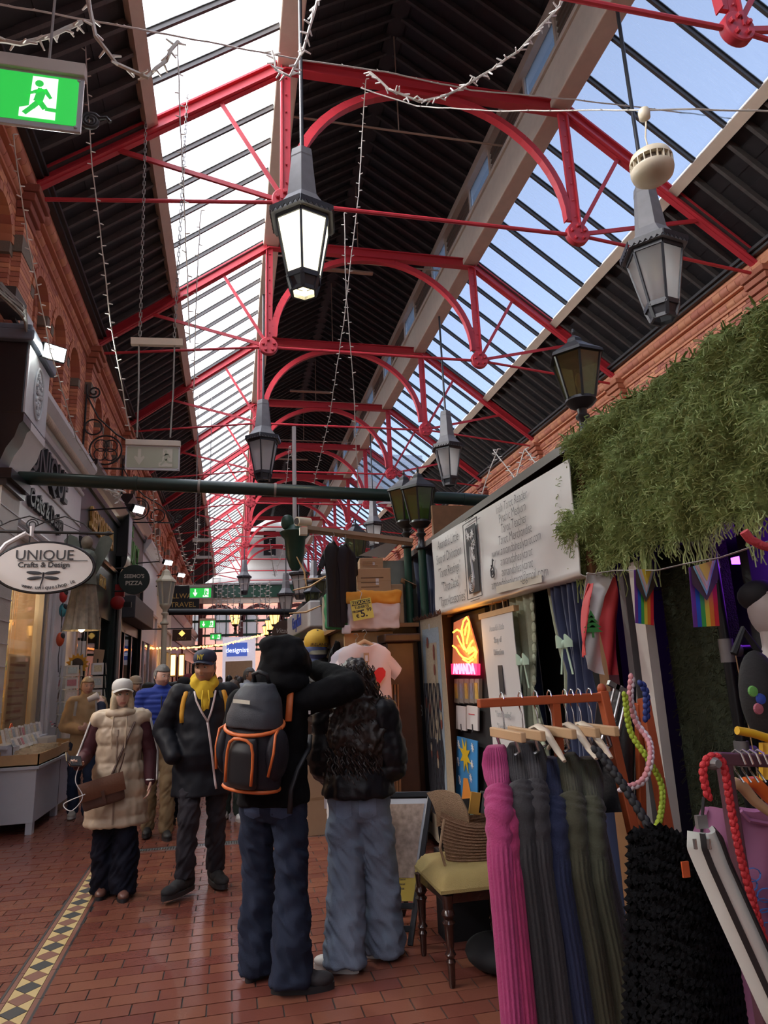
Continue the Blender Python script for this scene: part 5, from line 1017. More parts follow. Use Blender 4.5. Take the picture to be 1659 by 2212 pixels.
q0 = [IX(*p, 1.97) for p in ((974, 1434), (1030, 1434), (1030, 1459), (975, 1457))]; MB().add(q0+[p+V((.03, 0, 0)) for p in q0], [(0, 1, 2, 3), (7, 6, 5, 4), (0, 4, 5, 1), (1, 5, 6, 2), (2, 6, 7, 3), (3, 7, 4, 0)]).build('name_plate', m_ner, ne)
a_, b_ = IX(976, 1446, 1.955), IX(1029, 1446, 1.955); n = MB().text('AMANDA', .13, (a_+b_)/2, b_-a_, Z_, .01, sx=1.0); n.build('name_tubes', emi('neon_pink', (1., .15, .25), 1.2), ne, kind='stuff')
lamp('neon_glow', 'POINT', IX(1003, 1390, 1.84), 1.2, (1, .45, .08), .12)
# ---- posters and booklets below the neon
for k in range(5):
    x0 = 981+k*11; q = [IX(x0, 1467, 2.0), IX(x0+9.5, 1466, 2.0), IX(x0+9.5, 1520, 2.0), IX(x0, 1517, 2.0)]
    t = thing('card_deck', '%s narrow grey boxed card deck from the left below the neon' % nth(k), 'card deck', q[3], group='boxed decks below the neon'); MB().add(q+[p+V((.03, 0, 0)) for p in q], [(0, 1, 2, 3), (7, 6, 5, 4), (0, 4, 5, 1), (1, 5, 6, 2), (2, 6, 7, 3), (3, 7, 4, 0)]).build('box', mat('deck_grey', (.27, .25, .22), .5), t); c = sum(q, V())/4; MB().box(c-X_*.003, (.004, .07, .13)).build('picture', mat('deck_gold_%d' % (k % 2), ((.5, .36, .08), (.25, .28, .35))[k % 2], .5, var=.4, scale=30), t)
for i, (x0, x1) in enumerate(((985, 1006), (1008, 1032))):
    q = [IX(x0, 1524, 1.99), IX(x1, 1527, 1.99), IX(x1, 1579, 1.99), IX(x0, 1574, 1.99)]; t = thing('booklet', ['left white spiral booklet below the card decks', 'right white booklet with red lines below the card decks'][i], 'booklet', q[3]); MB().add(q+[p+V((.015, 0, 0)) for p in q], [(0, 1, 2, 3), (7, 6, 5, 4), (0, 4, 5, 1), (1, 5, 6, 2), (2, 6, 7, 3), (3, 7, 4, 0)]).build('cover', m_paper, t); c = sum(q, V())/4; MB().box(c-V((.003, 0, .08)), (.003, .02, .06)).build('small_emblem', m_dkpr, t)
    if i: MB().box(c+V((-.003, 0, .03)), (.003, .14, .008)).build('red_line', mat('red_print', (.5, .03, .05), .6), t)
q = [IX(987, 1590, 1.98), IX(1031, 1601, 1.98), IX(1031, 1752, 1.98), IX(984, 1746, 1.98)]; po = thing('star_poster', 'bright blue poster with a big yellow star on the stall', 'poster', q[3]); MB().add(q+[p+V((.008, 0, 0)) for p in q], [(0, 1, 2, 3), (7, 6, 5, 4), (0, 4, 5, 1), (1, 5, 6, 2), (2, 6, 7, 3), (3, 7, 4, 0)]).build('sheet', mat('sky_blue_print', (.05, .25, .55), .4, var=.06), po)
def star(n, p, r, k=8, x=.004): n.prism([(r*(1 if q % 2 else .42)*cos(q*pi/k), r*(1 if q % 2 else .42)*sin(q*pi/k)) for q in range(2*k)], V(p)-X_*x, Lx, Z_, .003)
n = MB(); star(n, IX(1006, 1632, 1.98), .15); n.build('yellow_star', mat('yellow_print', (.75, .52, .03), .4), po); n = MB()
for px, py in ((992, 1608), (1022, 1615), (991, 1645), (1021, 1652), (994, 1685), (1018, 1680)): star(n, IX(px, py, 1.98), .04)
n.build('white_stars', m_wpr, po, kind='stuff'); p = IX(1008, 1725, 1.975); MB().prism([(-.22, -.14), (-.1, .02), (-.04, .16), (.06, .17), (.13, .04), (.16, -.1), (.2, -.14)], p, Lx, Z_, .003).build('orange_shape', mat('orange_print', (.72, .28, .05), .4), po); MB().prism([(-.26, -.02), (-.18, .05), (-.08, -.0), (-.1, -.04)], IX(993, 1748, 1.974), Lx, Z_, .003).build('purple_hill', mat('plum_print', (.3, .06, .15), .4), po)
MB().bx(2.04, 2.08, 5.3, 6.2, .2, 2.1).build('display_board', m_shopblack, ts)
# ---- fringed tapestry: generic woven columns and ovals
tp = thing('tapestry', 'woven fringed tapestry in black, cream and pale blue', 'tapestry', IX(940, 1550, 1.92)); m_tb = mat('tap_black', (.022, .022, .028), .9, bump=.3); m_tc = mat('tap_cream', (.40, .34, .24), .9, var=.2, scale=40, bump=.3); m_tl = mat('tap_blue', (.30, .38, .44), .9, var=.15, scale=30, bump=.3); m_to = mat('tap_rust', (.20, .06, .04), .9)
yA, yB, zA, zB = 7.12, 6.02, .08, 2.12
def tpn(u, v, o=0.): return V((1.90+.02*sin(u*8+v*2)-o, yA+(yB-yA)*u, zA+(zB-zA)*v))
def tpatch(nm, u0, u1, v0, v1, m, o, nu=6, nv=10): MB().sheet(lambda u, v: tpn(u0+(u1-u0)*u, v0+(v1-v0)*v, o), nu, nv, .003).build(nm, m, tp, smooth=60)
tpatch('ground_cloth', 0, 1, 0, 1, m_tc, 0, 14, 14); tpatch('dark_column', .08, .36, .06, 1., m_tb, .004); tpatch('blue_panel', .42, .82, .12, .95, m_tl, .004, 8, 12); tpatch('cream_panel', .50, .74, .45, .88, m_tc, .008)
for k in range(16):
    u, v = random.choice((.47, .55, .68, .78)), random.uniform(.3, .9); p = tpn(u, v, .012); MB().ell(p, (.004, .03, .055), 10, 6).build('woven_oval', m_to if k % 3 else m_tc, tp)
n = MB()
for k in range(26):
    u = .44+.014*k; n.tube([tpn(u+.012*sin(j*.8+k), .12+.025*j, .012) for j in range(14 if k % 2 else 24)], .005, 4)
n.build('woven_lines', m_tb, tp, kind='stuff'); n = MB().text('B', .16, tpn(.21, .56, .012), Lx, Z_, .003); n.text('II', .09, tpn(.6, .955, .012), Lx, Z_, .003); n.build('woven_letters', mat('woven_white', (.5, .5, .48), .9), tp, kind='stuff')
n = MB()
for k in range(90):
    p = tpn(0, k/90); n.tube([p, p+V((-.01, .05+random.uniform(0, .03), -.03-random.uniform(0, .03)))], .005, 4); p = tpn(k/90, 1); n.tube([p, p+V((random.uniform(-.03, 0), random.uniform(-.02, .02), random.uniform(.01, .05)))], .005, 4)
n.build('fringe', mat('brown_fringe', (.10, .05, .035), .9), tp, kind='stuff')
# ---- moss canopy: lumpy slab with hanging strands
mo = thing('moss_canopy', 'thick shaggy green artificial moss canopy over the right stall', 'canopy', (2.1, 2.4, 2.5)); m_moss = mat('green_moss', (.21, .28, .085), .85, var=.55, scale=9, bump=.9, bscale=70)
random.seed(5)
def mface(u, v):
    y = 3.58-2.7*u; z = 2.13+.79*v+.02*sin(u*30)*(1-v); nn = noise.noise(V((y*9, z*4, 0)))*.085+noise.noise(V((y*24, z*12, 4)))*.035
    return V((1.97-nn-.05*sin(pi*min(1, v*1.2)), y, z+.03*noise.noise(V((y*9, 0, 2)))))
MB().sheet(mface, 150, 60, 0).build('moss_face', m_moss, mo, smooth=1); MB().sheet(lambda u, v: mface(u, 1)+V((.75*v, 0, .03*noise.noise(V((u*20, v*8, 1))))) , 80, 10).build('moss_top', m_moss, mo, smooth=1); MB().sheet(lambda u, v: mface(0, u)+V((.5*v, .03*noise.noise(V((u*9, v*8, 1))), 0)), 30, 10).build('moss_end', m_moss, mo, smooth=1); MB().bx(2.05, 2.8, .9, 3.55, 2.2, 2.86).build('canopy_frame', m_shopblack, mo)
n = MB(); n2 = MB()
for k in range(11000):
    u, v = random.random(), random.random()**.9; p = mface(u, v); L = random.uniform(.03, .075); q = [p+X_*.01]; d = V((-.9, random.uniform(-.6, .6), random.uniform(-.2, .6))).normalized(); pos = p.copy()
    for s in range(4): d = (d+V((random.uniform(-.9, .9), random.uniform(-1, 1), random.uniform(-1.0, .35)))).normalized(); pos = pos+d*L/4; q.append(pos.copy())
    (n if k % 2 else n2).tube(q, .0022, 3, cap=False)
for k in range(900):
    u = random.random(); p = mface(u, .03); L = random.uniform(.04, .16)*(1.4 if noise.noise(V((u*14, 0, 0))) > .1 else .6); q = [p]; pos = p.copy()
    for s in range(5): pos = pos+V((random.uniform(-.012, .012), random.uniform(-.014, .014), -L/5)); q.append(pos.copy())
    n.tube(q, .003, 3, cap=False)
for k in range(500):
    p = mface(random.random(), 1)+X_*random.uniform(0, .3); n2.tube([p, p+V((random.uniform(-.02, .02), random.uniform(-.02, .02), .03)), p+V((random.uniform(-.04, .04), random.uniform(-.04, .04), .05))], .004, 3, cap=False)
n.build('moss_strands', mat('moss_strand_light', (.36, .44, .17), .8, var=.4, scale=10), mo, kind='stuff'); n2.build('moss_strands_dark', mat('moss_strand_dark', (.23, .30, .10), .8, var=.4, scale=10), mo, kind='stuff')
# ---- clothes stall under the moss
cs2 = thing('clothes_stall', 'dark grassy walled clothes stall under the moss canopy', 'market stall', (2.4, 2.2, 0)); m_grass = mat('dark_grass_mat', (.022, .028, .010), .95, var=.6, scale=20, bump=1., bscale=120)
MB().bx(2.75, 2.8, .6, 3.5, 0, 2.2).build('back_wall', m_shopblack, cs2); p0, p1 = IX(1432, 1300, 2.12), IX(1555, 1300, 2.12)
MB().bx(2.12, 2.2, p1.y, p0.y, 0, 2.15).build('grass_panel', m_grass, cs2); n = MB()
for k in range(1500): p = V((2.115, random.uniform(p1.y, p0.y), random.uniform(.4, 2.1))); n.tube([p, p+V((-.02, random.uniform(-.02, .02), random.uniform(-.03, .01)))], .002, 3, cap=False)
n.build('grass_blades', mat('dark_grass_blade', (.035, .038, .014), .9), cs2, kind='stuff')
p = IX(1368, 1400, 2.03); MB().box((p.x, p.y, 1.05), (.05, .05, 2.1)).build('grey_post', mat('grey_post', (.16, .15, .15), .5), cs2); p = IX(1420, 1560, 2.0); MB().box((p.x, p.y, 1.05), (.05, .085, 2.1)).build('white_post', mat('off_white_post', (.52, .47, .43), .6, var=.12), cs2)
MB().bx(2.15, 2.75, 2.45, 2.5, 0, 2.2).build('side_wall', m_shopblack, cs2)
# ribbon with two striped flags
rb_ = [IX(*p, 1.93) for p in ((1275, 1240), (1330, 1232), (1375, 1232), (1420, 1232), (1480, 1218), (1555, 1205), (1600, 1190), (1665, 1168))]
tag(MB().tube(rb_, .009, 6, flat=.3).build('flag_ribbon', mat('white_ribbon', (.55, .52, .5), .6), loc=rb_[0]), 'thin white ribbon strung under the moss carrying two flags', 'ribbon')
def pride(a, b, c, d, label):          # corners tl, tr, br, bl
    t = thing('striped_flag', label, 'flag', a, group='small rainbow flags'); Wc = lambda u, v: (a*(1-u)+b*u)*(1-v)+(d*(1-u)+c*u)*v
    nm = (b-a).cross(d-a).normalized(); nm = nm if nm.y < 0 else -nm; wv = lambda u, v: Wc(u, v)+nm*.0005*sin(u*6+v*3)
    for k, cc in enumerate(((.15, .04, .28), (.02, .10, .50), (.05, .38, .07), (.72, .58, .05), (.72, .20, .02), (.62, .02, .03))): MB().sheet(lambda u, v: wv((k+u)/6, v), 3, 12, .001).build('stripe', mat('flag_stripe_%d' % k, cc, .6, var=.04), t)
    for k, (cc, top, dep) in enumerate((((.07, .045, .03), .30, .60), ((.25, .5, .62), .22, .52), ((.68, .42, .42), .12, .45), ((.62, .58, .55), .05, .38), ((.72, .52, .05), .0, .30))):
        fn = lambda u, v, dep=dep, top=top: wv(.5+(u-.5)*(1-v*1.)*(1-.0) if v > 0 else u, 0) if False else None
        e = (dep-top*.0); h = dep; w0 = h/.60; ya = top*.0
        tri = [wv(.5-.5*w0, 0), wv(.5+.5*w0, 0), wv(.5+.5*w0, .02+.28*w0*(1 if k == 0 else 0)), wv(.5, h), wv(.5-.5*w0, .02+.28*w0*(1 if k == 0 else 0))]
        off = nm*(.016+.0025*k); MB().add([p+off for p in tri], [(0, 1, 2, 3, 4)]).build('chevron', mat('flag_chevron_%d' % k, cc, .6, var=.04), t)
    cpt = wv(.5, .13)+nm*.012; ux = (b-a).normalized(); uz = (a-d).normalized(); r = (b-a).length*.12; MB().tube([cpt+ux*r*cos(q*.5236)+uz*r*sin(q*.5236)*1.2 for q in range(13)], .002, 4).build('ring', mat('flag_ring', (.18, .08, .03), .6), t)
y1_, y2_ = IX(1390, 1235, 1.93).y, IX(1520, 1212, 1.93).y
pride(IY(1369, 1231, y1_), IY(1411, 1232, y1_), IY(1412, 1351, y1_), IY(1372, 1346, y1_), 'small rainbow chevron flag nearer the red and white flag'); pride(IY(1487, 1226, y2_), IY(1543, 1210, y2_), IY(1554, 1352, y2_), IY(1498, 1355, y2_), 'larger rainbow chevron flag at right under the moss')
# cedar flag
fy = 3.3; fg = thing('cedar_flag', 'hanging red and white flag with green cedar tree', 'flag', IY(1300, 1250, fy)); m_fr = mat('flag_red', (.55, .035, .04), .6, var=.06); m_fw = mat('flag_white', (.62, .60, .58), .6, var=.04)
def fstrip(nm, L, R_, m, o=0.):
    def fn(u, v):
        k = v*(len(L)-1); i = min(int(k), len(L)-2); f = k-i; a = (L[i][0]*(1-f)+L[i+1][0]*f, L[i][1]*(1-f)+L[i+1][1]*f); b = (R_[i][0]*(1-f)+R_[i+1][0]*f, R_[i][1]*(1-f)+R_[i+1][1]*f)
        p = IY(a[0]+(b[0]-a[0])*u, a[1]+(b[1]-a[1])*u, fy); return p+V((0, .03*sin(u*4+v*5)+o, 0))
    MB().sheet(fn, 8, 20, .002).build(nm, m, fg, smooth=60)
fstrip('white_field', [(1268, 1236), (1266, 1290), (1262, 1340), (1258, 1410), (1264, 1445)], [(1322, 1240), (1300, 1290), (1295, 1340), (1303, 1410), (1309, 1458)], m_fw); fstrip('red_band', [(1322, 1244), (1298, 1290), (1294, 1340), (1302, 1410), (1308, 1458)], [(1324, 1244), (1330, 1290), (1332, 1340), (1337, 1410), (1340, 1458)], m_fr); fstrip('red_fold', [(1270, 1260), (1262, 1300), (1256, 1350), (1252, 1385), (1257, 1415)], [(1275, 1262), (1266, 1300), (1262, 1350), (1262, 1390), (1262, 1420)], m_fr, -.012)
c = IY(1279, 1350, fy-.035); n = MB()
for k, (w, z) in enumerate(((.02, .055), (.036, .03), (.05, .005), (.056, -.02))): n.prism([(-w, z-.018), (w, z-.018), (0, z+.022)], c, X_, Z_, .003)
n.box(c-Z_*.05, (.012, .003, .03)); n.build('cedar_tree', mat('cedar_green', (.05, .25, .06), .6), fg)
MB().tube([IY(1268, 1238, fy), IY(1300, 1243, fy), IY(1322, 1232, fy), IY(1330, 1270, fy)], .01, 5, flat=.4).build('ribbon_tie', m_fw, fg)
# ---- pipe rail, purple light, mannequin head, bag, hangers in the clothes stall
yr = 2.6; m_pipeb = mat('black_tube_rail', (.02, .02, .022), .35, metal=.5); m_clamp = mat('grey_clamp', (.22, .21, .21), .45, metal=.5)
pf_ = thing('pipe_frame', 'black tube frame with grey clamps inside the clothes stall', 'rail', IY(1580, 1500, yr)); a, b = IY(1556, 1330, yr), IY(1612, 1660, yr); b = V((b.x*.5+a.x*.5, yr, b.z)); a = V((b.x, yr, a.z))
MB().tube([(a.x, yr, 0), (a.x, yr, 2.1)], .022, 10).build('upright', m_pipeb, pf_, smooth=50); z1 = IY(1575, 1405, yr).z; MB().tube([(a.x, yr, z1), (a.x+.9, yr-.02, z1)], .022, 10).build('crossbar', m_pipeb, pf_, smooth=50)
for zz in (z1, IY(1600, 1628, yr).z): MB().tube([(a.x, yr, zz-.05), (a.x, yr, zz+.05)], .03, 10).tube([(a.x, yr, zz), (a.x+.06, yr, zz)], .03, 10).build('clamp', m_clamp, pf_, smooth=50)
MB().tube([(a.x+.015, yr-.03, z1), (a.x+.035, yr-.03, .95)], .003, 4).build('string', m_wood, pf_)
pl_ = IX(1640, 1205, 2.35); t = thing('purple_light', 'purple glowing light strip inside the clothes stall', 'light strip', pl_); MB().bx(2.3, 2.5, pl_.y-.5, pl_.y+.12, pl_.z-.01, pl_.z+.02).build('strip', emi('purple_led', (.28, .04, 1.), 3.), t); lamp('purple_glow', 'POINT', (2.45, pl_.y, pl_.z-.12), .5, (.35, .05, 1.), .15)
h = IY(1664, 1318, 2.3); t = thing('mannequin_head', 'pale mannequin head on the rail wearing a dark flower cap', 'mannequin', h); m_mann = mat('mannequin_white', (.45, .40, .38), .5)
MB().ell(h, (.075, .09, .11), 18, 14).build('head', m_mann, t, smooth=1); MB().lathe([(.10, -.26), (.07, -.2), (.05, -.14), (.05, -.06)], 16, h).build('neck', m_mann, t, smooth=50); MB().ell(h+V((-.01, .03, .06)), (.078, .09, .065), 16, 10).build('cap', m_shopblack, t, smooth=1)
for k in range(6): q = k*pi/3; MB().ell(h+V((-.05+.02*cos(q), -.085, .06+.02*sin(q))), (.012, .004, .006), 8, 5, Matrix.Rotation(-q, 3, 'Y')).build('flower_petal', m_mann, t)
bg_ = IY(1628, 1505, 2.0); t = thing('badge_bag', 'dark grey shoulder bag with round coloured badges', 'bag', bg_); MB().ell(bg_+V((.03, 0, 0)), (.075, .05, .15), 16, 12).build('body', mat('charcoal_canvas', (.018, .017, .018), .8, bump=.3), t, smooth=1); MB().tube([bg_+V((-.05, 0, .14)), bg_+V((0, 0, .22)), bg_+V((.05, 0, .14))], .012, 6).build('strap', m_shopblack, t)
for dx, dz, c in ((-.045, .02, (.15, .4, .1)), (-.02, -.005, (.04, .08, .4)), (-.035, -.035, (.4, .12, .16))): MB().lathe([(.018, 0), (.016, .006), (.002, .008)], 14, bg_+V((dx, -.052, dz)), Matrix.Rotation(pi/2, 3, 'X')).build('badge', mat('badge_%d' % int(c[0]*100), c, .3), t)
yh = IY(1640, 1590, 1.9); t = thing('yellow_hanger', 'yellow plastic hanger with a yellow top on the stall rail', 'hanger', yh); m_yel = mat('yellow_plastic', (.72, .42, .02), .4); MB().tube([IY(1592, 1578, 1.9), IY(1625, 1584, 1.9), IY(1670, 1598, 1.9)], .013, 8).build('arm', m_yel, t, smooth=60); MB().sheet(lambda u, v: IY(1640+40*u, 1605+80*v, 1.9)+V((0, .02*sin(u*5), 0)), 6, 8, .01).build('yellow_top', m_yel, t, smooth=60)
pk = [IY(*p, 2.0) for p in ((1607, 1148), (1620, 1165), (1645, 1178), (1670, 1185))]; tag(MB().tube(pk, .016, 8).build('coral_rope', mat('coral_rope', (.65, .08, .10), .6, bump=.6, bscale=80), loc=pk[0], smooth=60), 'coral pink braided rope handle high in the clothes stall', 'rope')
# ---- orange clothes rack with knitted cardigans
m_or = mat('orange_painted_wood', (.42, .085, .025), .5, var=.2, scale=10); YR = 2.5
rk = thing('clothes_rack', 'orange painted wooden clothes rack holding knitted cardigans', 'clothes rack', (1.2, YR, 0)); ra, rb2 = IY(1033, 1517, YR), IY(1302, 1508, YR); zr = (ra.z+rb2.z)/2
MB().bar((ra.x, YR, zr), (rb2.x+.02, YR, zr), .035, .032).build('top_bar', m_or, rk, bevel=.004)
MB().bar((rb2.x, YR, zr+.02), (rb2.x+.03, YR-.28, .0), .04, .035, up=(1, 0, 0)).build('leg', m_or, rk, bevel=.004); MB().ell((rb2.x, YR, zr+.03), (.018, .018, .022), 10, 8).build('knob', m_or, rk, smooth=1)
p3 = IY(1390, 1508, 2.62); MB().bar((p3.x, 2.62, p3.z), (p3.x-.015, 2.45, 0), .04, .04, up=(1, 0, 0)).build('leg', m_or, rk, bevel=.004); MB().bar((p3.x-.012, 2.64, p3.z-.02), (p3.x-.07, 2.8, 0), .03, .03, up=(1, 0, 0)).build('leg', m_or, rk, bevel=.004)
for zz in (.95, .62): MB().bar((rb2.x+.02, YR-.12, zz), (p3.x, 2.56, zz), .03, .04).build('rung', m_or, rk)
MB().bar((1.22, YR, zr), (1.26, YR+.1, 0), .03, .03, up=(1, 0, 0)).build('leg', m_or, rk)
m_hook = mat('chrome_hook', (.5, .5, .5), .25, metal=.9); m_hang = mat('beech_hanger', (.55, .36, .20), .45, var=.12); m_hang2 = mat('cream_hanger', (.66, .56, .42), .45)
def knit(x, label, col, top, bot, w=.235, th=.05, sleeve=True, cy=YR, hm=None, ribs=44, tilt=0., nm='cardigan', sag=.05, yaw=0.):
    t = thing(nm, label, 'cardigan', (x, cy, zr), group='knitted cardigans on the orange rack'); m = mat('knit_%d_%d' % (int(col[0]*999), int(col[2]*999)), col, .9, var=.18, scale=30, bump=.35, bscale=160, sheen=.1)
    lv = [(top, .035, .05), (top-.02, .05, .075), (top-.06, .06, .10), (top-.10, .055, .165), (top-.15, th, .21), (top-.22, th, w), (top-.4, th*.95, w*1.02), (top-.6, th*1.05, w*1.03), (bot+.12, th*1.1, w*1.04), (bot, th*1.05, w*1.02), (bot-.002, th*.8, w*.9)]
    N = 176; vs = []; L2 = []
    for i in range(len(lv)-1):
        for q in range(4): f = q/4; L2.append(tuple(lv[i][k]*(1-f)+lv[i+1][k]*f for k in range(3)))
    L2.append(lv[-1])
    for z, tx, wy in L2:
        for j in range(N):
            a = 2*pi*j/N; rib = 1+.0*a; r = .0032*cos(ribs*a); fo = .012*sin(2*a+z*4)*(1 if z < top-.2 else .3); cx, sx_ = cos(a), sin(a)
            X = (abs(cx)**.8)*(1 if cx > 0 else -1)*(tx+r+fo); Yv = (abs(sx_)**.9)*(1 if sx_ > 0 else -1)*(wy+r)
            vs.append(V((x+X+yaw*Yv+tilt*(top-z), cy+Yv, z+.0)))
    K = len(L2); n = MB().add(vs, [(i*N+j, i*N+(j+1) % N, (i+1)*N+(j+1) % N, (i+1)*N+j) for i in range(K-1) for j in range(N)]+[tuple(range(N))[::-1]]); n.f = [f[::-1] for f in n.f]
    n.build('body', m, t, smooth=1)
    if sleeve:
        for s in (-1,):
            pts = [(x, cy+s*.17, top-.13), (x-.004, cy+s*.215, top-.19), (x-.008, cy+s*.245, top-.34), (x-.01+tilt*.4, cy+s*.25, top-.58), (x-.012+tilt*.7, cy+s*.245, top-.85), (x-.012+tilt*.9, cy+s*.24, bot+.12)]; pts = [V((p[0]+yaw*(p[1]-cy), p[1], p[2])) for p in pts]; fine = []
            for i in range(len(pts)-1):
                for q in range(10): fine.append(pts[i]*(1-q/10)+pts[i+1]*q/10)
            fine.append(pts[-1]); N2 = 72; vs = []; KK = len(fine)
            for i, p in enumerate(fine):
                d = (fine[min(i+1, KK-1)]-fine[max(i-1, 0)]).normalized(); a_, _, u_ = frame(d, (1, 0, 0)); r0 = .058*(1-.25*i/KK)
                # chevron ribs round the shoulder, then lengthwise ribs down the sleeve
                for j in range(N2):
                    th_ = 2*pi*j/N2; r = r0+(.0035*cos(i*1.7+3*abs(sin(th_))) if i < 17 else .003*cos(18*th_)); vs.append(p+a_*cos(th_)*r*.95+u_*sin(th_)*r*.85)
            n = MB().add(vs, [(i*N2+j, i*N2+(j+1) % N2, (i+1)*N2+(j+1) % N2, (i+1)*N2+j) for i in range(KK-1) for j in range(N2)]+[tuple(range(N2))[::-1], tuple((KK-1)*N2+j for j in range(N2))]); n.build('sleeve', m, t, smooth=1)
    return t
def hanger(x, label, m, cy=YR, zt=None, low=.10, w=.19, clip=False):
    zt = zt or zr; t = thing('coat_hanger', label, 'hanger', (x, cy, zt), group='hangers on the orange rack')
    MB().tube([V((x, cy-.018, zt+.012)), V((x, cy-.012, zt+.03)), V((x, cy+.004, zt+.036)), V((x, cy+.02, zt+.022)), V((x, cy+.018, zt-.02)), V((x, cy, zt-.05)), V((x, cy, zt-low))], .0028, 6).build('hook', m_hook, t, smooth=60)
    if clip:
        MB().box((x, cy-.02, zt-low-.015), (.022, .30, .035)).build('clip_bar', m, t, bevel=.004)
        for s in (-.1, .08): MB().tube([(x, cy+s, zt-low-.03), (x+.01, cy+s, zt-low-.07), (x-.01, cy+s, zt-low-.08)], .006, 6).build('clip', m_hook, t)
    else:
        MB().tube([V((x, cy-w, zt-low-.10)), V((x, cy-w*.8, zt-low-.075)), V((x, cy-.06, zt-low-.01)), V((x, cy, zt-low+.005)), V((x, cy+.06, zt-low-.01)), V((x, cy+w, zt-low-.10))], [.008, .014, .017, .017, .017, .009], 8, flat=.7).build('shoulder_bar', m, t, smooth=60)
    return t
Kn = [(.965, 'magenta pink ribbed cardigan at the left end of the rack', (.33, .035, .135), 1.325, .30, False), (.99, 'second pink cardigan hanging just behind the first', (.38, .035, .13), 1.29, .33, True), (1.055, 'charcoal ribbed cardigan next to the pink ones', (.026, .024, .027), 1.33, .32, False), (1.105, 'mid grey ribbed cardigan behind the charcoal one', (.036, .033, .037), 1.33, .35, False), (1.175, 'navy blue ribbed cardigan in the middle of the rack', (.011, .017, .055), 1.27, .3, True), (1.25, 'olive brown ribbed cardigan beside the navy one', (.048, .046, .026), 1.28, .3, False), (1.325, 'khaki green ribbed cardigan nearest the orange post', (.055, .057, .034), 1.26, .32, False)]
for i, (x, lb, c, tp_, bt_, cl_) in enumerate(Kn): knit(x, lb, c, tp_, bt_, th=.034, tilt=.012+.012*i, yaw=x/YR)
for i, (px, clip, m) in enumerate(((1085, True, m_hang), (1125, True, m_hang), (1158, False, m_hang2), (1188, True, m_hang), (1222, False, m_hang2), (1236, True, m_hang), (1252, False, m_hang2), (1275, True, m_hang))):
    p = IY(px, 1515, YR); hanger(p.x, ['leftmost wooden clip hanger on the orange rack', 'second wooden clip hanger on the orange rack', 'first cream hanger, holding the charcoal cardigan', 'middle wooden clip hanger on the orange rack', 'second cream hanger, holding the navy cardigan', 'fourth wooden clip hanger, beside the navy cardigan', 'third cream hanger, holding the olive cardigan', 'rightmost wooden clip hanger beside the orange post'][i], m, clip=clip)
# ---- bags and straps hanging off the racks
def rope(pts, r, m, nm, lb, cat='strap', braid=True, n=8, group=None):
    pts = [V(p) for p in pts]; t = thing(nm, lb, cat, pts[0], group=group); fine = []
    for i in range(len(pts)-1):
        p0, p1, p2, p3_ = pts[max(i-1, 0)], pts[i], pts[i+1], pts[min(i+2, len(pts)-1)]
        for q in range(8): f = q/8; fine.append(.5*((2*p1)+(p2-p0)*f+(2*p0-5*p1+4*p2-p3_)*f*f+(-p0+3*p1-3*p2+p3_)*f**3))
    fine.append(pts[-1])
    if braid:
        L = sum((fine[i+1]-fine[i]).length for i in range(len(fine)-1)); k = int(L/(r*.9)); res = []
        for s in range(k):
            d = L*s/k; i = 0
            while i < len(fine)-2 and d > (fine[i+1]-fine[i]).length: d -= (fine[i+1]-fine[i]).length; i += 1
            res.append((fine[i]+(fine[i+1]-fine[i])*(d/max(1e-6, (fine[i+1]-fine[i]).length)), (fine[i+1]-fine[i]).normalized()))
        b = MB()
        for s, (p, d) in enumerate(res):
            a_, _, u_ = frame(d, (0, 1, 0)); o = a_*(r*.38*(1 if s % 2 else -1)); R = Matrix((a_, d, u_)).transposed(); b.ell(p+o, (r*.85, r*1.25, r*.85), 8, 6, R, mi=s % 2 if isinstance(m, list) else 0)
        b.build('braid', m, t, smooth=1, kind='stuff')
    else: MB().tube(fine, r, n).build('cord', m, t, smooth=60)
    return t
m_redr = mat('red_paracord', (.52, .022, .03), .6, bump=.5, bscale=120)
Yb = 1.62
rope([IY(1530, 1722, Yb), IY(1522, 1690, Yb), IY(1519, 1660, Yb), IY(1530, 1638, Yb), IY(1550, 1636, Yb), IY(1565, 1660, Yb), IY(1580, 1750, Yb), IY(1600, 1850, Yb), IY(1630, 1960, Yb), IY(1662, 2075, Yb)], .0095, m_redr, 'red_rope_strap', 'thick red braided strap looped over the maroon rail')
rope([IY(1365, 1462, 2.3), IY(1362, 1510, 2.3), IY(1375, 1560, 2.3), IY(1402, 1600, 2.25), IY(1405, 1645, 2.2), IY(1385, 1690, 2.2), IY(1335, 1705, 2.2)], .011, [mat('pink_paracord', (.62, .26, .28), .6), mat('white_paracord', (.6, .52, .55), .6)], 'pink_strap', 'pink and white braided strap on the orange rack')
rope([IY(1350, 1500, 2.28), IY(1362, 1580, 2.28), IY(1400, 1640, 2.25), IY(1430, 1700, 2.25), IY(1425, 1770, 2.2), IY(1405, 1800, 2.2)], .010, mat('lime_paracord', (.34, .44, .03), .6), 'lime_strap', 'lime green braided strap behind the orange legs'); rope([IY(1385, 1475, 2.35), IY(1396, 1500, 2.35), IY(1396, 1560, 2.35)], .012, mat('navy_paracord', (.02, .04, .2), .6), 'navy_strap', 'dark blue braided strap at the top of the orange leg')
rope([IY(1287, 1618, 2.15), IY(1325, 1665, 2.1), IY(1365, 1725, 2.05), IY(1405, 1790, 2.0), IY(1425, 1815, 2.0)], .013, mat('black_paracord', (.012, .012, .014), .7), 'black_strap', 'black braided strap holding the crochet bag')
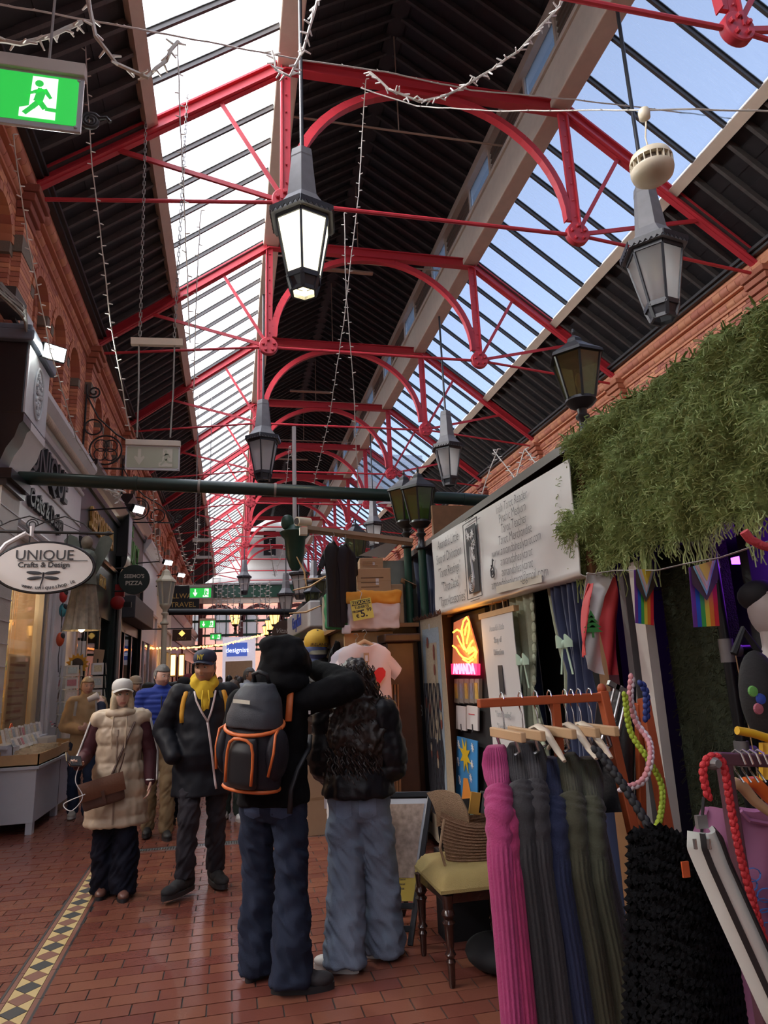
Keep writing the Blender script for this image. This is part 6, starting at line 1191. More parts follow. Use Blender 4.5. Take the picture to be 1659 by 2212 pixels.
# leather jackets with zips behind the rack
lj = thing('leather_bags', 'black leather bags with silver zips behind the orange rack', 'bags', IY(1330, 1560, 2.75)); m_lea = mat('black_leather', (.018, .018, .02), .3, bump=.2)
MB().sheet(lambda u, v: IY(1290+75*u-30*v*(1-u), 1470+60*(1-u)*.8+260*v, 2.75)+V((0, .05*sin(u*7), 0)), 14, 12, .03).build('body', m_lea, lj, smooth=60)
for k in range(3): MB().tube([IY(1330+k*14, 1478+k*4, 2.68), IY(1300+k*14, 1600+k*10, 2.68)], .006, 5).build('zip', m_hook, lj)
for k in range(3): MB().box(IY(1325+k*15, 1480+k*8, 2.66), (.05, .02, .02), Matrix.Rotation(.5, 3, 'Y')).build('buckle', m_hook, lj)
# crochet bag
m_cro = mat('black_crochet', (.004, .004, .005), .95, spec=.15, bump=.9, bscale=90); cb_ = thing('crochet_bag', 'large black crocheted bag with an orange tag', 'bag', IY(1450, 2000, 1.95))
def cro(u, v):
    top = [(1362, 1795), (1400, 1780), (1440, 1800), (1500, 1840), (1545, 1880)]; bo = [(1352, 2240), (1410, 2250), (1470, 2260), (1530, 2260), (1600, 2260)]; k = u*4; i = min(int(k), 3); f = k-i
    a = V((top[i][0]*(1-f)+top[i+1][0]*f, top[i][1]*(1-f)+top[i+1][1]*f)); b = V((bo[i][0]*(1-f)+bo[i+1][0]*f, bo[i][1]*(1-f)+bo[i+1][1]*f)); q = a*(1-v)+b*v
    return IY(q.x, q.y, 1.95+.0)+V((0, -.10*sin(pi*u)*(.4+.6*v)+.004*sin(u*110)*sin(v*150), 0))
MB().sheet(cro, 90, 110, .03).build('body', m_cro, cb_, smooth=1); MB().box(IY(1481, 1878, 1.82), (.022, .005, .04)).build('orange_tag', mat('orange_tag', (.55, .10, .03), .5), cb_)
# silver bag
sb_ = thing('silver_bag', 'shiny silver crescent bag with black zips on a black clip', 'bag', IY(1560, 1950, 1.6)); m_sil = mat('silver_foil', (.66, .70, .66), .28, metal=.35, var=.1, bump=.15, bscale=20); m_zip = mat('black_zip', (.012, .012, .013), .5)
edL = [(1490, 1795), (1487, 1830), (1500, 1860), (1545, 1960), (1600, 2080), (1650, 2190), (1680, 2240)]; edR = [(1530, 1790), (1548, 1810), (1565, 1860), (1605, 1950), (1645, 2040), (1690, 2140), (1710, 2200)]
def strip(f0, f1, m, nm, off):
    def fn(u, v):
        k = v*6; i = min(int(k), 5); f = k-i; a = V(edL[i])*(1-f)+V(edL[i+1])*f; b = V(edR[i])*(1-f)+V(edR[i+1])*f; w = f0+(f1-f0)*u; q = a*(1-w)+b*w
        return IY(q.x, q.y, 1.6)+V((0, -.035*sin(pi*w)-off, 0))
    MB().sheet(fn, 8, 40, .012).build(nm, m, sb_, smooth=60)
strip(0, 1, m_sil, 'shell', 0); strip(.22, .34, m_zip, 'zip', .006); strip(.70, .80, m_zip, 'zip', .006); strip(.96, 1.0, m_zip, 'edge_binding', .006)
for px, py in ((1500, 1812), (1530, 1812)): MB().tube([IY(px, py, 1.55), IY(px+3, py+22, 1.55)], .005, 6).build('zip_pull', m_hook, sb_)
MB().tube([IY(1516, 1800, 1.6), IY(1517, 1760, 1.6), IY(1520, 1722, 1.6)], .004, 5).build('clip_cord', m_zip, sb_); MB().box(IY(1515, 1775, 1.6), (.028, .012, .03)).build('grey_tab', m_clamp, sb_)
# ---- maroon rail with t-shirt and hangers
r2 = thing('clothes_rail', 'maroon square rail at lower right with wire hangers', 'clothes rail', IY(1600, 1640, 1.68)); a, b = IY(1548, 1638, 1.68), IY(1740, 1648, 1.68); m_mar = mat('maroon_steel', (.09, .035, .05), .5)
MB().bar(a, b, .035, .032).build('top_bar', m_mar, r2, bevel=.004); MB().bar((a.x+.02, a.y, a.z), (a.x+.03, a.y, 0), .032, .03, up=(1, 0, 0)).build('upright', m_mar, r2, bevel=.004); MB().lathe([(.016, -.02), (.018, 0), (.01, .02)], 12, IY(1541, 1648, 1.62), Matrix.Rotation(pi/2, 3, 'X')).build('end_cap', m_clamp, r2)
MB().tube([(b.x, b.y, b.z), (b.x, b.y, 0)], .02, 8).build('far_upright', m_mar, r2)
for k in range(4): p = IY(1592+k*16, 1640, 1.68); tag(MB().tube([p+V((0, -.03, -.01)), p+V((0, -.02, .016)), p+V((0, 0, .024)), p+V((0, .025, .01)), p+V((.005, .02, -.03)), p+V((.01, 0, -.06))], .003, 6).build('wire_hanger', m_hook, loc=p), '%s white wire hanger hook from the left on the maroon rail' % nth(k), 'hanger', 'wire hangers on the maroon rail')
wh = IY(1620, 1710, 1.72); t = thing('coat_hanger', 'curved wooden hanger holding the pink top on the maroon rail', 'hanger', wh); MB().tube([IY(1578, 1700, 1.72), IY(1590, 1692, 1.72), IY(1605, 1700, 1.72), IY(1630, 1730, 1.72), IY(1670, 1760, 1.72)], [.012, .016, .017, .015, .012], 8).build('shoulder_bar', m_hang, t, smooth=60)
t = thing('orange_hanger', 'bright orange hanger behind the wooden hanger', 'hanger', IY(1640, 1705, 1.8)); MB().tube([IY(1608, 1690, 1.8), IY(1630, 1690, 1.8), IY(1660, 1720, 1.8), IY(1690, 1750, 1.8)], [.015, .02, .02, .015], 8).build('shoulder_bar', mat('orange_plastic', (.68, .13, .02), .4), t, smooth=60)
pt_ = thing('pink_t_shirt', 'pink t-shirt with blue print hanging at lower right', 't-shirt', IY(1590, 1850, 1.8)); m_pk = mat('soft_pink_cotton', (.30, .11, .21), .8, var=.08)
def ptf(u, v):
    L = [(1515, 1745), (1500, 1800), (1480, 1850), (1478, 1950), (1490, 2230)]; R = [(1660, 1745), (1700, 1760), (1710, 1850), (1710, 1950), (1710, 2230)]; k = v*4; i = min(int(k), 3); f = k-i; a = V(L[i])*(1-f)+V(L[i+1])*f; b = V(R[i])*(1-f)+V(R[i+1])*f; q = a*(1-u)+b*u
    return IY(q.x, q.y, 2.08)+V((0, .02*sin(u*14+v*2), 0))
MB().sheet(ptf, 30, 20, .02).build('cloth', m_pk, pt_, smooth=60); m_bpr = mat('blue_print', (.06, .16, .48), .7)
for k in range(7): p = IY(1618+random.uniform(0, 40), 1890+k*22, 2.03); MB().tube([p+V((.03*cos(q*.63), 0, .02*sin(q*.63))) for q in range(11)], .004, 5, flat=.4).build('printed_loop', m_bpr, pt_)
MB().tube([IY(1600, 1752, 2.04), IY(1618, 1772, 2.04), IY(1660, 1780, 2.04)], .008, 6).build('collar', m_pk, pt_)
# ================================================================== SOUVENIR STALL, CHAIR, SIGN BOARD
def tee(p, w, h, m, label, rotz=0., group='t-shirts on show', hang=True, fold=.02, long=1., sl=.22, hm=None):
    t = thing('t_shirt', label, 't-shirt', p, rotz, group, local=True)
    # outline from neck to hem, local x across, z down from 0 (neck base)
    def row(z):
        k = -z/h
        if k < .06: return .17+(.5-.17)*(k/.06)*.75
        if k < .30: return .5+.0*k
        return .475
    prof = [(0., .18), (-.02, .30), (-.05, .42), (-.09, .495), (-.16, .50), (-.26, .485), (-.34, .47), (-.6, .475), (-1., .48)]
    def fn(u, v):
        k = v*(len(prof)-1); i = min(int(k), len(prof)-2); f = k-i; z = (prof[i][0]*(1-f)+prof[i+1][0]*f)*h; hw = (prof[i][1]*(1-f)+prof[i+1][1]*f)*w*.78
        x = (u-.5)*2*hw; return V((x, fold*sin(x*22/w*.5+v*2)*min(1, v*2)+.03*(abs(u-.5)*2)**2, z-.03*h*(1-(abs(u-.5)*2)**2)*(1 if v < .02 else 0)))
    MB().sheet(fn, 24, 32, .035).build('body', m, t, smooth=60)
    for s in (-1, 1):
        a = V((s*.36*w, .02, -.08*h)); b = V((s*.56*w, .05, -sl*h*1.25)); d = (b-a); nrm = V((-d.z, 0, d.x)).normalized()*s
        MB().sheet(lambda u, v: a+d*u+V((0, .012*sin(v*6+u*3), 0))+V((-s*.0, 0, 0))+(V((s*-.03, 0, -.16*h)) if False else V((-s*.10*w*.9*v, 0, -.11*h*v)))+V((0, -.02*sin(pi*v), 0)), 8, 8, .03).build('sleeve', m, t, smooth=60)
    MB().tube([V((.17*w*cos(q*pi/10)*.8, -.012, -.085*h*sin(q*pi/10)-.005)) for q in range(11)], .008, 6).build('collar', m, t, smooth=60)
    if hang:
        hm = hm or m_hang; MB().tube([V((-.3*w, .012, -.07*h)), V((-.15*w, .012, .0)), V((0, .012, .045)), V((.15*w, .012, .0)), V((.3*w, .012, -.07*h))], [.012, .017, .02, .017, .012], 8).build('hanger', hm, t, smooth=60); MB().tube([(0, .012, .05), (0, .012, .09), (.025, .012, .12), (.01, .012, .15), (-.02, .012, .135)], .004, 6).build('hook', m_hook, t)
    return t
m_wt = mat('white_cotton', (.66, .56, .56), .8, var=.05); m_wt2 = mat('white_cotton_cool', (.60, .57, .62), .8, var=.05); m_bt = mat('black_cotton', (.005, .005, .007), .85, var=.2); m_gt = mat('bottle_green_cotton', (.014, .035, .024), .85)
p = IY(788, 1395, 6.35); t1 = tee(p, .60, .84, m_wt, 'white souvenir t-shirt with large red heart on a wooden hanger', .0); o = V((0, 0, 0))
hp = [(.0, -.10), (.06, -.045), (.11, .02), (.115, .06), (.09, .095), (.05, .095), (.0, .055), (-.05, .095), (-.09, .095), (-.115, .06), (-.11, .02), (-.06, -.045)]
MB().prism(hp, (.06, -.068, -.30), X_, Z_, .004).build('red_heart', mat('heart_red', (.58, .015, .02), .6), [c for c in t1.children if c.name.startswith('body')][0]); n = MB().text('DUBLIN', .12, (.06, -.065, -.50), X_, Z_, .003, bold=.002); n.text('I', .14, (-.13, -.066, -.28), X_, Z_, .003, bold=.003); n.build('printed_letters', m_ink, [c for c in t1.children if c.name.startswith('body')][0], kind='stuff')
MB().box((.0, -.06, -.11), (.05, .004, .085)).build('brown_tag', m_card, t1); MB().box((.0, -.064, -.115), (.026, .003, .05)).build('tag_label', m_wt2, t1)
tee(IY(770, 1402, 6.5), .60, .80, m_wt2, 'second white t-shirt hanging just behind the heart one', .05)
tee(IY(722, 1180, 6.6), .40, .80, m_bt, 'black t-shirt hanging high from the wooden pole', .9, hm=m_blkp); tee(IY(748, 1185, 6.75), .42, .76, mat('dark_plum_cotton', (.008, .005, .009), .85), 'dark plum t-shirt behind the black one on the pole', .9, hm=m_blkp)
tee(IY(733, 1390, 7.2), .34, .72, m_bt, 'dark green jacket-like top at the left of the white t-shirts', 1.0, hang=False)
# wooden pole across, white camera
a, b = IY(665, 1140, 7.0), IY(892, 1168, 6.6); t = thing('display_pole', 'long wooden pole carrying hanging t-shirts over the stall', 'pole', a); MB().bar(a, b, .05, .04).bar(a+V((0, .05, -.03)), b+V((0, .05, -.03)), .03, .03).build('pole', mat('weathered_wood', (.28, .21, .15), .7, var=.25), t)
c = IY(655, 1132, 7.0); t = thing('security_camera', 'white security camera at the end of the wooden pole', 'camera', c); MB().tube([c+V((-.07, -.04, .02)), c+V((.07, .05, .03))], .05, 12).build('body', m_ivory, t, smooth=50); MB().tube([c+V((-.075, -.045, .02)), c+V((-.07, -.04, .02))], .036, 12).build('lens', m_blkp, t); MB().box(c-Z_*.08, (.08, .08, .08)).build('mount', m_ivory, t)
c = IY(637, 1150, 9.5); t = thing('green_bracket', 'dark green cast iron bracket column head above the caps', 'bracket', c); MB().lathe([(.02, .12), (.08, .1), (.12, .04), (.22, .0), (.2, -.05), (.15, -.1), (.13, -.35), (.08, -.5), (.05, -.55)], 12, c).build('capital', m_green, t, smooth=40); MB().tube([c+Z_*.1, c+Z_*1.6], .03, 8).build('white_rod', m_white, t); MB().ell(c+V((-.1, 0, .14)), (.1, .05, .12), 10, 8).build('leaf_boss', m_green, t, smooth=1)
# cabinet of the souvenir stall
st2 = thing('souvenir_stall', 'tall wooden souvenir stall stacked with boxes and shirts', 'market stall', (1.6, 7.4, 0)); 
MB().bx(1.12, 1.9, 6.9, 8.4, 0, 2.06).build('cabinet', m_dwood, st2); MB().bx(1.05, 1.95, 6.75, 8.5, 2.06, 2.10).build('shelf', m_oak, st2); MB().bx(1.12, 1.62, 6.84, 6.9, 1.35, 2.02).build('frame_board', m_wood, st2); MB().bx(1.2, 1.42, 6.81, 6.84, 1.5, 1.9).build('plastic_pack', mat('clear_plastic_pack', (.4, .42, .42), .15, spec=.9), st2); MB().bx(1.45, 1.62, 6.80, 6.84, 1.62, 1.98).build('plastic_pack', mat('pack_blue_white', (.42, .48, .55), .15, spec=.9, var=.3, scale=20), st2)
MB().bx(1.48, 1.76, 6.55, 6.9, 0, 1.9).bx(1.45, 1.82, 6.5, 7.15, 1.9, 1.98).build('carved_pillar', m_dwood, st2, bevel=.015)
for k in range(5): MB().tube([(1.43+.025*k, 6.48, .1), (1.45+.03*k, 6.52, 1.5)], .012, 6).build('pole_bundle', m_oak, st2)
for k in range(9): MB().bx(1.43, 1.44, 6.5, 6.9, 1.05+k*.1, 1.06+k*.1).build('ribbed_edge', m_oak, st2)
qa, qb = IY(697, 1290, 8.15), IY(712, 1290, 8.15); MB().bx(qa.x, qb.x, 8.15, 8.2, .8, qa.z).build('cream_post', m_crm, st2)
# cardboard boxes
def carton(p, sx, sy, sz, label, rotz=0., open_=False, tape=True, marks=3):
    t = thing('cardboard_box', label, 'cardboard box', p, rotz, 'cardboard boxes on the souvenir stall', local=True); MB().bx(-sx/2, sx/2, -sy/2, sy/2, 0, sz).build('box', m_card, t, bevel=.006)
    if tape: MB().bx(-sx/2-.001, sx/2+.001, -sy/2-.001, sy/2+.001, sz*.48, sz*.52).build('tape', mat('brown_tape', (.36, .22, .12), .3), t)
    n = MB()
    for k in range(marks): n.bx(-sx*.38, sx*random.uniform(-.1, .3), -sy/2-.003, -sy/2, sz*(.25+.18*k), sz*(.29+.18*k))
    if n.v: n.build('printed_marks', mat('brown_ink', (.16, .09, .05), .7), t, kind='stuff')
    MB().bx(sx*.05, sx*.14, -sy/2-.003, -sy/2, sz*.35, sz*.6).build('label', m_wt2, t)
    if open_:
        for s in (-1, 1): MB().box((s*(sx/2+.07), 0, sz+.02), (.18, sy, .006), Matrix.Rotation(s*.5, 3, 'Y')).build('flap', m_card, t)
    return t
pb = IY(808, 1277, 6.95); carton((pb.x+.02, 7.1, 2.42), .36, .34, .27, 'large taped cardboard box on top of the folded shirts', -.12); carton((pb.x-.0, 7.1, 2.69), .25, .25, .12, 'small cardboard box on top of the stack', -.1); carton((pb.x-.24, 7.25, 2.42), .16, .3, .3, 'narrow cardboard box at the left of the stack', .05, marks=0); carton((1.72, 7.25, 2.12), .24, .34, .42, 'dark open cardboard box at the right of the stack', -.2, True, marks=0)
t = thing('flat_panel', 'grey flat panel leaning across the box stack', 'panel', (1.7, 7.3, 2.75)); MB().add([IY(*p, 7.3) for p in ((775, 1200), (855, 1163), (865, 1170), (832, 1205))]+[IY(*p, 7.34) for p in ((775, 1200), (855, 1163), (865, 1170), (832, 1205))], [(0, 1, 2, 3), (7, 6, 5, 4), (0, 4, 5, 1), (1, 5, 6, 2), (2, 6, 7, 3), (3, 7, 4, 0)]).build('panel', mat('grey_board', (.25, .23, .21), .7), t); MB().bx(1.55, 2.1, 7.4, 7.46, 2.1, 2.85).build('backing', mat('grey_green_board', (.2, .22, .2), .7), t)
# bundle of flag shirts with the price sign
def lump(c, r, m, label, nm='folded_shirt', sd=0, group='folded shirts below the boxes'):
    t = thing(nm, label, 't-shirt', c, group=group); n = MB(); n.ell(c, r, 28, 18); n.v = [tuple(V(p)+(V(p)-V(c)).normalized()*.03*noise.noise(V(p)*7+V((sd, 0, 0)))) for p in n.v]; n.build('cloth', m, t, smooth=1); return t
def bundle(x0, x1, y0, y1, z0, z1, m, label, sd):
    c = V(((x0+x1)/2, (y0+y1)/2, z0)); t = thing('folded_shirt', label, 't-shirt', c, group='folded shirts below the boxes'); me = fuse(MB().bx(x0, x1, y0, y1, z0, z1), .014, 9, lambda p, n: .022*noise.noise(V((p.x*7+sd, p.y*7, p.z*9)))+.010*noise.noise(p*19)); me.transform(Matrix.Translation(-c)); me.materials.append(m); o = bpy.data.objects.new('cloth', me); COL.objects.link(o); o.parent = t; return t
bundle(.93, 1.13, 6.68, 6.95, 2.06, 2.42, mat('irish_green_cotton', (.02, .17, .06), .8), 'green folded shirt left of the price sign', 1); bundle(1.13, 1.66, 6.66, 6.9, 2.04, 2.33, m_wt, 'white folded shirt hanging below the orange one', 2); bundle(1.06, 1.68, 6.64, 6.95, 2.29, 2.42, mat('orange_cotton', (.66, .28, .03), .8), 'orange folded shirt draped under the big box', 3); bundle(1.06, 1.16, 6.64, 6.7, 2.0, 2.09, m_wt2, 'white shirt sleeve tip poking out below the price sign', 4)
pg = IY(782, 1316, 6.58); t = thing('price_sign', 'yellow reduced price sign tilted in front of the shirts', 'sign', pg, -.0, local=True); t.rotation_euler = (0, .22-.0, 0); t.rotation_euler = (0, -.16, 0)
MB().bx(-.105, .105, -.004, .004, -.10, .10).build('card', mat('sign_yellow', (.62, .56, .12), .4), t); MB().bx(-.095, .095, -.007, -.004, .045, .09).build('black_band', m_char, t); MB().text('REDUCED', .044, (0, -.008, .067), X_, Z_, .002, bold=.001).build('band_lettering', mat('sign_yellow', (.62, .56, .12), .4), t, kind='stuff')
n = MB().text('T-SHIRTS', .036, (0, -.006, .022), X_, Z_, .002, bold=.001); n.text('FROM', .030, (-.06, -.006, -.015), X_, Z_, .002, bold=.001); n.text('€', .05, (-.055, -.006, -.06), X_, Z_, .002, bold=.001); n.text('5.', .10, (.01, -.006, -.045), X_, Z_, .002, bold=.002); n.text('99', .05, (.068, -.006, -.015), X_, Z_, .002, bold=.001); n.build('lettering', m_char, t, kind='stuff')
MB().tube([(.0, 0, .1), (.03, 0, .16), (.0, .03, .2)], .003, 4).build('string', m_white, t)
# ---- caps hanging on the cream post
def cap(p, c1, c2, label, text=None, yaw=0., tc=(.6, .6, .55), s=1., roll=0., group='caps hanging on the souvenir stall'):
    t = thing('baseball_cap', label, 'cap', p, yaw, group, local=True); t.rotation_euler = (roll, 0, yaw); n = MB(); N = 20; pr = [(.095, 0), (.098, .02), (.094, .05), (.078, .085), (.05, .108), (.008, .118)]
    n.lathe([(r*s, z*s) for r, z in pr], N).build('crown', mat('cap_%d_%d' % (int(c1[0]*99), int(c1[2]*99)), c1, .7), t, smooth=60); crw = t.children[0]
    MB().sheet(lambda u, v: V(((u-.5)*.19*s*(1-.25*v*abs(u-.5)*2), (-.085*sqrt(max(0, 1-((u-.5)*1.7)**2))-.075*v*(1-.6*(abs(u-.5)*2)**2.5))*s, (.012-.03*(abs(u-.5)*2)**2-.02*v)*s)), 14, 6, .005).build('peak', mat('cap_%d_%d' % (int(c2[0]*99), int(c2[2]*99)), c2, .7), t, smooth=60)
    MB().ell((0, 0, .118*s), (.009*s, .009*s, .006*s), 8, 5).build('button', mat('cap_%d_%d' % (int(c2[0]*99), int(c2[2]*99)), c2, .7), t)
    if text: MB().text(text, .034*s, (0, -.0985*s, .045*s), X_, Z_, .006).build('embroidery', mat('cap_thread', tc, .7), crw, kind='stuff')
    return t
yc = 8.0
cap(IY(683, 1392, yc), (.55, .33, .03), (.09, .08, .06), 'yellow and grey embroidered cap at the top of the cap column', 'IRELAND', .1, (.06, .04, .02), 1.5, .5); cap(IY(682, 1412, yc), (.05, .07, .17), (.05, .07, .17), 'blue cap below the yellow one', None, .2, s=1.4, roll=.6); cap(IY(688, 1448, yc), (.02, .02, .02), (.02, .02, .022), 'black cap with tan label in the cap column', None, -.2, s=1.5, roll=.5); cap(IY(686, 1498, yc), (.018, .018, .02), (.018, .018, .02), 'black cap lettered in white at the bottom of the column', 'DUBLIN', .1, s=1.6, roll=.2); cap(IY(661, 1410, yc+.4), (.3, .3, .26), (.25, .25, .22), 'pale patterned cap left of the yellow cap', None, .6, s=1.3, roll=.9)
hp_ = IY(628, 1418, 10.5); t = thing('mannequin_head', 'white mannequin head wearing a green party hat', 'mannequin', hp_); MB().ell(hp_, (.09, .1, .13), 14, 12).build('head', m_ivory, t, smooth=1); MB().lathe([(.09, -.25), (.05, -.18), (.05, -.05)], 12, hp_).build('neck', m_ivory, t, smooth=50); MB().lathe([(.18, .07), (.19, .08), (.11, .1), (.10, .22), (.08, .24), (.01, .245)], 18, hp_).build('hat', mat('party_green', (.03, .30, .09), .6), t, smooth=40)
# light box with lettering, round brown sign
q = IY(668, 1345, 10.2); lb_ = thing('light_box', 'white box shop sign with blue lettering over the lane stalls', 'sign', q); ca, cb2 = IY(640, 1348, 11.5), IY(693, 1338, 8.8)
d = (cb2-ca); d.z = 0; L = d.length; dn = d.normalized(); up = Z_; nn = dn.cross(up)
mid = (ca+cb2)/2; R = Matrix((dn, -nn, up)).transposed(); MB().box(mid, (L, .30, .34), R).build('case', m_white, lb_, bevel=.02)
n = MB().text('Carry Kind', .26, mid+nn*.158, dn, up, .01, sx=.9); n.v = [tuple(V(p)) for p in n.v]; n.build('lettering', mat('sign_blue', (.05, .10, .5), .5), lb_, kind='stuff')
q = IY(614, 1366, 16); t = thing('round_sign', 'round brown wooden sign hanging in the far lane', 'sign', q); MB().lathe([(.28, -.03), (.28, .03)], 28, q, Matrix.Rotation(pi/2, 3, 'X')).build('disc', mat('brown_sign', (.10, .055, .035), .6), t); MB().text('Vitality', .15, q+V((0, -.04, .03)), X_, Z_, .008, shear=.3).build('lettering', ml_, t, kind='stuff'); MB().tube([q+Z_*.28, q+Z_*.7], .008, 5).build('cord', m_iron, t)
# hangers sticking up, assorted far goods
for i, (px, py, Y, ro) in enumerate(((655, 1235, 8.2, -.3), (668, 1265, 8.0, 1.2), (660, 1320, 8.4, 1.35), (690, 1248, 8.2, 1.4))):
    q = IY(px, py, Y); t = thing('coat_hanger', ['wooden hanger sticking upright above the stall', 'wooden hanger lying across the far rail', 'wooden hanger below the white light box', 'wooden hanger at the right end of the far rail'][i], 'hanger', q, local=True); t.rotation_euler = (0, ro, 0); MB().tube([(-.02, 0, -.2), (0, 0, -.08), (.015, 0, 0), (0, 0, .08), (-.02, 0, .2)], [.01, .018, .02, .018, .01], 8, flat=.6).build('shoulder_bar', m_wood, t, smooth=60)
gd = [(.5, .5, .5), (.3, .05, .05), (.05, .12, .3), (.1, .25, .12), (.55, .45, .3), (.06, .06, .07), (.5, .2, .08), (.3, .3, .32), (.2, .1, .25)]
random.seed(3)
for k in range(30):
    Y = random.uniform(9.5, 26); x = .95+random.uniform(0, .5)+(Y-9)*.045; z = random.uniform(.9, 2.3); c = gd[k % 9]
    if k % 3 == 0: tee((x, Y, z+.3), .5, .6, mat('goods_%d' % (k % 9), c, .8), 'hanging shirt at the far right stalls, %s of the goods there' % nth(k), .6, 'goods hanging at the far stalls', False)
    else: t = lump(V((x, Y, z)), (.14, .12, random.uniform(.12, .25)), mat('goods_%d' % (k % 9), c, .8), 'soft souvenir bundle at the far right stalls, %s of the goods there' % nth(k), 'souvenir_bundle', k, 'goods hanging at the far stalls'); t['category'] = 'souvenir'
for k in range(10):
    Y = 9.6+k*2.2; x = 1.45+(Y-9)*.045
    t = thing('lane_stall', 'dark timber stall number %d along the right side of the lane' % (k+1) if False else ['first', 'second', 'third', 'fourth', 'fifth', 'sixth', 'seventh', 'eighth', 'ninth', 'tenth'][k]+' dark timber stall beyond the souvenir stall, counting down the lane', 'market stall', (x, Y, 0), group='stalls down the lane'); h = 2.5+.2*(k % 3); MB().bx(x, x+3, Y-1.05, Y+1.05, 0, h).build('body', [m_dwood, m_green, m_oak][k % 3], t); MB().bx(x-.35, x+3.2, Y-1.08, Y+1.08, h, h+.1).build('roof', m_dk, t); MB().bx(x-.04, x, Y-.9, Y+.9, .9, h-.2).build('goods_board', mat('goods_board_%d' % (k % 4), [(.25, .22, .18), (.12, .13, .16), (.3, .2, .12), (.2, .06, .06)][k % 4], .8, var=.8, scale=9), t); MB().bx(x-.3, x, Y-1, Y+1, .0, .9).build('counter', m_dwood, t)
q = IY(510, 1405, 46); dz = thing('design_shop', 'white lit design shopfront with blue sign at the far end', 'shopfront', (q.x, 46, 0)); a, b = IY(481, 1380, 46), IY(545, 1440, 46)
MB().bx(a.x, b.x+.2, 46, 46.3, 0, a.z+.1).build('front', mat('glowing_white_front', (.7, .66, .7), .5, emit=(1, .9, 1), estr=.12), dz); sa, sb2 = IY(490, 1389, 45.9), IY(534, 1417, 45.9); MB().bx(sa.x, sb2.x, 45.85, 46, sb2.z, sa.z).build('sign_board', mat('sign_royal_blue', (.05, .09, .32), .5, emit=(.05, .09, .35), estr=.3), dz); MB().text('designist', .42, ((sa.x+sb2.x)/2, 45.83, (sa.z+sb2.z)/2-.05), X_, Z_, .02).build('lettering', mat('sign_letter_white', (.8, .8, .8), .5, emit=(1, 1, 1), estr=.5), dz, kind='stuff'); MB().bx(a.x+.2, b.x, 45.95, 46, .3, sb2.z-.3).build('window', m_warmwall, dz)  # front wall emits a little itself, standing in for light on it
# ---- A-frame board
af = thing('sign_board', 'black A-frame pavement board with white and yellow poster', 'sign', (.95, 4.65, 0)); br_ = IZ(886, 2043, 0); tr_ = IY(930, 1716, br_.y+.27); bl_ = br_+V((-.43, .16, 0)); tl_ = tr_+V((-.43, .16, 0))
fr_ = lambda u, v: (bl_*(1-u)+br_*u)*(1-v)+(tl_*(1-u)+tr_*u)*v
nrm = (br_-bl_).cross(tl_-bl_).normalized()
for s in ((0, 0, 0, 1), (1, 0, 1, 1), (0, 1, 1, 1), (0, .24, 1, .24), (0, .1, 1, .1)): MB().bar(fr_(s[0], s[1]), fr_(s[2], s[3]), .035, .03, up=nrm).build('frame_bar', m_blkp, af, bevel=.004)
def pan(nm, u0, u1, v0, v1, m, o): q = [fr_(u, v)+nrm*o for u, v in ((u0, v0), (u1, v0), (u1, v1), (u0, v1))]; MB().add(q+[p-nrm*.004 for p in q], [(0, 1, 2, 3), (7, 6, 5, 4), (0, 4, 5, 1), (1, 5, 6, 2), (2, 6, 7, 3), (3, 7, 4, 0)]).build(nm, m, af if nm == 'poster' else afp)
pan('poster', .03, .97, .27, .97, mat('poster_pale', (.50, .52, .56), .35, var=.04), .005); afp = [c for c in af.children if c.name.startswith('poster')][0]; ORG[afp.name] = ORG[af.name]; pan('yellow_field', .03, .97, .27, .52, mat('poster_yellow', (.50, .36, .06), .35, var=.06), .008); pan('photo_print', .42, .93, .42, .93, mat('photo_collage', (.34, .25, .2), .35, var=.9, scale=26), .011)
n = MB()
for s, u, v in (('Rocks', .22, .80), ('Salts', .24, .71), ('Cloths', .24, .62), ('Ring', .26, .57)): n.text(s, .045, fr_(u, v)+nrm*.010, br_-bl_, tl_-bl_, .002)
for k in range(3): n.text('Discover the full collection of tarot', .017, fr_(.55, .41-k*.03)+nrm*.010, br_-bl_, tl_-bl_, .002)
n.build('lettering', m_ink, afp, kind='stuff')
for u, x in ((0, -.0), (1, .0)): MB().bar(fr_(u, 1)+V((0, .04, 0)), fr_(u, 0)+V((.08, .52, 0)), .03, .03, up=(1, 0, 0)).build('rear_leg', m_blkp, af)
MB().add([fr_(0, .97)+V((.01, .06, 0)), fr_(1, .97)+V((.01, .06, 0)), fr_(1, .25)+V((.06, .42, 0)), fr_(0, .25)+V((.06, .42, 0))], [(0, 1, 2, 3)]).build('rear_panel', m_dk, af)
# ---- chair with turned legs
ch = thing('chair', 'antique chair with yellow upholstered seat and turned legs', 'chair', (1.35, 4.06, 0)); m_mah = mat('mahogany', (.035, .012, .008), .25, var=.3, coat=.3); m_uph = mat('mustard_upholstery', (.36, .27, .10), .85, var=.15, scale=12, bump=.5, bscale=200)
lp = [(.014, 0), (.018, .02), (.02, .10), (.026, .12), (.018, .135), (.030, .155), (.018, .175), (.022, .2), (.026, .29), (.036, .305), (.022, .32), (.038, .345), (.03, .365), (.026, .37), (.03, .42), (.034, .44)]
for x, y in ((1.15, 3.85), (1.12, 4.29), (1.60, 3.85), (1.56, 4.29)): MB().lathe(lp, 16, (x, y, 0)).build('leg', m_mah, ch, smooth=40)
for a, b in (((1.15, 3.85), (1.12, 4.29)), ((1.60, 3.85), (1.56, 4.29)), ((1.15, 3.85), (1.60, 3.85)), ((1.12, 4.29), (1.56, 4.29))): MB().bar((a[0], a[1], .43), (b[0], b[1], .43), .03, .07).build('rail', m_mah, ch, bevel=.006)
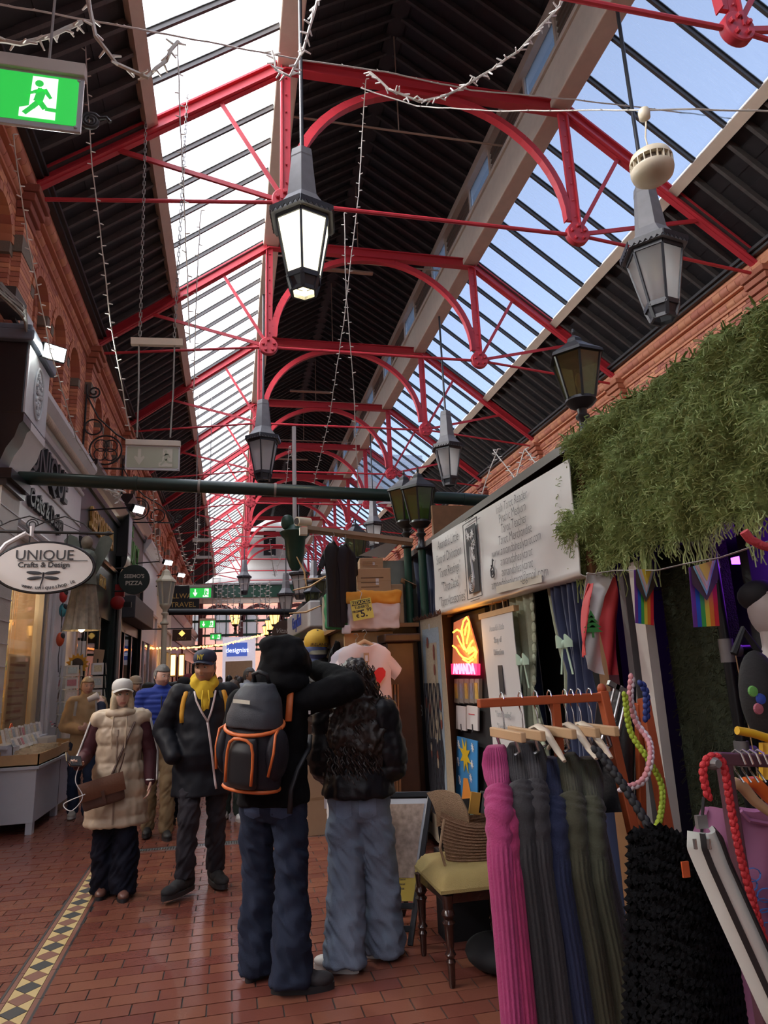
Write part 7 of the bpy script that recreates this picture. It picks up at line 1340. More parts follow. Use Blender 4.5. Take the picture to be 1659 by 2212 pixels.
def seat(u, v):
    x = 1.10+(.53)*u; y = 3.80+.54*v; d = min(u, 1-u, v, 1-v); e = min(1, d/.14); return V((x, y, .47+.075*(1-(1-e)**2.2)+.012*sin(pi*u)*sin(pi*v)))
MB().sheet(seat, 30, 30).bx(1.10, 1.63, 3.80, 4.34, .455, .472).build('seat', m_uph, ch, smooth=50)
# wicker basket bag
wb_ = thing('wicker_bag', 'woven wicker bag with open flap standing on the chair', 'bag', (1.42, 4.08, .55)); m_wk = mat('wicker_brown', (.20, .11, .06), .7, var=.3, scale=60, bump=.8, bscale=160); m_wk2 = mat('wicker_tan', (.33, .22, .13), .7, var=.3, scale=60, bump=.8, bscale=160)
c = V((1.42, 4.06, .552)); n = MB(); N = 48; vs = []; K = 26
for i in range(K+1):
    z = .235*i/K; r = 1-.10*(1-i/K)**2; 
    for j in range(N): a = 2*pi*j/N; rr = r*(1+.012*sin(i*pi)*1)+.012*sin(i*2.1+j*.9)*.3; vs.append(c+V((.22*rr*cos(a)*(1), .115*rr*sin(a), z+.03*cos(2*a)*i/K)))
n.add(vs, [(i*N+j, i*N+(j+1) % N, (i+1)*N+(j+1) % N, (i+1)*N+j) for i in range(K) for j in range(N)]+[tuple(range(N))[::-1]]).build('body', m_wk, wb_, smooth=60)
for i in range(12): MB().tube([c+V((.222*cos(2*pi*j/24)*(1-.10*(1-i/12)**2), .117*sin(2*pi*j/24)*(1-.1*(1-i/12)**2), .01+.018*i+.03*cos(4*pi*j/24)*i/12)) for j in range(25)], .006, 5).build('weave_course', m_wk, wb_, smooth=60)
MB().sheet(lambda u, v: c+V((-.235+.15*u, .05-.14*u, .17+.19*v))+V((-.05*v*v, -.03*sin(pi*v), .02*sin(pi*u))), 12, 12, .012).build('flap', m_wk2, wb_, smooth=60); MB().tube([c+V((-.23, -.1, .24)), c+V((-.27, -.12, .1)), c+V((-.24, -.1, .0))], .008, 6).build('strap', m_wk2, wb_)
for i, (dx, c1) in enumerate(((.0, (.55, .30, .06)), (.06, (.10, .12, .11)))): tag(MB().box((c.x+dx, c.y+.01, .84), (.07, .015, .12), Matrix.Rotation(.2, 3, 'Y')).build('card_packet', mat('packet_%d' % i, c1, .4), loc=(c.x+dx, c.y, .8)), ['orange card packet poking out of the wicker bag', 'dark card packet poking out of the wicker bag'][i], 'packet')
wp = thing('wrapped_print', 'black print in clear wrapping with green ribbon behind the bag', 'print', (1.55, 4.5, .6)); MB().box((1.52, 4.5, .62), (.42, .02, .34), Matrix.Rotation(-.2, 3, 'X')).build('board', mat('black_plastic_wrap', (.012, .012, .016), .12, spec=.9), wp); MB().box((1.46, 4.462, .66), (.22, .006, .022), Matrix.Rotation(.3, 3, 'Y')).build('ribbon', m_mint, wp); MB().box((1.52, 4.462, .68), (.022, .006, .12), Matrix.Rotation(.3, 3, 'Y')).build('ribbon', m_mint, wp); MB().bx(1.3, 1.75, 4.42, 4.6, 0, .5).build('support_box', m_shopblack, wp)
q = IZ(690, 1800, 0); cbx = carton((.95, 7.75, 0), .34, .3, .72, 'tall open cardboard carton on the floor between the two shoppers', .1, True, marks=0); cbx['group'] = 'cartons on the floor'
tag(MB().ell((1.45, 4.0, .08), (.16, .2, .085), 16, 10).build('dark_bundle', m_shopblack, loc=(1.45, 4.0, .1), smooth=1), 'black cloth bundle on the floor under the chair', 'bundle')
# ================================================================== PEOPLE
def put(me, name, mats, parent):
    me.name = name; me.materials.clear()
    for m in (mats if isinstance(mats, (list, tuple)) else [mats]): me.materials.append(m)
    o = bpy.data.objects.new(name, me); COL.objects.link(o); o.parent = parent; ORG[o.name] = ORG[parent.name]; return o
def limb(mb, pts, rs, n=14, end=True):
    pts = [V(p) for p in pts]; fine, fr = [], []
    for i in range(len(pts)-1):
        for q in range(5): f = q/5; fine.append(pts[i]*(1-f)+pts[i+1]*f); fr.append(rs[i]*(1-f)+rs[i+1]*f)
    fine.append(pts[-1]); fr.append(rs[-1]); mb.tube(fine, fr, n)
    for p, r in list(zip(pts, rs))[:None if end else -1]: mb.ell(p, (r, r, r), n, 8)
def loft(mb, rings, n=24):
    vs = []
    for x, y, z, rx, ry in rings:
        for j in range(n): a = 2*pi*j/n; vs.append((x+rx*cos(a), y+ry*sin(a), z))
    k = len(rings); mb.add(vs, [(i*n+j, i*n+(j+1) % n, (i+1)*n+(j+1) % n, (i+1)*n+j) for i in range(k-1) for j in range(n)]+[tuple(range(n))[::-1], tuple((k-1)*n+j for j in range(n))])
def headmesh(mb, c, R, s=1., jaw=1., nose=1.):
    n, m = 56, 44; vs = []; c = V(c)
    for i in range(m+1):
        t = pi*i/m
        for j in range(n):
            q = 2*pi*j/n; u = V((sin(t)*cos(q), sin(t)*sin(q), cos(t))); x, y, z = u.x*.076, u.y*.094, u.z*.118
            if u.z < 0: k = -u.z; x *= 1-.26*k**1.6/jaw; y = y*(1-.10*k) - .012*k*(1 if y < 0 else .0); y = y*(1-.28*k) if y > 0 else y
            if y < 0: y *= .95
            if y < -.02:
                g = lambda cx, cz, sx_, sz: exp(-((x-cx)/sx_)**2-((z-cz)/sz)**2)
                y -= nose*(.022*g(0, -.022, .0125, .016)+.012*g(0, .004, .0095, .024))
                y -= .007*g(0, .036, .05, .012)-.010*(g(.030, .012, .016, .012)+g(-.030, .012, .016, .012))
                y -= .006*g(0, -.058, .022, .007)+.005*g(0, -.068, .018, .006)-.004*g(0, -.0635, .024, .003)
                y -= .008*g(0, -.095, .022, .016)+.006*(g(.042, -.02, .018, .022)+g(-.042, -.02, .018, .022))
            vs.append(c+R @ (V((x, y, z))*s))
    mb.add(vs, [(i*n+j, (i+1)*n+j, (i+1)*n+(j+1) % n, i*n+(j+1) % n) for i in range(m) for j in range(n)])
    for sx in (-1, 1): mb.ell(c+R @ (V((sx*.076, .012, .0))*s), (.012*s, .020*s, .032*s), 10, 8, R)
def handmesh(mb, w, d, pn, side, curl=.5, s=1., spread=.1, thumb=.6):
    w, d = V(w), V(d).normalized(); pn = V(pn); pn = (pn-d*pn.dot(d)).normalized(); l = d.cross(pn)*side
    for a in (-.03, -.01, .01, .03): mb.tube([w-d*.005+l*a*.6*s, w+d*.05*s+l*a*.95*s, w+d*.092*s+l*a*s], [.0125*s, .0135*s, .011*s], 8)
    for k, (a, L) in enumerate(((-.032, .062), (-.011, .074), (.011, .078), (.031, .070))):
        p = w+d*.088*s+l*a*s; dd = (d+l*a*spread*8).normalized(); pts = [p-dd*.012, p]; ang = 0
        for q, f in enumerate((.45, .32, .25)): ang += curl*(.7 if q == 0 else 1.); dv = (dd*cos(ang)+pn*sin(ang)).normalized(); p = p+dv*L*f*s; pts.append(p.copy())
        mb.tube(pts, [.0092*s, .0092*s, .0085*s, .008*s, .0065*s], 8)
    p = w+d*.02*s+l*.028*s; td = (d*.75+l*.75+pn*.35*thumb).normalized(); q1 = p+td*.04*s; td2 = (d*.9+l*.25+pn*.5*thumb).normalized(); q2 = q1+td2*.032*s; q3 = q2+(td2+pn*.25).normalized()*.024*s; mb.tube([p-td*.012, p, q1, q2, q3], [.014*s, .0135*s, .011*s, .010*s, .008*s], 8)
SKIN = {}
def skinmat(k):
    c = {'fair': (.58, .34, .25), 'tan': (.46, .25, .16), 'brown': (.30, .15, .09), 'pale': (.62, .40, .31)}[k]
    return mat('skin_'+k, c, .5, var=.06, scale=30, bump=.05), mat('lips_'+k, (c[0]*.75, c[1]*.48, c[2]*.50), .4, var=.03), mat('stubble_'+k, (c[0]*.62, c[1]*.60, c[2]*.62), .6, var=.2, scale=60)
m_eyew = mat('eye_white', (.62, .60, .57), .2, var=0); m_iris = mat('eye_iris', (.05, .045, .04), .2)
BVS = {}
class Person:
    def __init__(s, label, loc, rot, H, skin='fair', head=(0, 0), vox=.012, female=False, near=False, lean=0.):
        s.t = thing('person', label, 'person', loc, rot, local=True); s.k = H/1.75; s.skin = skin; s.vox = vox; s.near = near; s.fem = female; k = s.k
        J = s.J = dict(pelvis=V((0, 0, .95)), waist=V((0, -.0, 1.10)), chest=V((0, -.01, 1.30)), neck=V((0, .015, 1.475)), head=V((0, -.012, 1.625)))
        sw = .165 if female else .185
        for n, sx in (('L', 1), ('R', -1)):
            J['sh'+n] = V((sx*sw, .015, 1.425)); J['el'+n] = V((sx*(sw+.05), .035, 1.15)); J['wr'+n] = V((sx*(sw+.055), -.04, .91)); J['hip'+n] = V((sx*.09, 0, .92)); J['kn'+n] = V((sx*.10, -.015, .50)); J['an'+n] = V((sx*.10, .02, .085)); J['toe'+n] = V((sx*.03, -1, 0))
        for q in J:
            if not q.startswith('toe'): J[q] = J[q]*k
        s.R = Matrix.Rotation(head[0], 3, 'Z') @ Matrix.Rotation(head[1], 3, 'X')
        s.hands = []
    def set(s, **kw):
        for q, v in kw.items(): s.J[q] = V(v)*(s.k if not q.startswith('toe') else 1.)
        return s
    def body(s, beard=False, jaw=1., handcurl=None, hideL=False, hideR=False, hand=None):
        J, k = s.J, s.k; mb = MB(); headmesh(mb, J['head'], s.R, k*(.97 if s.fem else 1.02), jaw); hr = .048 if s.fem else .056
        limb(mb, [J['neck']-Z_*.03, (J['neck']+J['head'])/2+V((0, .005, -.0))*k, J['head']-Z_*.03*k], [hr*1.15*k, hr*k, hr*k])
        loft(mb, [(0, 0, .86*k, .10*k, .08*k), (0, 0, .93*k, .145*k, .10*k), (0, 0, 1.08*k, .125*k, .085*k), (0, 0, 1.28*k, .15*k, .10*k), (0, .01, 1.40*k, .15*k, .085*k), (0, .015, 1.46*k, .08*k, .06*k)])
        for n in 'LR':
            limb(mb, [J['sh'+n], J['el'+n], J['wr'+n]], [.05*k, .038*k, .026*k]); limb(mb, [J['hip'+n], J['kn'+n], J['an'+n]], [.075*k, .052*k, .036*k]); limb(mb, [J['chest']+Z_*.08*k, J['sh'+n]], [.06*k, .05*k])
        for h in s.hands: handmesh(mb, **h)
        me = fuse(mb, s.vox*.62 if s.near else s.vox, 2); sk, lp, stb = skinmat(s.skin); put(me, 'body', [sk, lp, stb], s.t)
        hc, Ri = J['head'], s.R.inverted(); mi = [0]*len(me.polygons)
        for i, f in enumerate(me.polygons):
            p = (Ri @ (f.center-hc))/k
            if abs(p.x) < .09 and abs(p.z) < .14 and p.y < -.02:
                if abs(p.x) < .023 and -.074 < p.z < -.054 and p.y < -.06: mi[i] = 1
                elif beard and p.z < -.03 and not (abs(p.x) < .018 and p.z > -.045): mi[i] = 2
        me.polygons.foreach_set('material_index', mi)
        for sx in (-1, 1):
            e = hc+s.R @ (V((sx*.030, -.0755, .012))*k); MB().ell(e, (.0135*k, .009*k, .0075*k), 12, 8, s.R).build('eye', m_eyew, s.t, smooth=1); MB().ell(e+s.R @ V((0, -.006*k, 0)), (.006*k, .0045*k, .006*k), 10, 6, s.R).build('iris', m_iris, [c for c in s.t.children if c.name.startswith('eye')][-1], smooth=1)
        return s
    def brows(s, m):
        for sx in (-1, 1): q = [s.J['head']+s.R @ (V((sx*a, y, z))*s.k) for a, y, z in ((.016, -.092, .031), (.032, -.088, .036), (.047, -.076, .031))]; MB().tube(q, [.0035, .0042, .0025], 6, flat=.7).build('eyebrow', m, s.t, smooth=1)
        return s
    def hair(s, m, style='short', extra=None, vol=1.):
        c, R, k = s.J['head'], s.R, s.k; mb = MB()
        if style == 'short':
            n = MB(); n.ell((0, 0, 0), (.086*vol, .106*vol, .128*vol), 40, 28); keep = []
            for f in n.f:
                p = sum((V(n.v[i]) for i in f), V())/len(f)
                if p.z > .055+.0*p.y or (p.y > -.012 and p.z > -.03-.35*max(0, p.y)) or (p.y > .03 and p.z > -.075): keep.append(f)
            n.f = keep; n.m = [0]*len(keep); n.tone = [0.]*len(keep); n.v = [tuple(c+R @ ((V(p)+V((0, .006, .006))+V(p).normalized()*.006*noise.noise(V(p)*40))*k)) for p in n.v]; o = n.build('hair', m, s.t, smooth=1); sd = o.modifiers.new('s', 'SOLIDIFY'); sd.thickness = .008
        else:
            for q in extra: mb.ell(c+R @ (V(q[:3])*k), tuple(x*k for x in q[3:6]), 18, 12, R)
            amp = {'long': .006, 'curly': .022}[style]; fr = {'long': 18, 'curly': 26}[style]
            put(fuse(mb, .011, 2, lambda p, nn: amp*(noise.noise(V((p.x*fr, p.y*fr, p.z*fr*(.25 if style == 'long' else .8))))+.5*noise.noise(p*fr*2.2))), 'hair', m, s.t)
        return s
    def top(s, name, m, length=.90, w=1., sleeves=True, slr=(.075, .062, .048), disp=None, flare=0., collar=.0, vox=None, belly=0., hood=False, sm=4, slm=None, cuff=1.):
        J, k = s.J, s.k; mb = MB(); b = .155 if s.fem else .172; L = length*k; rings = []
        prof = [(1.475, .085, .075), (1.44, .15, .10), (1.38, .175 if s.fem else .195, .115), (1.28, b+.02, .128), (1.12, b+.005, .125+belly), (.98, b+.02, .130+belly), (.86, b+.025, .130), (.7, b+.03, .135), (.5, b+.035, .14)]
        zs = [p for p in prof if p[0] > length+.02]; last = zs[-1]; zs.append((length, b+.025+flare, .128+belly*.6+flare)); 
        for z, rx, ry in zs: f = flare*max(0, (1.1-z)/(1.1-length)) if z < 1.1 and z > length+.01 else 0; rings.append((0, .008*k, z*k, (rx*w+f)*k, (ry*w+f)*k))
        loft(mb, rings[::-1], 28)
        if collar: limb(mb, [J['neck']-Z_*.02*k, J['neck']+V((0, .0, collar*k))], [.085*k, .078*k])
        if hood: mb.ell(J['neck']+V((0, .07, .0))*k, (.13*k, .09*k, .075*k), 18, 12); mb.ell(J['neck']+V((0, .0, .01))*k, (.115*k, .10*k, .05*k), 18, 10)
        for n in 'LR':
            limb(mb, [J['chest']+Z_*.10*k+(J['sh'+n]-J['chest'])*.35, J['sh'+n]], [.075*k, .078*k*w])
            if sleeves and slm is None: limb(mb, [J['sh'+n], J['el'+n], J['el'+n]+(J['wr'+n]-J['el'+n])*.97], [slr[0]*k, slr[1]*k, slr[2]*k*cuff])
        s.topmesh = put(fuse(mb, vox or s.vox, sm, disp), name, m, s.t)
        if slm is not None:
            for n in 'LR':
                q = MB(); limb(q, [J['sh'+n], J['el'+n], J['el'+n]+(J['wr'+n]-J['el'+n])*.97], [slr[0]*k, slr[1]*k, slr[2]*k]); put(fuse(q, vox or s.vox, 3, lambda p, nn: .006*noise.noise(p*16)), 'sleeve', slm, s.t)
        return s
    def trousers(s, m, rs=(.10, .075, .062), length=.055, disp=None, vox=None, name='trousers', flare=1., waist=.97):
        J, k = s.J, s.k; mb = MB(); hb = .155 if s.fem else .16
        loft(mb, [(0, 0, .80*k, .13*k, .10*k), (0, .01*k, .86*k, (hb+.01)*k, .125*k), (0, .008*k, .92*k, (hb+.005)*k, .12*k), (0, 0, waist*k, hb*.93*k, .105*k), (0, 0, (waist+.06)*k, hb*.9*k, .10*k)], 24)
        for n in 'LR':
            a = J['an'+n]+V((0, -.0, (length-.085)*k)); limb(mb, [J['hip'+n]-Z_*.02*k, (J['hip'+n]+J['kn'+n])/2, J['kn'+n], (J['kn'+n]*.45+a*.55), a], [rs[0]*k, (rs[0]*.45+rs[1]*.55)*k, rs[1]*k, (rs[1]*.4+rs[2]*.6)*k, rs[2]*k], 18, end=False)
        def dd(p, n): w = 1 if p.z < .8*k else .5; return (disp(p, n) if disp else 0)+w*(.014*noise.noise(V((p.x*8, p.y*8, p.z*11+p.x*6)))+.011*(1-abs(noise.noise(V((p.x*11+4, p.y*11, p.z*19-p.x*20)))*2.6)))
        s.legmesh = put(fuse(mb, vox or s.vox, 3, dd), name, m, s.t); return s
    def shoes(s, m, sole, laces=None, big=1.):
        k = s.k*big
        for n in 'LR':
            a = s.J['an'+n]; d = V(s.J['toe'+n]); d.z = 0; d.normalize(); sd = V((-d.y, d.x, 0)); zb = max(0, a.z-.085*s.k); R = Matrix((sd, d, Z_)).transposed(); b = V((a.x, a.y, zb)); mb = MB()
            P = lambda f, z: b+d*f*k+Z_*z*k
            mb.ell(P(-.03, .06), (.042*k, .055*k, .055*k), 16, 10, R); mb.ell(P(.05, .05), (.045*k, .09*k, .042*k), 16, 10, R); mb.ell(P(.13, .04), (.047*k, .07*k, .034*k), 16, 10, R); limb(mb, [P(-.02, .06), P(-.02, .11)], [.043*k, .042*k])
            sh = put(fuse(mb, .008 if s.near else .012, 3), 'shoe', m, s.t)
            so = MB(); N = 28; ol = []
            for j in range(N): t_ = 2*pi*j/N; f = cos(t_); w = sin(t_); ol.append((w*(.044+.006*(f > 0))*k, (.055+.145*f)*k))
            so.prism([(-x, y) for x, y in ol][::1], b+Z_*.0, sd, d, .026*k) if False else so.add([b+sd*x+d*y for x, y in ol]+[b+sd*x*1.02+d*y+Z_*.028*k for x, y in ol], [tuple(range(N)), tuple(range(2*N-1, N-1, -1))]+[(i, N+i, N+(i+1) % N, (i+1) % N) for i in range(N)]); so.build('sole', sole, sh, smooth=40)
            if laces:
                lc = MB()
                for q in range(4): lc.tube([P(.045+.022*q, .086-.008*q)-sd*.022*k, P(.052+.022*q, .094-.008*q), P(.045+.022*q, .086-.008*q)+sd*.022*k], .0035, 5)
                lc.build('laces', laces, sh, kind='stuff')
        return s
    def onto(s, obj, pts, d, off=.004):
        """project local points along d onto a garment so trims follow it"""
        me = obj.data
        if obj.name not in BVS: BVS[obj.name] = BVHTree.FromPolygons([v.co for v in me.vertices], [tuple(f.vertices) for f in me.polygons])
        bv = BVS[obj.name]; d = V(d).normalized(); out = []
        for p in pts:
            h = bv.ray_cast(V(p)-d*.6, d); out.append((h[0]-d*off) if h[0] else V(p))
        return out
    def patch(s, obj, x0, x1, z0, z1, d, m, name, nu=6, nv=7, off=.004, point=0.):
        g = [[s.onto(obj, [V((x0+(x1-x0)*i/nu, 0, z0+(z1-z0)*j/nv-(point*(1-abs(2*i/nu-1)) if j == 0 else 0)))*s.k], d, off)[0] for j in range(nv+1)] for i in range(nu+1)]
        MB().add([p for r in g for p in r], [(i*(nv+1)+j, (i+1)*(nv+1)+j, (i+1)*(nv+1)+j+1, i*(nv+1)+j+1) for i in range(nu) for j in range(nv)]).build(name, m, obj, smooth=1); return s
    def hat(s, m, peak=None, style='cap', text=None, tm=None):
        c, R, k = s.J['head'], s.R, s.k*1.02; T = lambda p: c+R @ (V(p)*k)
        if style == 'cap':
            n = MB(); pr = [(.088, .050), (.093, .065), (.092, .09), (.083, .116), (.060, .138), (.01, .149)]; N = 24; vs = [T((r*cos(2*pi*j/N)*.95, r*1.13*sin(2*pi*j/N)+.004, z)) for r, z in pr for j in range(N)]
            n.add(vs, [(i*N+j, i*N+(j+1) % N, (i+1)*N+(j+1) % N, (i+1)*N+j) for i in range(len(pr)-1) for j in range(N)]+[tuple((len(pr)-1)*N+j for j in range(N))]); hc = n.build('cap', m, s.t, smooth=1)
            MB().sheet(lambda u, v: T(((u-.5)*.172*(1-.12*v), -.088*sqrt(max(0, 1-((u-.5)*1.75)**2))-.078*v*(1-.55*(abs(u-.5)*2)**2.5)+.01, .060-.012*v-.026*(abs(u-.5)*2)**2)), 16, 8, .005).build('cap_peak', peak or m, hc, smooth=60)
            if text:
                n = MB(); n.text(text, .052, (0, 0, 0), X_, Z_, .004, bold=.002, sx=.7); n.v = [tuple(T((p[0], -.108+.9*p[0]**2/.09*.5+.30*max(0, p[2]), p[2]+.088))) for p in n.v]; n.build('cap_emblem', tm, hc, kind='stuff')
        else:
            mb = MB(); n = 28; pr = [(.089, .02), (.094, .035), (.095, .075), (.085, .115), (.05, .143), (.008, .15)]; vs = [T((r*cos(2*pi*j/n)*.95, r*1.12*sin(2*pi*j/n)+.008, z)) for r, z in pr for j in range(n)]
            mb.add(vs, [(i*n+j, i*n+(j+1) % n, (i+1)*n+(j+1) % n, (i+1)*n+j) for i in range(len(pr)-1) for j in range(n)]+[tuple((len(pr)-1)*n+j for j in range(n))]).build('beanie', m, s.t, smooth=1); MB().tube([T((.095*cos(q*.2618)*.95, .095*1.12*sin(q*.2618)+.008, .03)) for q in range(25)], .012, 8).build('beanie_cuff', peak or m, s.t, smooth=1)
        return s
def quilt(pitch, amp, z0=0., zmin=0., zmax=9.): return lambda p, n: (amp*(abs(sin(pi*(p.z-z0)/pitch))**.55-.6)+.006*noise.noise(p*14)) if zmin < p.z < zmax else .004*noise.noise(p*14)
def crease(a, f=11): return lambda p, n: a*noise.noise(V((p.x*f, p.y*f, p.z*f*1.3)))+a*.5*noise.noise(p*f*2.3)
def cloth(name, c, rough=.85, var=.18, scale=8, bump=.25, bscale=220): return mat(name, c, rough, var=var, scale=scale, bump=bump, bscale=bscale, spec=.2)
m_denim = cloth('dark_blue_denim', (.020, .027, .050), .85, .6, 5); m_denim2 = cloth('light_blue_denim', (.165, .20, .265), .85, .25, 3); m_sole = mat('white_rubber', (.60, .57, .54), .6); m_bsole = mat('black_rubber', (.02, .02, .022), .6); m_blkc = cloth('black_sweat', (.004, .004, .005), .9); m_hdk = mat('dark_hair', (.020, .012, .009), .45, var=.3, scale=40, bump=.3); m_hblond = mat('blond_hair', (.46, .36, .22), .45, var=.25, scale=40, bump=.3); m_hgrey = mat('grey_hair', (.12, .115, .11), .6, var=.4, scale=60, bump=.4); m_hbr = mat('brown_hair', (.07, .04, .025), .5, var=.3, scale=40, bump=.3)
# ---- 1. hooded person with backpack, seen from behind
fl_, fr1 = IZ(556, 2108, 0), IZ(628, 2142, 0); base = (fl_+fr1)/2; base.z = 0; rot = pi-.40
A1 = Person('person from behind in black hoodie, hood up, grey and orange backpack', base, rot, 1.80, near=True, vox=.011); toL = lambda w: Matrix.Rotation(-rot, 3, 'Z') @ (V(w)-V(base))
k = A1.k; lf, rf = toL(fl_)/k, toL(fr1)/k
A1.set(anL=(lf.x, lf.y, .085), knL=(lf.x*.9+.0, lf.y*.5-.02, .50), anR=(rf.x, rf.y, .085), knR=(rf.x*.9, rf.y*.5-.03, .50), hipL=(.095, 0, .92), hipR=(-.095, 0, .92), toeL=toL(V(base)+V((.5, .7, 0))), toeR=toL(V(base)+V((1, -.12, 0))))
A1.J['head'] += V((-.07, -.02, .0)); A1.set(elR=(-.45, -.06, 1.50), wrR=(-.20, -.20, 1.60), elL=(.25, -.05, 1.15), wrL=(.10, -.22, 1.15)); A1.hands = [dict(w=A1.J['wrR'], d=(.6, -.1, .3), pn=(0, .2, -1), side=1, curl=.4, s=A1.k)]
A1.body(); A1.trousers(m_denim, (.098, .085, .105), .03, flare=1.); A1.shoes(mat('black_trainer', (.018, .014, .016), .7, bump=.3), m_bsole, mat('mint_laces', (.35, .45, .38), .6), 1.12)
A1.top('hoodie', m_blkc, .88, 1.06, slr=(.088, .085, .062), disp=crease(.010, 10), vox=.012, belly=.01)
hb = MB(); c = A1.J['head']; hb.ell(c+V((0, .02, .02)), (.155, .165, .165), 22, 16); hb.ell(c+V((.05, .09, .11)), (.085, .075, .075), 16, 10); hb.ell(c+V((.02, .06, -.10)), (.175, .14, .11), 18, 12); hb.ell(c+V((.05, .03, -.17)), (.19, .13, .08), 18, 12)
put(fuse(hb, .011, 4, crease(.018, 8)), 'hood', m_blkc, A1.t)
m_pkt = cloth('faded_denim_pocket', (.05, .068, .12), .85, .3, 6)
for sx in (-1, 1): A1.patch(A1.legmesh, sx*.03, sx*.135, .84, .95, (0, -1, 0), m_pkt, 'back_pocket', off=.003, point=.02)
MB().box(A1.J['shR']+V((-.06, .08, -.06)), (.012, .004, .02)).build('sleeve_tab', m_sole, A1.t)
def backpack(p, rot, label):
    t = thing('backpack', label, 'backpack', p, rot, local=True); mg, ml2, mo_ = cloth('charcoal_nylon', (.022, .020, .026), .5, .2), cloth('grey_nylon', (.055, .058, .068), .5, .2), mat('orange_trim', (.62, .14, .03), .5)
    mb = MB(); loft(mb, [(0, .02, -.31, .14, .09), (0, .015, -.28, .175, .12), (0, .01, -.12, .185, .125), (0, .02, .06, .165, .115), (0, .03, .18, .13, .10), (0, .04, .25, .08, .07)], 28); body = put(fuse(mb, .012, 5, crease(.008, 9)), 'main_bag', mg, t)
    mb = MB(); loft(mb, [(0, .005, .03, .17, .125), (0, .005, .09, .166, .124), (0, .02, .19, .138, .11), (0, .035, .262, .085, .08)], 28); lid = put(fuse(mb, .011, 3, crease(.004, 9)), 'lid', ml2, t)
    mb = MB(); loft(mb, [(.03, -.105, -.27, .08, .03), (.03, -.115, -.24, .095, .045), (.03, -.12, -.08, .09, .045), (.03, -.11, -.01, .075, .03)], 24); put(fuse(mb, .01, 3), 'front_pocket', mat('black_nylon', (.010, .009, .011), .5), t)
    for sx in (-1, 1): mb = MB(); mb.ell((sx*.165, .0, -.10), (.05, .09, .14), 16, 12); put(fuse(mb, .01, 3), 'side_pocket', mg, t)
    ring = [V((.172*cos(q*.2618), .007+.132*sin(q*.2618), .035+.035*sin(q*.2618))) for q in range(25)]; MB().tube(ring, .011, 6).build('lid_piping', mo_, lid, smooth=1)
    MB().tube([V((.03+(.082 if abs(a) < 9 else 0)*a, -.152-.012*(1-abs(a)), z)) for a, z in ((-1, -.24), (-1.03, -.15), (-1, -.08), (-.85, -.035), (-.5, -.015), (0, -.01), (.5, -.015), (.85, -.035), (1, -.08), (1.03, -.15), (1, -.24))], .0085, 6).build('pocket_piping', mo_, t, smooth=1)
    for sx in (-1, 1): MB().tube([V((sx*.17, -.085, -.20)), V((sx*.19, -.075, -.08)), V((sx*.185, -.06, .01)), V((sx*.17, -.01, .03))], .008, 6).build('side_piping', mo_, t, smooth=1)
    MB().tube([V((.168*cos(q*.2618), .012+.115*sin(q*.2618), -.288)) for q in range(25)], .010, 6).build('base_piping', mo_, t, smooth=1)
    MB().tube([(-.05, .06, .25), (-.045, .03, .31), (0, .02, .325), (.045, .03, .31), (.05, .06, .25)], .013, 6).build('grab_handle', mat('black_nylon', (.010, .009, .011), .5), t, smooth=1)
    MB().text('OUTDOOR' if False else 'NOVEMTY' if False else '', .03, (0, 0, 0), X_, Z_) if False else None
    n = MB(); n.bx(-.055, .055, -.128, -.124, .165, .185); n.build('small_logo', ml_, t); return t
bp = A1.J['chest']+V((.03, .25, -.02)); bw = V(base)+Matrix.Rotation(rot, 3, 'Z') @ bp; bpk = backpack((bw.x, bw.y, bw.z), rot+pi-.20-.0, 'charcoal backpack with bright orange piping on the hooded person'); bpk.rotation_euler = (.04, .10, rot+pi-.25); bpk.scale = (1.0, 1.0, 1.0)
st_ = A1.onto(A1.topmesh, [A1.J['shR']+V((.06, .1, .02)), A1.J['shR']+V((.05, .0, .08)), A1.J['shR']+V((.03, -.06, .0))], (0, 0, -1), .012)
MB().tube([A1.J['shR']+V((.04, .16, -.10)), A1.J['shR']+V((.05, .09, .05)), A1.J['shR']+V((.05, .0, .085)), A1.J['shR']+V((.04, -.09, .03))], .02, 8, flat=.4).build('shoulder_strap', mat('orange_trim', (.62, .14, .03), .5), A1.t, smooth=1)
MB().tube([A1.J['shR']+V((-.0, -.12, -.2)), A1.J['shR']+V((-.035, .02, -.26)), A1.J['shR']+V((.0, .13, -.36)), A1.J['shR']+V((.03, .155, -.46)), A1.J['shR']+V((.035, .16, -.58))], .016, 6, flat=.35).build('adjusting_strap', mat('black_nylon', (.010, .009, .011), .5), A1.t, smooth=1)
# ---- 2. curly haired person in black puffer, seen from behind
base = IZ(785, 2075, 0); base.z = 0; rot = pi-.35; toL = lambda w: Matrix.Rotation(-rot, 3, 'Z') @ (V(w)-V(base))
A2 = Person('person from behind with long dark curly hair, black puffer, light blue jeans', base, rot, 1.68, female=True, near=True, vox=.011, head=(.15, -.05)); k = A2.k; lf, rf = toL(IZ(745, 2098, 0))/k, toL(IZ(832, 2065, 0))/k
A2.set(anL=(lf.x, lf.y, .085), knL=(lf.x*.95, lf.y*.5-.01, .5), anR=(rf.x, rf.y, .085), knR=(rf.x*.95, rf.y*.5-.01, .5), toeL=toL(V(base)+V((-.75, .5, 0))), toeR=toL(V(base)+V((-.75, .35, 0)))); A2.set(elL=(.235, -.02, 1.14), wrL=(.20, -.19, 1.02), elR=(-.22, .0, 1.12), wrR=(-.12, -.20, 1.08)); A2.hands = [dict(w=A2.J['wrL'], d=(.1, -.5, -.35), pn=(-1, 0, -.2), side=1, curl=.5, s=A2.k)]
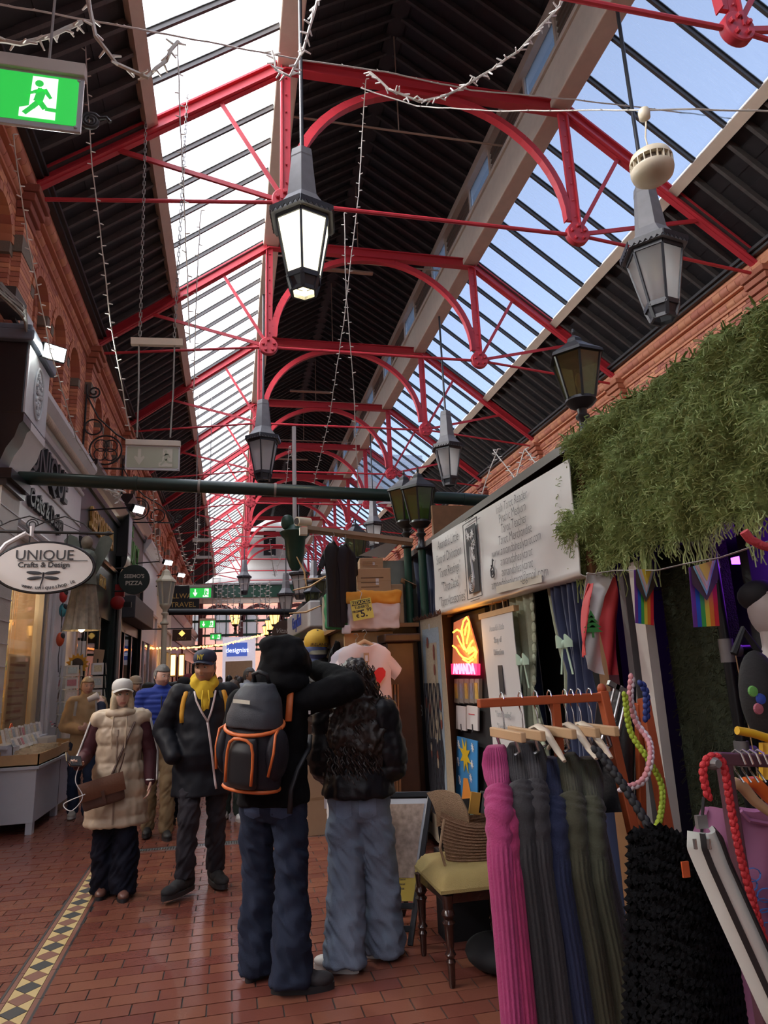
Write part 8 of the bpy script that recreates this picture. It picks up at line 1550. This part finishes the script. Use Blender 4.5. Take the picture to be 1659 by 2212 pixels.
A2.body(); A2.trousers(m_denim2, (.108, .105, .125), .03, disp=lambda p, n: .008*sin(p.z*26+p.x*14)*exp(-((p.z-.72)/.16)**2)); [A2.patch(A2.legmesh, sx*.025, sx*.125, .83, .93, (0, -1, 0), cloth('light_denim_pocket', (.19, .24, .33), .85, .2, 6), 'back_pocket', off=.003, point=.02) for sx in (-1, 1)]; A2.shoes(mat('white_leather', (.60, .57, .54), .5), m_sole, m_sole)
A2.top('puffer_jacket', mat('black_nylon_puffer', (.006, .0055, .0075), .45, spec=.3, var=.3, scale=9, bump=.25, bscale=26), .93, 1.20, slr=(.115, .108, .078), disp=lambda p, n: .022*(abs(sin(pi*(p.z-.06)/.20))**.45-.7)+.012*noise.noise(V((p.x*16, p.y*16, p.z*7)))+.008*noise.noise(p*26), vox=.012, collar=.05, sm=3, flare=.02)
A2.hair(m_hdk, 'curly', [(0, .01, .03, .115, .128, .122), (0, .06, -.05, .14, .11, .14), (0, .11, -.20, .17, .095, .17), (-.05, .13, -.35, .15, .09, .15), (.06, .12, -.32, .13, .09, .14), (-.12, .09, -.42, .08, .09, .15), (-.16, .05, -.28, .06, .08, .16), (.09, -.01, -.10, .055, .08, .14), (-.09, -.01, -.10, .055, .08, .15)])
n = MB(); random.seed(21)
for q in range(700):
    a = random.uniform(-1.5, 1.5)+pi/2; z = random.uniform(-.48, .12); r0 = .145+.04*min(1, max(0, (.1-z)*3)); c = A2.J['head']+V((cos(a)*r0*random.uniform(.85, 1.1)*(1 if z < 0 else .8), sin(a)*r0*.8+.03, z)); ph = random.uniform(0, 6); pts = [c+V((.012*cos(ph+i*1.1), .012*sin(ph+i*1.1), -.016*i)) for i in range(8)]; n.tube(pts, [.003]*7+[.001], 3, cap=False)
n.build('curls', mat('dark_curl', (.032, .018, .014), .4), A2.t, kind='stuff')
p = V(base)+Matrix.Rotation(rot, 3, 'Z') @ (A2.J['wrL']+V((.03, -.1, -.12))); t = thing('handbag', 'small white quilted handbag between the two shoppers', 'handbag', p); n = MB(); n.ell((0, 0, 0), (.045, .09, .11), 18, 14); me = fuse(MB().box(p-Z_*.08, (.06, .14, .22)), .012, 6, lambda q, nn: .006*abs(sin((q.z+q.y)*40)*sin((q.z-q.y)*40))); me.transform(Matrix.Translation(-p)); put(me, 'bag', mat('white_quilted', (.55, .52, .52), .5), t); MB().tube([p+V((0, -.05, .02)), p+V((0, -.02, .12)), p+V((0, .02, .12)), p+V((0, .05, .02))], .006, 6).build('handle', mat('white_quilted', (.55, .52, .52), .5), t)
# ---- 3. man in parka over yellow hoodie
fl_, fr1 = IZ(465, 1915, 0), IZ(398, 1938, 0); base = (fl_+fr1)/2; base.z = 0; rot = .10; toL = lambda w: Matrix.Rotation(-rot, 3, 'Z') @ (V(w)-V(base))
A3 = Person('man in long black parka, yellow hoodie and navy cap walking forward', base, rot, 1.84, 'tan', near=True, vox=.011, head=(-.42, .06)); k = A3.k; lf, rf = toL(fl_)/k, toL(fr1)/k
A3.set(anL=(lf.x, lf.y+.05, .10), knL=(lf.x*.95, lf.y*.5-.02, .51), anR=(rf.x, rf.y, .12), knR=(rf.x*.9, rf.y*.6-.06, .51), toeL=(.25, -1, 0), toeR=(-.75, -.8, .0)); A3.set(elL=(.30, .06, 1.16), wrL=(.22, -.10, .98), elR=(-.30, .06, 1.16), wrR=(-.22, -.10, .98)); 
A3.body(beard=True, jaw=1.5); A3.brows(m_hdk); A3.trousers(cloth('charcoal_jeans', (.026, .023, .028), .85, .3), (.092, .072, .065), .10); A3.shoes(mat('black_knit_trainer', (.012, .012, .013), .8, bump=.3), m_bsole, None, 1.15)
A3.top('parka', mat('black_parka', (.005, .0055, .009), .6, spec=.25, var=.3, scale=7, bump=.15, bscale=30), .68, 1.10, slr=(.095, .085, .068), disp=crease(.010, 8), vox=.012, belly=.04, hood=True, flare=.015)
hd = cloth('yellow_sweat', (.58, .38, .03), .85, .1); mb = MB(); nk = A3.J['neck']
mb.ell(nk+V((0, .05, .06)), (.115, .09, .085), 20, 14); mb.ell(nk+V((.07, -.02, .02)), (.05, .085, .07), 14, 10); mb.ell(nk+V((-.07, -.02, .02)), (.05, .085, .07), 14, 10); mb.ell(nk+V((0, -.085, -.06)), (.085, .055, .12), 18, 12); mb.ell(nk+V((0, -.115, -.16)), (.05, .045, .09), 16, 10); put(fuse(mb, .01, 4, crease(.006, 14)), 'yellow_hoodie', hd, A3.t)
for sx in (-1, 1): MB().tube([nk+V((sx*.022, -.165, -.02)), nk+V((sx*.03, -.20, -.10)), nk+V((sx*.02, -.205, -.17))], .006, 6).build('hoodie_cord', hd, A3.t, smooth=1)
zp = A3.onto(A3.topmesh, [V((.02+.004*i, -.1, 1.22*k-.027*i)) for i in range(20)], (0, 1, 0), .004); m_zw = mat('white_zip_tape', (.55, .46, .45), .5); MB().tube(zp, .011, 6, flat=.5).build('zip', m_zw, A3.topmesh, smooth=1)
for sx in (-1, 1): q = A3.onto(A3.topmesh, [V((sx*.085+(.02 if sx > 0 else 0)*0, -.1, 1.45*k)), V((sx*.07, -.1, 1.38*k)), V((sx*.04+.01, -.1, 1.30*k)), V((.02, -.1, 1.22*k))], (0, 1, 0), .008); MB().tube(q, .009, 6).build('zip_lapel', m_zw, A3.topmesh, smooth=1)
m_ys = mat('yellow_strap', (.62, .30, .02), .6)
for sx in (-1, 1): q = A3.onto(A3.topmesh, [V((sx*.15, -.1, 1.44*k)), V((sx*.165, -.1, 1.40*k)), V((sx*.175, -.1, 1.34*k)), V((sx*.18, -.1, 1.28*k)), V((sx*.175, -.1, 1.22*k))], (0, 1, 0), .006); q = [q[0]+V((0, .09, .05))]+q; MB().tube(q, .020, 8, flat=.5).build('backpack_strap', m_ys, A3.t, smooth=1); q = [p+V((-sx*.03, -.002, 0)) for p in q]; MB().tube(q, .016, 8, flat=.4).build('strap_edge', m_bsole, A3.t, smooth=1)
A3.hat(mat('navy_cap', (.012, .016, .040), .7), None, 'cap', 'NY', mat('yellow_thread', (.65, .50, .05), .6)); A3.hair(m_hgrey, 'short', vol=.97)
# ---- 4. woman in beige padded vest and cap
base = IZ(243, 1935, 0); base.z = 0; rot = .06; A4 = Person('woman in long beige padded vest and pale cap carrying a brown bag', base, rot, 1.63, 'fair', near=True, vox=.011, female=True, head=(.22, .0)); k = A4.k
A4.set(anL=(.085, -.06, .085), knL=(.09, -.05, .5), anR=(-.07, .08, .085), knR=(-.09, .02, .5), toeL=(.1, -1, 0), toeR=(-.15, -1, 0)); A4.set(elL=(.255, .02, 1.13), wrL=(.27, -.10, .90), elR=(-.27, .03, 1.14), wrR=(-.30, -.20, 1.08))
A4.hands = [dict(w=A4.J['wrL'], d=(-.05, -.3, -1), pn=(-1, -.2, .1), side=-1, curl=.45, s=k), dict(w=A4.J['wrR'], d=(-.25, -1, .1), pn=(.0, -.1, 1), side=-1, curl=.55, s=k)]
A4.body(); A4.brows(m_hbr); A4.trousers(cloth('midnight_trousers', (.006, .0065, .014), .8), (.088, .095, .112), .035); A4.shoes(mat('brown_loafer', (.16, .07, .05), .35), m_bsole)
m_bg = mat('beige_padded', (.44, .33, .225), .55, var=.12, scale=8, bump=.2, bscale=30); m_burg = cloth('burgundy_track', (.065, .018, .022), .6)
A4.top('padded_vest', m_bg, .56, 1.16, slr=(.074, .064, .05), disp=lambda p, n: quilt(.135, .017, .05)(p, n)+.009*noise.noise(V((p.x*22, p.y*22, p.z*9)))+.006*noise.noise(p*30), vox=.012, sm=3, slm=m_burg, flare=.045)
mb = MB(); nk = A4.J['neck']; mb.ell(nk+V((0, .06, -.005)), (.15, .10, .065), 20, 14); mb.ell(nk+V((0, -.03, .0)), (.13, .10, .05), 20, 12); put(fuse(mb, .011, 4, crease(.012, 10)), 'hood', m_bg, A4.t); mb = MB(); limb(mb, [nk+V((0, -.01, .0)), nk+V((0, -.005, .075))], [.075, .066]); put(fuse(mb, .01, 3, crease(.004, 20)), 'roll_neck', cloth('taupe_rib', (.28, .20, .15), .9), A4.t)
for sx in (-1, 1):
    J = A4.J; a, b, c2 = J['sh'+('L' if sx > 0 else 'R')], J['el'+('L' if sx > 0 else 'R')], J['wr'+('L' if sx > 0 else 'R')]
    for i in range(3):
        pts = [];
        for q in range(13):
            f = q/12; p = a*(1-f*2)+b*(f*2) if f < .5 else b*(2-f*2)+c2*(f*2-1); r = (.086-.026*f)*k; d = V((sx*.93, -.36+.16*(i-1), .1)).normalized(); pts.append(p+d*r)
        MB().tube(pts, .0052, 5).build('sleeve_stripe', m_sole, A4.t, smooth=1)
    MB().tube([nk+V((sx*.05, -.115, -.02)), nk+V((sx*.055, -.155, -.13)), nk+V((sx*.05, -.16, -.27))], .005, 6).build('drawcord', m_bg, A4.t)
q = A4.onto(A4.topmesh, [V((-.01, -.1, (1.34-.05*i)*k)) for i in range(16)], (0, 1, 0), .003); MB().tube(q, .007, 6).build('placket', mat('brown_placket', (.25, .17, .12), .6), A4.topmesh)
A4.hair(m_hblond, 'long', [(0, .02, .02, .088, .105, .115), (.072, -.02, -.10, .032, .045, .13), (-.072, -.02, -.10, .032, .045, .13), (.075, -.04, -.20, .03, .04, .08), (-.07, -.045, -.20, .03, .04, .09), (0, .07, -.10, .09, .05, .12)]); A4.hat(mat('pale_grey_cap', (.50, .48, .44), .7), None, 'cap')
wj = A4.J['wrL']; MB().tube([wj+V((.033*cos(q*.5), .033*sin(q*.5), .012)) for q in range(13)], .009, 6).build('watch', m_sole, A4.t)
sp = A4.onto(A4.topmesh, [V((.115-.02*i, -.1, (1.40-.055*i)*k)) for i in range(9)], (0, 1, 0), .008); MB().tube(sp, .013, 6, flat=.4).build('bag_strap', mat('brown_strap', (.07, .035, .025), .5), A4.t, smooth=1)
W = lambda P, base, rot: V(base)+Matrix.Rotation(rot, 3, 'Z') @ V(P)
p = W(V((-.09, -.215, .86*k)), base, rot); t = thing('shoulder_bag', 'brown leather messenger bag worn by the woman in the beige vest', 'bag', p, local=True); t.rotation_euler = (.1, -.22, rot+.1); m_lb = mat('brown_leather', (.135, .055, .028), .5, var=.25, scale=8, bump=.2); mb = MB(); mb.box((0, 0, 0), (.31, .08, .20)); put(fuse(mb, .012, 8, crease(.006, 10)), 'body', mat('dark_brown_leather', (.075, .032, .02), .5, bump=.2), t); MB().sheet(lambda u, v: V((-.165+.33*u, -.046-.012*sin(pi*v)-.004*sin(u*9), .115-.135*v)), 14, 8, .008).build('flap', m_lb, t, smooth=60); MB().box((-.0, -.068, -.03), (.022, .008, .10)).build('buckle_tab', mat('dark_brown_leather', (.075, .032, .02), .5, bump=.2), t); MB().tube([(.13, 0, .1), (.17, 0, .17), (.2, 0, .24)], .014, 6, flat=.5).build('strap_end', mat('brown_strap', (.07, .035, .025), .5), t)
p = W(A4.J['wrR']+V((-.01, -.10, .04)), base, rot); t = thing('phone', 'dark smartphone in a wallet case held by the woman in beige', 'phone', p, local=True); t.rotation_euler = (.35, .1, .3); MB().box((0, 0, .0), (.085, .165, .012)).build('handset', mat('black_glass', (.012, .012, .014), .15), t, bevel=.004); MB().box((-.055, 0, .02), (.05, .15, .005), Matrix.Rotation(.7, 3, 'Y')).build('wallet_flap', m_blkp, t)
c0 = W(A4.J['wrR']+V((.02, -.08, .02)), base, rot); cab = [c0, c0+V((-.02, -.03, -.12)), c0+V((.04, -.04, -.24)), c0+V((-.03, -.05, -.33)), c0+V((-.09, -.03, -.28)), c0+V((.06, -.05, -.22))]; rope(cab, .0035, mat('white_cable', (.62, .6, .58), .5), 'charging_cable', 'thin white charging cable dangling from the phone', 'cable', False)
# ---- background people
def extra(label, px, foot, H, rot, skin, topc, legc, shoec, hairm=None, hstyle='short', head=(0, 0), hatm=None, fem=False, length=.88, puff=0., arms=None, Y=None, longhair=False, slr=(.08, .068, .052), hatc=None, w=1.04, beard=False, hood=False, mk=None, far=False):
    b = IZ(px, foot, 0) if Y is None else V((IY(px, 1450, Y).x, Y, 0)); P = Person(label, (b.x, b.y, 0), rot, H, skin, head=head, vox=.018, female=fem, near=False)
    P.set(anL=(.09, -.10, .085), anR=(-.09, .10, .10), knL=(.095, -.09, .5), knR=(-.095, .0, .49), toeL=(.1, -1, 0), toeR=(-.1, -1, 0))
    if arms: P.set(**arms)
    for n, sd in (('L', -1), ('R', -1)): d = (P.J['wr'+n]-P.J['el'+n]).normalized(); P.hands.append(dict(w=P.J['wr'+n], d=d, pn=(-d.z*.2-(1 if n == 'L' else -1), 0, 0), side=-1 if n == 'L' else 1, curl=.4, s=P.k))
    P.vox = .013 if not far else .02; P.body(beard=beard); P.vox = .018
    if hairm: P.brows(hairm)
    P.trousers(cloth('ptrouser_%s' % '_'.join('%d' % int(x*200) for x in legc), legc), (.095, .078, .07), .05, vox=.017); P.shoes(mat('pshoe_%d' % int(shoec[0]*200), shoec, .6), m_sole if shoec[0] > .2 else m_bsole)
    P.top('jacket', cloth('ptop_%s' % '_'.join('%d' % int(x*200) for x in topc), topc, .6), length, w, slr=slr, disp=quilt(puff, .016) if puff else crease(.012, 9), vox=.015, collar=.05, hood=hood)
    if hatm: P.hat(hatm, hatc, 'beanie')
    if hairm:
        if longhair: P.hair(hairm, 'long', [(0, .02, .02, .09, .107, .118), (0, .07, -.08, .092, .05, .13), (.07, .01, -.10, .03, .05, .12), (-.07, .01, -.10, .03, .05, .12)])
        else: P.hair(hairm, 'short')
    return P
E5 = extra('man in bright blue padded jacket and khaki trousers looking aside', 338, 1808, 1.80, .1, 'fair', (.015, .035, .22), (.20, .14, .075), (.02, .02, .02), m_hgrey, head=(.55, .12), puff=.055, length=.92, slr=(.085, .075, .055), beard=True)
q = E5.onto(E5.topmesh, [V((0, -.1, (1.42-.05*i)*E5.k)) for i in range(10)], (0, 1, 0), .003); MB().tube(q, .006, 6).build('zip', m_bsole, E5.topmesh)
E6 = extra('woman in camel coat with grey backpack straps near the card racks', 172, 1768, 1.72, .15, 'fair', (.36, .25, .14), (.02, .03, .06), (.5, .46, .4), m_hblond, head=(.25, .05), fem=True, length=.66, arms=dict(elR=(-.25, .02, 1.13), wrR=(-.02, -.20, 1.08), elL=(.24, -.02, 1.14), wrL=(.05, -.22, 1.12)), slr=(.085, .072, .055))
for sx in (-1, 1): q = E6.onto(E6.topmesh, [V((sx*.12, -.1, 1.44*E6.k)), V((sx*.125, -.1, 1.36*E6.k)), V((sx*.13, -.1, 1.26*E6.k))], (0, 1, 0), .006); MB().tube(q, .018, 6, flat=.5).build('backpack_strap', mat('grey_strap', (.33, .32, .31), .6), E6.t)
E7 = extra('blond person in navy jacket drinking from a white cup', 264, 0, 1.66, -1.15, 'pale', (.012, .018, .04), (.02, .02, .025), (.03, .03, .03), m_hblond, Y=9.25, head=(-.1, -.05), fem=True, longhair=True, arms=dict(elL=(.24, -.26, 1.24), wrL=(.08, -.27, 1.46), elR=(-.24, 0, 1.14), wrR=(-.2, -.1, .95)))
p = W(E7.J['wrL']+V((-.05, -.08, .08)), E7.t.location, -1.15); t = thing('paper_cup', 'white takeaway cup held to the mouth of the navy jacket person', 'cup', p); Rc = Matrix.Rotation(1.2, 3, 'Y'); MB().lathe([(.03, -.06), (.042, .05)], 16, p, Rc).build('cup', m_sole, t, smooth=40); MB().lathe([(.045, .05), (.045, .06), (.03, .066)], 16, p, Rc).build('lid', m_sole, t, smooth=40)
extra('woman in cream beanie and glasses beside the dark doorway', 293, 0, 1.71, .75, 'pale', (.06, .055, .05), (.02, .02, .025), (.03, .03, .03), None, hatm=cloth('cream_beanie', (.45, .38, .30), .9), Y=11.6, fem=True)
extra('tall dark haired young man in a black coat', 352, 0, 1.86, .15, 'fair', (.014, .014, .016), (.02, .02, .022), (.02, .02, .02), m_hbr, Y=10.9, head=(.1, .05), puff=.11, slr=(.10, .09, .07))
extra('smiling woman in black beanie behind the parka man', 398, 0, 1.64, .1, 'brown', (.02, .02, .024), (.012, .014, .03), (.02, .02, .02), None, hatm=cloth('black_beanie', (.012, .012, .014), .9), Y=8.9, fem=True, length=.5, head=(.25, .1))
extra('person in burgundy and white striped beanie', 408, 0, 1.72, .5, 'pale', (.10, .10, .085), (.03, .03, .03), (.03, .03, .03), None, hatm=cloth('burgundy_beanie', (.14, .025, .035), .9, .5, 30), hatc=cloth('white_beanie_band', (.45, .4, .38), .9), Y=12.6, head=(.5, 0))
extra('child-height person behind the parka man in white trainers', 505, 0, 1.60, -.05, 'fair', (.02, .022, .028), (.025, .035, .03), (.6, .6, .58), m_hbr, Y=8.9, fem=True, longhair=True)
extra('grey haired man with glasses in a white shirt', 538, 0, 1.80, .95, 'tan', (.42, .46, .52), (.03, .03, .035), (.02, .02, .02), m_hgrey, Y=12.2, head=(.2, .1))
extra('dark haired woman in black looking at her phone', 566, 0, 1.68, -.9, 'fair', (.02, .015, .014), (.02, .02, .022), (.02, .02, .02), m_hdk, Y=10.4, fem=True, longhair=True, head=(0, .2), arms=dict(elL=(.22, -.05, 1.15), wrL=(.1, -.28, 1.22)))
extra('dark haired person in a white top seen from behind', 518, 0, 1.66, 2.6, 'tan', (.45, .45, .47), (.03, .03, .035), (.02, .02, .02), m_hdk, Y=13.4, fem=True, longhair=True)
for i, (px, Y, rt, tc, hm) in enumerate(((447, 15.5, .2, (.04, .05, .04), m_hbr), (495, 17.5, 2.8, (.03, .03, .04), m_hdk), (512, 19, .2, (.2, .16, .12), m_hbr), (528, 21, 3.0, (.06, .05, .05), m_hbr), (475, 21, .1, (.3, .3, .32), m_hdk), (550, 17, .4, (.05, .05, .06), m_hdk))):
    extra(['faraway stroller in an olive cap coloured coat', 'faraway dark haired stroller seen from behind', 'faraway stroller in a tan jacket', 'faraway stroller with brown hair walking away', 'faraway stroller in a pale grey top', 'faraway stroller beside the right hand stalls'][i], px, 0, 1.72, rt, 'fair', tc, (.03, .03, .035), (.03, .03, .03), hm, Y=Y, far=True)

bpy.data.scenes.remove(TMP)
